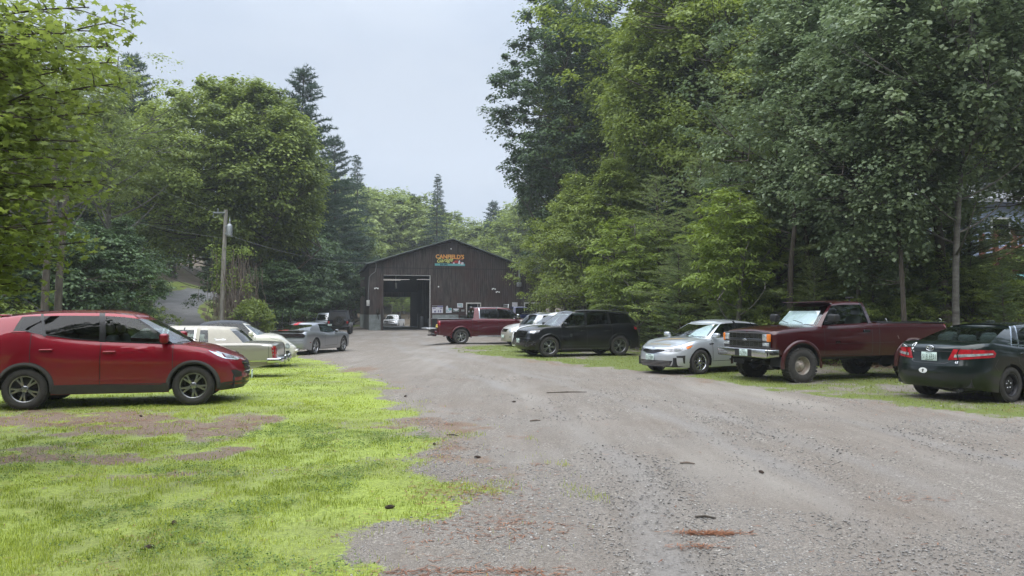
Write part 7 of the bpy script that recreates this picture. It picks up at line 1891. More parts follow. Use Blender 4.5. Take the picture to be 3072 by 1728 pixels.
def trees():
    Bk, Bg, Bb = M['bark'], M['bark_grey'], M['bark_birch']
    mp_, dk, gy, lm, fr, nd_, ns, nf = (M[k] for k in ('leaf_maple', 'leaf_dark', 'leaf_grey', 'leaf_lime', 'leaf_far', 'needle', 'needle_soft', 'needle_far'))
    T_['bigmaple'] = (broadleaf(14, 20, 7.2, .17, 1500, 110, .24, .85, .34, 'oval', flat=.75, limbs=16, lobes=5), (mp_, Bk), 20, 'maple_tree')
    T_['maple2'] = (broadleaf(23, 15, 4.6, .10, 330, 120, .19, .8, .26, 'cone', flat=.7, sparse=.3), (mp_, Bg), 15, 'maple_tree')
    T_['maple3'] = (broadleaf(31, 22, 6.0, .22, 520, 120, .22, .9, .34, 'oval', flat=.75, sparse=.35, limbs=20), (mp_, Bk), 22, 'maple_tree')
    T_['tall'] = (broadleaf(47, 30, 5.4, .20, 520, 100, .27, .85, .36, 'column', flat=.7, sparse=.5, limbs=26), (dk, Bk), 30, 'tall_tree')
    T_['lime'] = (broadleaf(53, 7, 2.3, .25, 110, 90, .20, .55, .10, 'oval', droop=.25, flat=.45, asp=.32), (lm, Bg), 7, 'young_tree')
    T_['aspen'] = (broadleaf(61, 14, 2.8, .32, 440, 62, .125, .5, .08, 'column', flat=.9, sparse=.2, asp=.9, limbs=26, n=8), (gy, Bb), 14, 'aspen_tree')
    T_['sparse'] = (broadleaf(67, 19, 4.4, .35, 170, 60, .17, .7, .2, 'oval', flat=.6, sparse=.2, limbs=26), (fr, Bg), 19, 'sparse_tree')
    T_['slim'] = (T_['maple2'][0], (dk, Bg), 15, 'understory_tree')
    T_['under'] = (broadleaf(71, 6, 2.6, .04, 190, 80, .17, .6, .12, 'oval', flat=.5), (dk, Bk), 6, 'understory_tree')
    T_['aspen2'] = (broadleaf(62, 14, 2.7, .14, 460, 62, .125, .5, .07, 'column', flat=.9, sparse=.2, asp=.9, limbs=20, n=8, lz=2.6), (gy, Bk), 14, 'aspen_tree')
    T_['under2'] = (T_['under'][0], (M['leaf_maple'], Bk), 6, 'sapling')
    T_['bush'] = (broadleaf(73, 1.7, 1.5, .0, 60, 80, .13, .38, .05, 'oval', flat=.6, limbs=6), (mp_, Bk), 1.7, 'shrub')
    T_['far1'] = (broadleaf(81, 16, 5.0, .08, 170, 70, .42, 1.15, .3, 'oval', flat=.6, limbs=8), (fr, Bk), 16, 'broadleaf_tree')
    T_['far2'] = (broadleaf(83, 18, 4.4, .08, 170, 70, .42, 1.1, .3, 'round', flat=.6, limbs=8), (mp_, Bk), 18, 'broadleaf_tree')
    T_['pine'] = (conifer(5, 14, 4.6, .10, .62, 6, .17, .022, 1.0, .2, 'pine', .75), (ns, Bk), 14, 'pine_tree')
    T_['pine2'] = (conifer(6, 11, 4.0, .03, .55, 6, .17, .022, .9, .17, 'pine', .7), (nd_, Bk), 11, 'pine_tree')
    T_['softpine'] = (T_['pine2'][0], (ns, Bk), 11, 'pine_tree')
    T_['whitepine'] = (conifer(8, 25, 5.6, .12, .95, 8, .42, .085, .42, .36, 'pine', .62, ragged=.45), (nf, Bk), 25, 'white_pine')
    T_['spruce'] = (conifer(9, 20, 3.2, .05, .6, 7, .34, .07, .3, .25, 'spruce', .95), (nf, Bk), 20, 'spruce_tree')
    G1 = 'trees of the wood behind the parked cars on the right'; G2 = 'trees of the wood on the left slope'; G3 = 'distant trees on the hills behind the garage'
    # --- left side
    plant('bigmaple', 742, 54, 'large round-crowned maple behind the utility pole', top_at(165, 54, u=742))
    plant('whitepine', 905, 74, 'tall white pine with tiered branches right of the large round maple', top_at(190, 74, u=905))
    plant('whitepine', 1000, 92, 'shorter white pine half hidden behind the tall tiered pine', top_at(400, 92, u=1000))
    plant('spruce', 1068, 112, 'spruce with a pointed tip left of the garage, above the lime green trees', top_at(455, 112, u=1068))
    plant('spruce', 1312, 125, 'solitary pointed spruce above the left roof slope of the garage', top_at(515, 125, u=1312))
    plant('whitepine', 385, 66, 'white pine top rising over the left wood beside the bright maple', top_at(150, 66, u=385))
    lab = ['thin tall tree with bare upper twigs at the left, under the bright branches', 'airy tree with long bare branches left of the large round maple', 'tall sparse tree on the left slope above the driveway', 'slender sparse tree at the far left edge']
    for (u, d, v, l_) in ((170, 38, -60, lab[0]), (330, 42, 60, lab[1]), (455, 66, 225, lab[2]), (40, 36, 0, lab[3])): plant('sparse', u, d, l_, top_at(v, d, u=u))
    for (u, d, v, k) in ((60, 58, 100, 'maple3'), (200, 64, 120, 'far2'), (300, 70, 210, 'far1'), (430, 72, 240, 'far2'), (520, 84, 330, 'far1'), (-60, 48, 0, 'maple3'), (120, 80, 160, 'far2'), (360, 90, 260, 'far1')):
        plant(k, u, d, 'broadleaf tree in the dense wood on the left slope', top_at(v, d, u=u), group=G2)
    plant('slim', 350, 36, 'dark bushy tree left of the driveway behind the beige sedan', top_at(585, 36, u=350))
    plant('under', 300, 34, 'leafy understory tree left of the dark bushy tree by the driveway', top_at(640, 34, u=300))
    plant('under', 180, 31, 'understory tree right of the two dark trunks on the left', top_at(660, 31, u=180)); plant('under', 40, 30, 'understory tree at the far left behind the red SUV', top_at(640, 30, u=40))
    for (u, d, l_) in ((132, 27.5, 'left one of two dark bare trunks behind the red SUV'), (172, 28, 'right one of two dark bare trunks behind the red SUV')):
        x, y = at_u(u, d); b = MB(); z0 = hz(x, y) - .2; b.tube([(x, y, z0), (x + .05, y, z0 + 3), (x + .3, y + .1, z0 + 8)], [.15, .125, .08], 10); tag(b.build('tree_trunk', M['bark'], None), l_, 'tree')
    for (u, d, v) in ((570, 108, 600), (640, 104, 590), (700, 96, 640), (640, 98, 760), (500, 96, 650), (820, 60, 600), (890, 64, 640), (940, 74, 650), (860, 50, 760), (985, 80, 730), (1040, 96, 640), (760, 50, 780), (240, 48, 640), (480, 100, 480), (965, 76, 790)):
        plant('under' if v > 590 else 'far2', u, d, 'shadowed tree at the wood edge between the driveway and the garage', top_at(v, d, u=u), group='shadowed trees left of the garage')
    for k, (u, d, v) in enumerate(((1060, 100, 610), (1150, 136, 600), (1205, 132, 640), (1010, 108, 560), (1090, 128, 540), (1180, 142, 560), (1240, 132, 630), (1130, 140, 530), (1060, 140, 520))):
        plant('far1', u, d, 'lime green broadleaf tree behind the left roof of the garage', top_at(v, d, u=u), group='light green trees behind the garage')
    for (u, d, v, k) in ((1400, 150, 655, 'far2'), (1440, 140, 630, 'far1'), (1480, 150, 600, 'whitepine'), (1520, 135, 610, 'far2'), (1370, 165, 640, 'whitepine'), (1560, 130, 580, 'far2'), (1465, 120, 680, 'far2'), (1330, 150, 600, 'far2')):
        plant(k, u, d, 'tree on the hill right of the garage roof peak', top_at(v, d, u=u), group='trees on the hill right of the garage roof peak')
    rng = random.Random(4)
    for k in range(70):
        u = 880 + 720 * rng.random(); d = rng.choice((135, 150, 165, 180, 200, 225))
        prof = np.interp(u, [880, 1050, 1150, 1250, 1330, 1370, 1400, 1430, 1480, 1600], [470, 505, 520, 545, 590, 640, 672, 650, 600, 560])
        v = prof + rng.uniform(0, 60) + (0 if rng.random() < .5 else 20)
        kd = rng.choice(('far1', 'far2', 'far1', 'far2', 'far1', 'whitepine', 'far2', 'spruce'))
        plant(kd, u, d, 'hazy evergreen on the far hill behind the garage' if kd in ('spruce', 'whitepine') else 'hazy broadleaf tree on the far hill behind the garage', top_at(v, d, u=u), group=G3 + (', evergreens' if kd in ('spruce', 'whitepine') else ''))
    for (u, d, v) in ((1150, 116, 850), (1200, 118, 830), (1235, 117, 850), (1175, 123, 790), (1215, 125, 780), (1140, 124, 790), (1190, 114, 900), (1225, 113, 890)): plant('lime', u, d, 'sunlit tree seen through the open garage doors', top_at(v, d, u=u), group='trees seen through the garage')
    # --- right side
    plant('tall', 1715, 62, 'tall dark ragged tree at the left end of the right wood', 30)
    plant('tall', 1800, 66, 'tall dark tree just right of the ragged one', 31)
    plant('tall', 1650, 74, 'dark tree whose left boughs reach over the sky beside the garage', top_at(230, 70, u=1530))
    plant('maple2', 1740, 46, 'light green maple hanging over the right end of the garage', top_at(430, 45, u=1640))
    plant('maple2', 1690, 50, 'smaller maple whose boughs cover the garage corner', top_at(600, 52, u=1640))
    plant('maple2', 1850, 42, 'maple with a pointed light green crown behind the black SUV', top_at(380, 42, u=1850))
    plant('maple3', 2050, 45, 'large full maple in the middle of the right wood', 23)
    plant('maple3', 2180, 42, 'large maple right of the full middle maple', 22); plant('maple3', 2010, 58, 'tall maple behind the middle of the right wood', 27)
    for (u, d, v) in ((2350, 44, -200), (2560, 40, -250), (2780, 42, -300), (2980, 38, -200), (3150, 40, -200), (2080, 60, -150), (2300, 62, -250), (2660, 58, -200), (2900, 60, -200), (3250, 50, -200), (1760, 80, 0), (1900, 84, -60), (2450, 78, -100)):
        plant('maple3' if d < 50 else 'tall', u, d, 'tall tree deep in the wood on the right bank', top_at(v, d, u=u), group=G1)
    plant('pine', 2400, 29, 'soft white pine with level sprays behind the maroon pickup', top_at(150, 29, u=2400))
    plant('pine2', 2140, 33, 'dark soft pine between the black SUV and the silver sedan', top_at(480, 33, u=2140))
    plant('pine2', 1950, 38, 'dark low pine behind the tail of the black SUV', top_at(640, 38, u=1950))
    plant('pine', 2620, 31, 'soft pine left of the blue house', top_at(330, 31, u=2620))
    plant('pine2', 2300, 27, 'young pine with lime tinted sprays over the silver sedan', top_at(620, 27, u=2300))
    plant('pine', 3150, 27, 'pine whose sprays hang before the blue house at the right edge', top_at(100, 27, u=3060), dz=2.5)
    plant('lime', 2200, 25.5, 'small bright tree with long drooping leaves before the dark pines', top_at(515, 25.5, u=2200))
    plant('lime', 1900, 34, 'small bright leaved tree above the rear of the black SUV', top_at(620, 34, u=1900)); plant('lime', 1835, 36, 'bright leaved sapling left of the small bright leaved tree', top_at(760, 36, u=1835))
    plant('aspen', 2905, 21, 'aspen with grey-green round leaves and a pale spotted trunk before the blue house', 15)
    plant('aspen2', 2700, 21.5, 'slim leaning aspen left of the pale spotted trunk', 12.5); plant('aspen2', 2580, 24, 'grey-green aspen over the bed of the maroon pickup', 13); plant('aspen2', 2420, 26, 'grey-green aspen with its crown over the maroon cab', 15)
    plant('aspen2', 3120, 22, 'aspen at the right edge above the dark green sedan', 14)
    for (u, d, l_, r0) in ((2832, 24, 'dark forked trunk left of the pale spotted aspen trunk', .2), (2765, 27, 'straight dark trunk before the left corner of the blue house', .16), (2365, 25, 'grey bare trunk behind the cab of the maroon pickup', .14), (2880, 28, 'slim dark trunk between forked trunk and blue house', .1), (2625, 26, 'thin trunk over the bed of the maroon pickup', .09)):
        x, y = at_u(u, d); z0 = hz(x, y) - .2; b = MB(); sw = random.Random(u + 1); P = [(x + (sw.uniform(-.12, .12) if k else 0) + .05 * k * (1 if u % 2 else -1), y + (sw.uniform(-.1, .1) if k else 0), z0 + k * .9) for k in range(8)]; b.tube(P, [r0 * (1.25 if k == 0 else 1) * (1 - .09 * k) for k in range(8)], 10)
        rg = random.Random(u)
        for k in range(9):
            z = z0 + 1.2 + k * .55; a = rg.uniform(0, 6.28); L = rg.uniform(.5, 1.5); L *= .6; b.tube([(x + .05, y, z), (x + L * .5 * math.cos(a), y + L * .5 * math.sin(a), z + .1), (x + L * math.cos(a), y + L * math.sin(a), z + rg.uniform(-.1, .3))], [.022, .014, .005], 5)
        tag(b.build('tree_trunk', M['bark'], None), l_, 'tree')
    for (u, d, h_, l_) in ((2480, 25.5, 4.2, 'small soft pine behind the cab of the maroon pickup'), (2660, 25, 3.6, 'small pine over the bed of the maroon pickup'), (2780, 24, 3.2, 'small pine before the left corner of the blue house'), (2040, 30, 4.5, 'small dark pine left of the silver sedan'), (2560, 29, 6.5, 'medium dark pine deep behind the maroon pickup'), (2860, 26, 4.4, 'small pine right of the forked trunk'), (3010, 22, 2.2, 'low pine bough over the roof of the dark green sedan')):
        plant('pine2', u, d, l_, h_)
    for (u, d, h_, l_) in ((2110, 30, 8, 'soft olive pine above the silver sedan, left of the pickup'), (2330, 26.8, 9, 'soft olive pine right behind the hood of the maroon pickup'), (2545, 26.3, 9.5, 'soft olive pine over the middle of the pickup bed'), (2715, 25.3, 7.5, 'soft olive pine over the tail of the pickup'), (2855, 25.8, 5.5, 'short soft pine between the two aspen trunks'), (1975, 34, 8, 'soft olive pine beside the tail of the black SUV')):
        plant('softpine', u, d, l_, h_)
    for (u, d, h_, l_) in ((2905, 25.5, 5.0, 'soft pine before the wall of the blue house'), (3100, 23.5, 3.6, 'low soft pine before the deck at the right edge'), (2440, 24.6, 3.6, 'low bushy pine between pickup cab and silver sedan'), (2620, 23.8, 3.2, 'low bushy pine right behind the pickup bed'), (2200, 28, 5, 'low soft pine over the roof of the silver sedan')):
        plant('softpine', u, d, l_, h_)
    for (u, d, h_) in ((2500, 25, 3.0), (2680, 24.4, 2.6), (2770, 24.6, 3.2), (2700, 23.2, 2.2), (2590, 23.6, 2.4), (2370, 25.6, 3.2), (2920, 23.8, 1.9), (3010, 23.5, 1.6), (2300, 27, 3), (2160, 29.5, 3.2), (2060, 32, 3.4), (2400, 27.5, 4)):
        plant('under2', u, d, 'leafy sapling filling the wood edge behind the parked cars', h_, group='saplings at the edge of the right wood')
    # edge growth
    rng = random.Random(12); seen = 0
    for k in range(34):
        u = rng.uniform(1840, 3060); d = np.interp(u, [1840, 2100, 2500, 2700, 3060], [38, 33, 28, 27, 29]) + rng.uniform(0, 5)
        if 2330 < u < 2560 and d < 27: continue
        plant(rng.choice(('bush', 'bush', 'under')), u, d, 'low dark shrub growing on the leafy bank at the right', rng.uniform(.7, 1.7), group='shrubs on the right bank', cat='shrub', name='shrub')
    for k in range(26):
        u = rng.uniform(-40, 1050); d = np.interp(u, [0, 300, 500, 640, 1050], [24, 33, 44, 52, 66]) + rng.uniform(0, 6)
        x, y = at_u(u, d)
        if float(drive_dist(x, y)) < 3.4 or 430 < u < 640: continue
        plant('bush', u, d, 'shrub at the foot of the wood on the left', rng.uniform(1.0, 2.2), group='shrubs at the foot of the left wood', cat='shrub', name='shrub')
    for k in range(44):
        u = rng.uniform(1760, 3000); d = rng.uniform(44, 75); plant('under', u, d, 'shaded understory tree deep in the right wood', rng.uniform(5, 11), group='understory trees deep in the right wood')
    for k in range(14):
        u = rng.uniform(-50, 350); d = rng.uniform(46, 66); plant('under', u, d, 'shaded understory tree deep in the left wood', rng.uniform(4, 9), group='understory trees deep in the left wood')

def near_maple():
    """bright maple whose boughs reach into the frame from the left, above the red SUV"""
    rng = np.random.default_rng(77)
    bx, by = -8.6, 8.6; z0 = hz(bx, by)
    r_ = empty('maple_tree', (bx, by, z0), label='close bright green maple whose star-shaped leaves fill the upper left corner', cat='tree')
    paths = [(np.array([[0, 0, -.2], [.05, 0, 2.5], [0, .1, 5], [.1, 0, 8.5]]), np.array([.24, .2, .15, .06]))]
    C, D, TT = [], [], []
    limbs = []
    # (photo u of the tip, photo v of the tip, depth)
    tips = [(372, 45, 8.2), (310, 130, 7.6), (380, 240, 8.0), (250, 10, 7.4), (180, 90, 7.0), (300, 330, 7.8), (230, 420, 7.5), (120, 250, 7.2), (312, 455, 8.6), (250, 560, 7.6), (308, 540, 8.2), (140, 470, 7.2), (200, 660, 7.8), (110, 600, 7.2), (262, 725, 8.4), (90, 740, 7.6), (170, 770, 8.0), (60, 350, 7.0), (60, 120, 6.8), (40, 520, 7.0), (30, 850, 7.8), (90, 870, 8.2), (70, 680, 7.2), (190, 200, 8.6), (150, 330, 8.4), (20, 220, 7.2), (30, 640, 8.2), (130, 20, 8.0), (20, 30, 7.2), (220, 300, 9.2), (100, 450, 9.0), (180, 560, 9.2), (30, 760, 8.8), (330, 180, 9.0), (40, 440, 8.2), (10, 120, 7.4), (70, 190, 7.8), (20, 330, 7.6), (80, 540, 8.0), (10, 600, 7.8), (60, 800, 8.4), (120, 690, 8.8), (200, 500, 8.8), (260, 200, 8.6), (110, 150, 8.2), (160, 380, 8.0), (10, 700, 8.4)]
    for (u, v, d) in tips:
        tip = np.array(px(u, v, d)) - np.array([bx, by, z0])
        L = np.hypot(tip[0], tip[1]); zb = max(.8, tip[2] - L * rng.uniform(.05, .45)); p0 = np.array([.05, .05, zb])
        m_ = p0 * .5 + tip * .5 + np.array([0, 0, .12 * L]); P = bezier(p0, m_, tip, 10); limbs.append(P)
        paths.append((P, np.linspace(.038, .006, 10)))
        n = 17
        for k in range(n):
            t = .30 + .70 * (k + rng.random()) / n; i = min(int(t * 9), 8); q = P[i] + (P[i + 1] - P[i]) * (t * 9 - i); dr = unit(P[i + 1] - P[i])
            sd_ = np.array([-dr[1], dr[0], 0]) * (1 if k % 2 else -1); tl = rng.uniform(.25, .62) * (1.15 - .5 * t)
            e = q + unit(dr * .6 + sd_ * .9 + np.array([0, 0, rng.normal(-.02, .12)])) * tl
            paths.append((np.array([q, (q + e) / 2 + np.array([0, 0, .02]), e]), np.array([.009, .006, .003])))
            for s in np.linspace(.25, 1, 6):
                c = q + (e - q) * s + rng.normal(size=3) * .03
                for w_ in range(4): C.append(c + rng.normal(size=3) * .07); D.append(e - q); TT.append(rng.normal(.55, .2))
    C = np.array(C); D = unit(np.array(D)); N = unit(np.array([0, 0, 1.]) + rng.normal(size=C.shape) * .42); U = D + rng.normal(size=C.shape) * .5 + np.array([0, 0, -.35]); U = unit(U - N * (U * N).sum(1, keepdims=True))
    V, F = maple_leaves(C, N, U, .088 * rng.uniform(.65, 1.25, len(C)))
    link('crown', leaf_mesh('crown', V, F, np.array(TT)), M['leaf_bright'], r_)
    link('trunk', tubes_mesh('trunk', paths, 6), M['bark'], r_)
def woods_behind():
    """unseen wood behind the camera, met only in the reflections it darkens"""
    rng = np.random.default_rng(31); n = 70000  # out-of-view leaf wall, height raised to darken window and paint reflections
    a = rng.uniform(-.25, np.pi + .25, n); r0 = rng.uniform(28, 38, n) * (1 + .4 * sstep(.7, 1.3, np.abs(a - np.pi / 2))); z = 26 * rng.random(n)**.8 * (.75 + .5 * fbm(a * 6, a * 0, 3))
    C = np.stack([np.cos(a) * r0, -np.sin(a) * r0 + 8, z], -1); N = unit(rng.normal(size=C.shape) * .6 + np.array([0, 0, .8])); U = rng.normal(size=C.shape); U = unit(U - N * (U * N).sum(1, keepdims=True))
    V, F = quad_leaves(C, N, U, rng.uniform(.5, 1.1, n), rng.uniform(.4, .9, n))
    tag(link('woods', leaf_mesh('woods', V, F, rng.random(n)), M['leaf_dark']), 'unseen wood behind the viewer, raised to darken reflections', kind='stuff')
if 'trees' not in SKIP: trees(); near_maple(); woods_behind()

# ------------------------------------------------------------------ grass, stones, litter
def grass():
    rng = np.random.default_rng(3)
    m = leafmat('grass_blade', (.17, .23, .045), (.54, .61, .15), .45, .25)
    md = leafmat('grass_blade_dry', (.13, .17, .04), (.38, .40, .15), .35, .2)
    def blades(X, Y, Hh, Wd, tint, name, label, mt):
        n = len(X); Z = height(X, Y)
        a = rng.uniform(0, 2 * np.pi, n); b = rng.uniform(.1, .75, n); dx, dy = np.cos(a), np.sin(a); wx, wy = -dy * Wd / 2, dx * Wd / 2
        P0 = np.stack([X - wx, Y - wy, Z - .01], -1); P1 = np.stack([X + wx, Y + wy, Z - .01], -1)
        mx_, my_, mz = X + dx * Hh * b * .3, Y + dy * Hh * b * .3, Z + Hh * .6
        P2 = np.stack([mx_ + wx * .8, my_ + wy * .8, mz], -1); P3 = np.stack([mx_ - wx * .8, my_ - wy * .8, mz], -1)
        P4 = np.stack([X + dx * Hh * b, Y + dy * Hh * b, Z + Hh * (1 - .35 * b)], -1)
        V = np.stack([P0, P1, P2, P3, P4], 1).reshape(-1, 3); i = np.arange(n)[:, None] * 5
        F4 = i + np.array([[0, 1, 2, 3]]); F3 = i + np.array([[3, 2, 4]])
        me = np_mesh(name, V, [F4, F3]); at = me.attributes.new('tint', 'FLOAT', 'FACE'); t = np.clip(tint, 0, 1).astype(np.float32)
        at.data.foreach_set('value', np.concatenate([t, t])); o = link(name, me, mt); tag(o, label, kind='stuff')
    # left lawn: density falls with distance
    XX, YY = [], []
    for (y0, y1, dens) in ((3.6, 5.5, 9500), (5.5, 7.5, 6800), (7.5, 10, 4200), (10, 14, 2000), (14, 20, 700), (20, 34, 260)):
        x0, x1 = -y1 * .75 - .6, 1.2; n = int(dens * (x1 - x0) * (y1 - y0)); x = rng.uniform(x0, x1, n); y = rng.uniform(y0, y1, n)
        lw, _, _, fo, _ = masks(x, y); cl = fbm(x * 5, y * 5, 3); k = rng.random(n) < lw * np.clip(.16 + 2.6 * (cl - .38), .05, 1) * (.35 + .65 * sstep(.1, 1.1, LAWNR(y) - x)) * (np.abs(x) < y * .72 + .5)
        XX.append(x[k]); YY.append(y[k])
    X = np.concatenate(XX); Y = np.concatenate(YY)
    big = fbm(X * .8 + 5, Y * .8, 3); tuft = fbm(X * 2.2, Y * 2.2 + 8, 3)
    H = rng.uniform(.016, .042, len(X)) * (.5 + 1.5 * np.clip(tuft - .3, 0, 1)) * (1 + .02 * Y); Wd = rng.uniform(.0022, .0042, len(X)) * (1 + np.maximum(Y - 4, 0) * .16)
    blades(X, Y, H, Wd, .10 + 1.15 * (big - .2) + rng.normal(0, .28, len(X)), 'lawn_grass', 'bright short grass of the left lawn', m)
    XX, YY = [], []
    for (y0, y1, dens) in ((6, 14, 520), (14, 22, 420), (22, 42, 190)):
        x0, x1 = -3, y1 * .75; n = int(dens * (x1 - x0) * (y1 - y0)); x = rng.uniform(x0, x1, n); y = rng.uniform(y0, y1, n)
        _, rg, _, fo, _ = masks(x, y); cl = fbm(x * 4, y * 4, 3); k = rng.random(n) < rg * np.clip(.1 + 2.4 * (cl - .4), .02, 1) * (x < y * .74)
        XX.append(x[k]); YY.append(y[k])
    X = np.concatenate(XX); Y = np.concatenate(YY)
    H = rng.uniform(.02, .06, len(X)); Wd = rng.uniform(.003, .006, len(X)) * (1 + np.maximum(Y - 6, 0) * .10)
    blades(X, Y, H, Wd, rng.normal(.42, .22, len(X)), 'verge_grass', 'thin mossy grass under the cars on the right', md)
    # clover and small broad leaves in clumps through the lawn
    x = rng.uniform(-7, 0, 9000); y = rng.uniform(3.8, 11, 9000); lw = masks(x, y)[0]; k = rng.random(len(x)) < lw * sstep(.52, .62, fbm(x * 1.3 + 60, y * 1.3, 3)) * (np.abs(x) < y * .72 + .5); x, y = x[k], y[k]
    q = 9; X = np.repeat(x, q) + rng.normal(0, .035, len(x) * q); Y = np.repeat(y, q) + rng.normal(0, .035, len(x) * q); C = np.stack([X, Y, height(X, Y) + rng.uniform(.012, .035, len(X))], -1)
    N = unit(np.array([0, 0, 1.]) + rng.normal(size=C.shape) * .35); U = rng.normal(size=C.shape); U = unit(U - N * (U * N).sum(1, keepdims=True)); V, F = quad_leaves(C, N, U, rng.uniform(.012, .026, len(C)), rng.uniform(.010, .02, len(C)))
    tag(link('clover', leaf_mesh('clover', V, F, rng.random(len(C))), leafmat('clover_leaf', (.07, .12, .03), (.20, .28, .07), .3)), 'clover and small weeds growing through the lawn', kind='stuff')
    # sparse tufts on the gravel edge
    x = rng.uniform(-2.2, .9, 26000); y = rng.uniform(3.6, 11, 26000); d = x - LAWNR(y); k = rng.random(len(x)) < (sstep(.60, .72, fbm(x * 1.6 + 2, y * 1.6, 3)) + .012) * (d > -.1) * (d < 1.5)
    X, Y = x[k], y[k]; blades(X, Y, rng.uniform(.02, .05, len(X)), rng.uniform(.003, .005, len(X)), rng.normal(.5, .2, len(X)), 'grass_tufts', 'loose grass tufts spreading onto the gravel', m)

def stones():
    rng = np.random.default_rng(9)
    ph = (1 + 5**.5) / 2
    base = unit(np.array([(-1, ph, 0), (1, ph, 0), (-1, -ph, 0), (1, -ph, 0), (0, -1, ph), (0, 1, ph), (0, -1, -ph), (0, 1, -ph), (ph, 0, -1), (ph, 0, 1), (-ph, 0, -1), (-ph, 0, 1)], float))
    fc = np.array([(0, 11, 5), (0, 5, 1), (0, 1, 7), (0, 7, 10), (0, 10, 11), (1, 5, 9), (5, 11, 4), (11, 10, 2), (10, 7, 6), (7, 1, 8), (3, 9, 4), (3, 4, 2), (3, 2, 6), (3, 6, 8), (3, 8, 9), (4, 9, 5), (2, 4, 11), (6, 2, 10), (8, 6, 7), (9, 8, 1)])
    XX, YY, SS = [], [], []
    for (y0, y1, dens, smin, smax) in ((3.4, 5.5, 2600, .0025, .0072), (5.5, 8, 1300, .003, .009), (8, 12, 420, .004, .012), (12, 20, 90, .006, .014)):
        x0, x1 = -2.5, y1 * .72 + .3; n = int(dens * (x1 - x0) * (y1 - y0)); x = rng.uniform(x0, x1, n); y = rng.uniform(y0, y1, n)
        lw, rg, nd_, fo, _ = masks(x, y); cl = np.clip((fbm(x * .9 + 20, y * .9, 3) - .40) * 4.5, .10, 1); k = rng.random(n) < (1 - lw) * (1 - fo) * (1 - .6 * rg) * cl * (1 - .8 * tracks(x, y)) * (np.abs(x) < y * .72 + .3)
        XX.append(x[k]); YY.append(y[k]); SS.append(smin + (smax - smin) * rng.random(k.sum())**2.6 * (.5 + cl[k]))
    X = np.concatenate(XX); Y = np.concatenate(YY); S = np.concatenate(SS); n = len(X)
    V = base[None] * (1 + rng.normal(0, .16, (n, 12, 1))) * (S[:, None, None] * np.stack([rng.uniform(.8, 1.4, n), rng.uniform(.8, 1.4, n), rng.uniform(.4, .75, n)], -1)[:, None])
    a = rng.uniform(0, 6.28, n); c, s = np.cos(a)[:, None], np.sin(a)[:, None]; x = V[..., 0] * c - V[..., 1] * s; y = V[..., 0] * s + V[..., 1] * c
    P = np.stack([x + X[:, None], y + Y[:, None], V[..., 2] + (height(X, Y) + S * .15)[:, None]], -1).reshape(-1, 3)
    F = (np.arange(n)[:, None, None] * 12 + fc[None]).reshape(-1, 3)
    me = np_mesh('gravel_stones', P, F, True); t = np.repeat(np.clip(rng.beta(2.0, 2.0, n), 0, 1), 20).astype(np.float32)
    at = me.attributes.new('tint', 'FLOAT', 'FACE'); at.data.foreach_set('value', t)
    m, nn, l, b = nmat('stone'); q = nn.new('ShaderNodeAttribute'); q.attribute_name = 'tint'; r_ = nn.new('ShaderNodeValToRGB'); e = r_.color_ramp.elements
    e[0].color = (.13, .123, .115, 1); e[1].color = (.50, .48, .44, 1); x = e.new(.45); x.color = (.21, .198, .183, 1); x = e.new(.75); x.color = (.27, .25, .23, 1)
    l.new(q.outputs['Fac'], r_.inputs['Fac']); l.new(r_.outputs['Color'], b.inputs['Base Color']); b.inputs['Roughness'].default_value = .6
    tag(link('gravel_stones', me, m), 'loose grey gravel stones of the yard', kind='stuff')

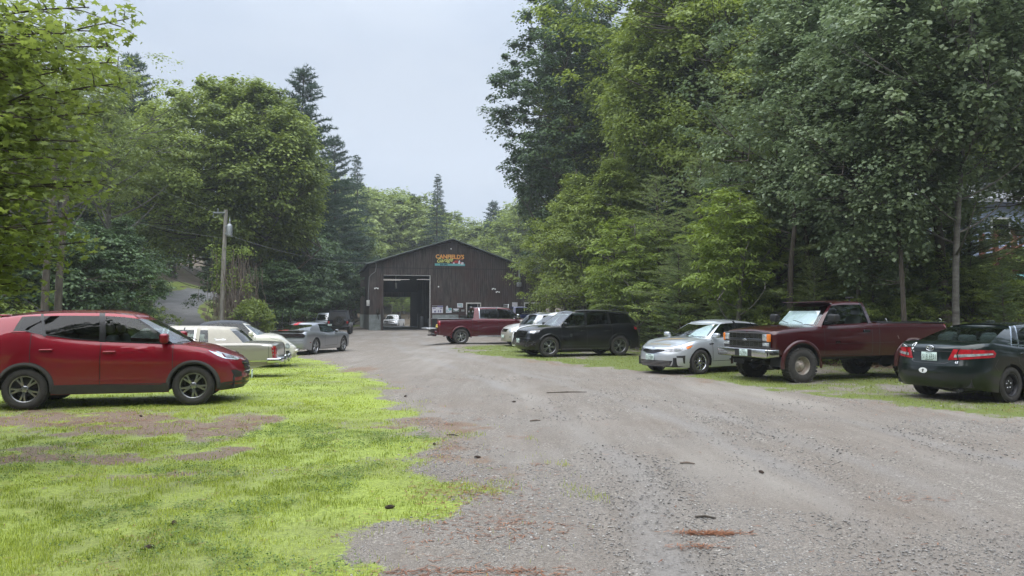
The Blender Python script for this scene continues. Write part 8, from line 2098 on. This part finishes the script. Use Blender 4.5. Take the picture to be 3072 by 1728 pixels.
def litter():
    rng = np.random.default_rng(21)
    # fallen pine needles: fine rusty slivers where the ground is rusty
    XX, YY = [], []
    for (y0, y1, dens) in ((3.6, 7, 900), (7, 13, 420), (13, 24, 100)):
        x0, x1 = -y1 * .72, y1 * .72; n = int(dens * (x1 - x0) * (y1 - y0)); x = rng.uniform(x0, x1, n); y = rng.uniform(y0, y1, n)
        _, _, nd_, fo, _ = masks(x, y); cl = np.clip((fbm(x * 2.3, y * 5, 3) - .46) * 7, 0, 1); k = rng.random(n) < np.clip(nd_ * .8 + .015, 0, 1) * cl; XX.append(x[k]); YY.append(y[k])
    for (u, v, sx, sy, n_) in ((2125, 1600, .13, .025, 260), (2080, 1640, .12, .03, 60), (2750, 1500, .2, .06, 30), (1400, 1480, .3, .3, 300), (1480, 1580, .35, .25, 260), (1400, 1715, .4, .06, 250)):
        p = gpx(u, v); XX.append(p.x + rng.normal(0, sx, n_)); YY.append(p.y + rng.normal(0, sy, n_) + 0)
    X = np.concatenate(XX); Y = np.concatenate(YY); n = len(X); Z = height(X, Y) + rng.uniform(.003, .012, n); a = rng.normal(.2, .9, n); L = rng.uniform(.03, .075, n)
    D = np.stack([np.cos(a), np.sin(a), rng.normal(0, .06, n)], -1); C = np.stack([X, Y, Z], -1); S = np.stack([-np.sin(a), np.cos(a), 0 * a], -1) * (.0011 + .00035 * Y)[:, None]
    V = np.stack([C - S, C + S, C + D * L[:, None] + S, C + D * L[:, None] - S], 1).reshape(-1, 3)
    me = leaf_mesh('pine_needles', V, np.arange(n * 4).reshape(-1, 4), rng.random(n)); tag(link('pine_needles', me, leafmat('needle_litter', (.13, .045, .022), (.36, .17, .09), .1, .2)), 'rusty fallen pine needles on the ground', kind='stuff')
    # forest floor leaves
    n = 60000; x = np.concatenate([rng.uniform(5, 26, n), rng.uniform(-24, -8, n // 3)]); y = np.concatenate([rng.uniform(15, 42, n), rng.uniform(14, 50, n // 3)]); _, _, _, fo, dv = masks(x, y); k = (rng.random(len(x)) < fo * .9) & (drive_dist(x, y) > 2.5); x, y = x[k], y[k]; n = len(x)
    C = np.stack([x, y, height(x, y) + .02], -1); N = unit(np.array([0, 0, 1.]) + rng.normal(size=C.shape) * .35); U = rng.normal(size=C.shape); U = unit(U - N * (U * N).sum(1, keepdims=True)); V, F = quad_leaves(C, N, U, rng.uniform(.06, .13, n), rng.uniform(.04, .09, n))
    tag(link('fallen_leaves', leaf_mesh('fallen_leaves', V, F, rng.random(n)), leafmat('litter_leaf', (.08, .045, .03), (.34, .22, .15), .1, .3)), 'brown fallen leaves of the forest floor', kind='stuff')
    # low ground plants of the bank
    n = 9500; x = np.concatenate([rng.uniform(5, 22, n), rng.uniform(-24, -9, n)]); y = np.concatenate([rng.uniform(18, 44, n), rng.uniform(14, 60, n)]); _, _, _, fo, _ = masks(x, y); k = (rng.random(len(x)) < fo * sstep(.45, .6, fbm(x * .5, y * .5, 3))) & (drive_dist(x, y) > 2.6); x, y = x[k], y[k]
    q = 14; X = np.repeat(x, q) + rng.normal(0, .16, len(x) * q); Y = np.repeat(y, q) + rng.normal(0, .16, len(x) * q); Z = height(X, Y) + rng.uniform(.03, .32, len(X)); C = np.stack([X, Y, Z], -1)
    N = unit(np.array([0, 0, 1.]) + rng.normal(size=C.shape) * .5); U = rng.normal(size=C.shape); U = unit(U - N * (U * N).sum(1, keepdims=True)); V, F = quad_leaves(C, N, U, rng.uniform(.07, .16, len(C)), rng.uniform(.04, .09, len(C)))
    tag(link('undergrowth', leaf_mesh('undergrowth', V, F, rng.random(len(C))), M['leaf_maple']), 'low green undergrowth at the foot of the woods', kind='stuff')
    # pine cones and sticks
    cones = ((1432, 1378, 'on bare gravel right of the lawn edge'), (1303, 1338, 'on the rusty verge of the lawn, farther from the camera'), (1542, 1208, 'far out in the middle of the gravel'), (2284, 1419, 'alone on the open gravel at the right'), (1169, 1528, 'in the lawn near its right edge'), (522, 1576, 'in a bare hollow of the near lawn'), (446, 1646, 'in the near lawn, closest to the camera at the left'), (423, 1253, 'on the worn strip before the red SUV'), (1216, 1190, 'on the gravel beside the far lawn edge'))
    M['cone'] = mat('cone_scale', (.035, .024, .018), .8, noise=.5, nscale=30, var=(.09, .06, .045))
    proto = None
    for i, (u, v, l_) in enumerate(cones):
        p = gpx(u, v); z = hz(p.x, p.y)
        if proto is None:
            b = MB()
            for k in range(70):
                t = (k + .5) / 70; a = k * 2.4; r0 = .021 * math.sin(math.pi * min(t * .85 + .12, 1))**.7; xx = (t - .5) * .11
                Mx = Matrix.Translation((xx, r0 * .55 * math.cos(a), .02 + r0 * .55 * math.sin(a))) @ Matrix.Rotation(-a, 4, 'X').inverted() @ Matrix.Rotation(R(-35), 4, 'Z')
                b.box(-.004, .012, -.002 + r0 * .2, r0 * .8, -.007, .007, M=Mx)
            b.tube([(-.05, 0, .02), (.05, 0, .02)], .009, 6); proto = b.build('pine_cone', M['cone'], None, fix=True); o = proto
        else: o = proto.copy(); COL.objects.link(o)
        s = .62 if v < 1500 else .7
        o.location = (p.x, p.y, z); o.rotation_euler = (0, 0, i * 1.7); o.scale = (s, s, s); tag(o, 'dark pine cone ' + l_, 'pine cone', 'pine cones on the ground')
    for (u0, v0, u1, v1, w_, l_, c_) in ((2085, 1553, 2148, 1557, .011, 'dark piece of bark above the patch of rusty needles', 'bark'), (1590, 1266, 1622, 1264, .014, 'reddish stick lying in the middle of the gravel', 'vine'), (1640, 1180, 1760, 1176, .012, 'long thin wet stick across the far gravel', 'bark'), (2040, 1394, 2085, 1396, .012, 'short reddish twig on the open gravel', 'vine'), (1340, 1310, 1375, 1312, .01, 'thin twig by the rusty lawn verge', 'bark')):
        a, c = gpx(u0, v0), gpx(u1, v1); a.z = hz(a.x, a.y) + w_; c.z = hz(c.x, c.y) + w_; b = MB(); mid = (a + c) / 2 + Vector((0, .02, .006)); b.tube([a, mid, c], [w_ * .7, w_, w_ * .5], 6); tag(b.build('stick', M[c_], None), l_, 'stick')
if 'grass' not in SKIP: grass(); stones(); litter()

# small yard machine behind the silver coupe
def yard_bits():
    o = empty('trailer', (px(840, 0, 47).x, 47, hz(px(840, 0, 47).x, 47)), R(8), label='dark utility trailer with tall posts standing behind the silver coupe', cat='trailer')
    b = MB(); b.box(-1.0, 1.1, -.5, .5, .45, .55); b.box(-1.0, -.95, -.5, .5, .55, 1.25); b.box(1.05, 1.1, -.5, .5, .55, 1.2); b.box(-1, 1.1, -.5, -.45, .75, .82); b.box(-1, 1.1, -.5, -.45, 1.1, 1.18)
    for x in (-.4, .2, .7): b.box(x, x + .06, -.5, -.45, .5, 1.75 if x > 0 else 1.2)
    b.build('frame', M['steel_dark'], o); q = MB(); q.lathe([(.0, -.08), (.3, -.08), (.33, 0), (.3, .08), (.0, .08)], 20, 'y', (.1, -.55, .33)); q.build('wheel', M['rubber'], o)
    o = MB().rbox(px(869, 0, 49).x, px(893, 0, 49).x, 49, 49.6, .2, px(0, 965, 49).z, .03).build('utility_box', M['frame'], None); tag(o, 'small pale cabinet above the roof of the silver coupe', 'cabinet')
yard_bits()

# ------------------------------------------------------------------ damp air
if 'haze' not in SKIP:
    b = MB(); b.box(-420, 420, -45, 720, -6, 150); hzo = b.build('haze', [], None)
    m = bpy.data.materials.new('haze'); m.use_nodes = True; n, l = m.node_tree.nodes, m.node_tree.links; n.clear()
    o = n.new('ShaderNodeOutputMaterial'); v = n.new('ShaderNodeVolumePrincipled'); v.inputs['Color'].default_value = (.86, .92, 1, 1); v.inputs['Density'].default_value = .00065; v.inputs['Anisotropy'].default_value = .2
    l.new(v.outputs[0], o.inputs['Volume']); hzo.data.materials.append(m); tag(hzo, 'pale damp haze', kind='stuff')
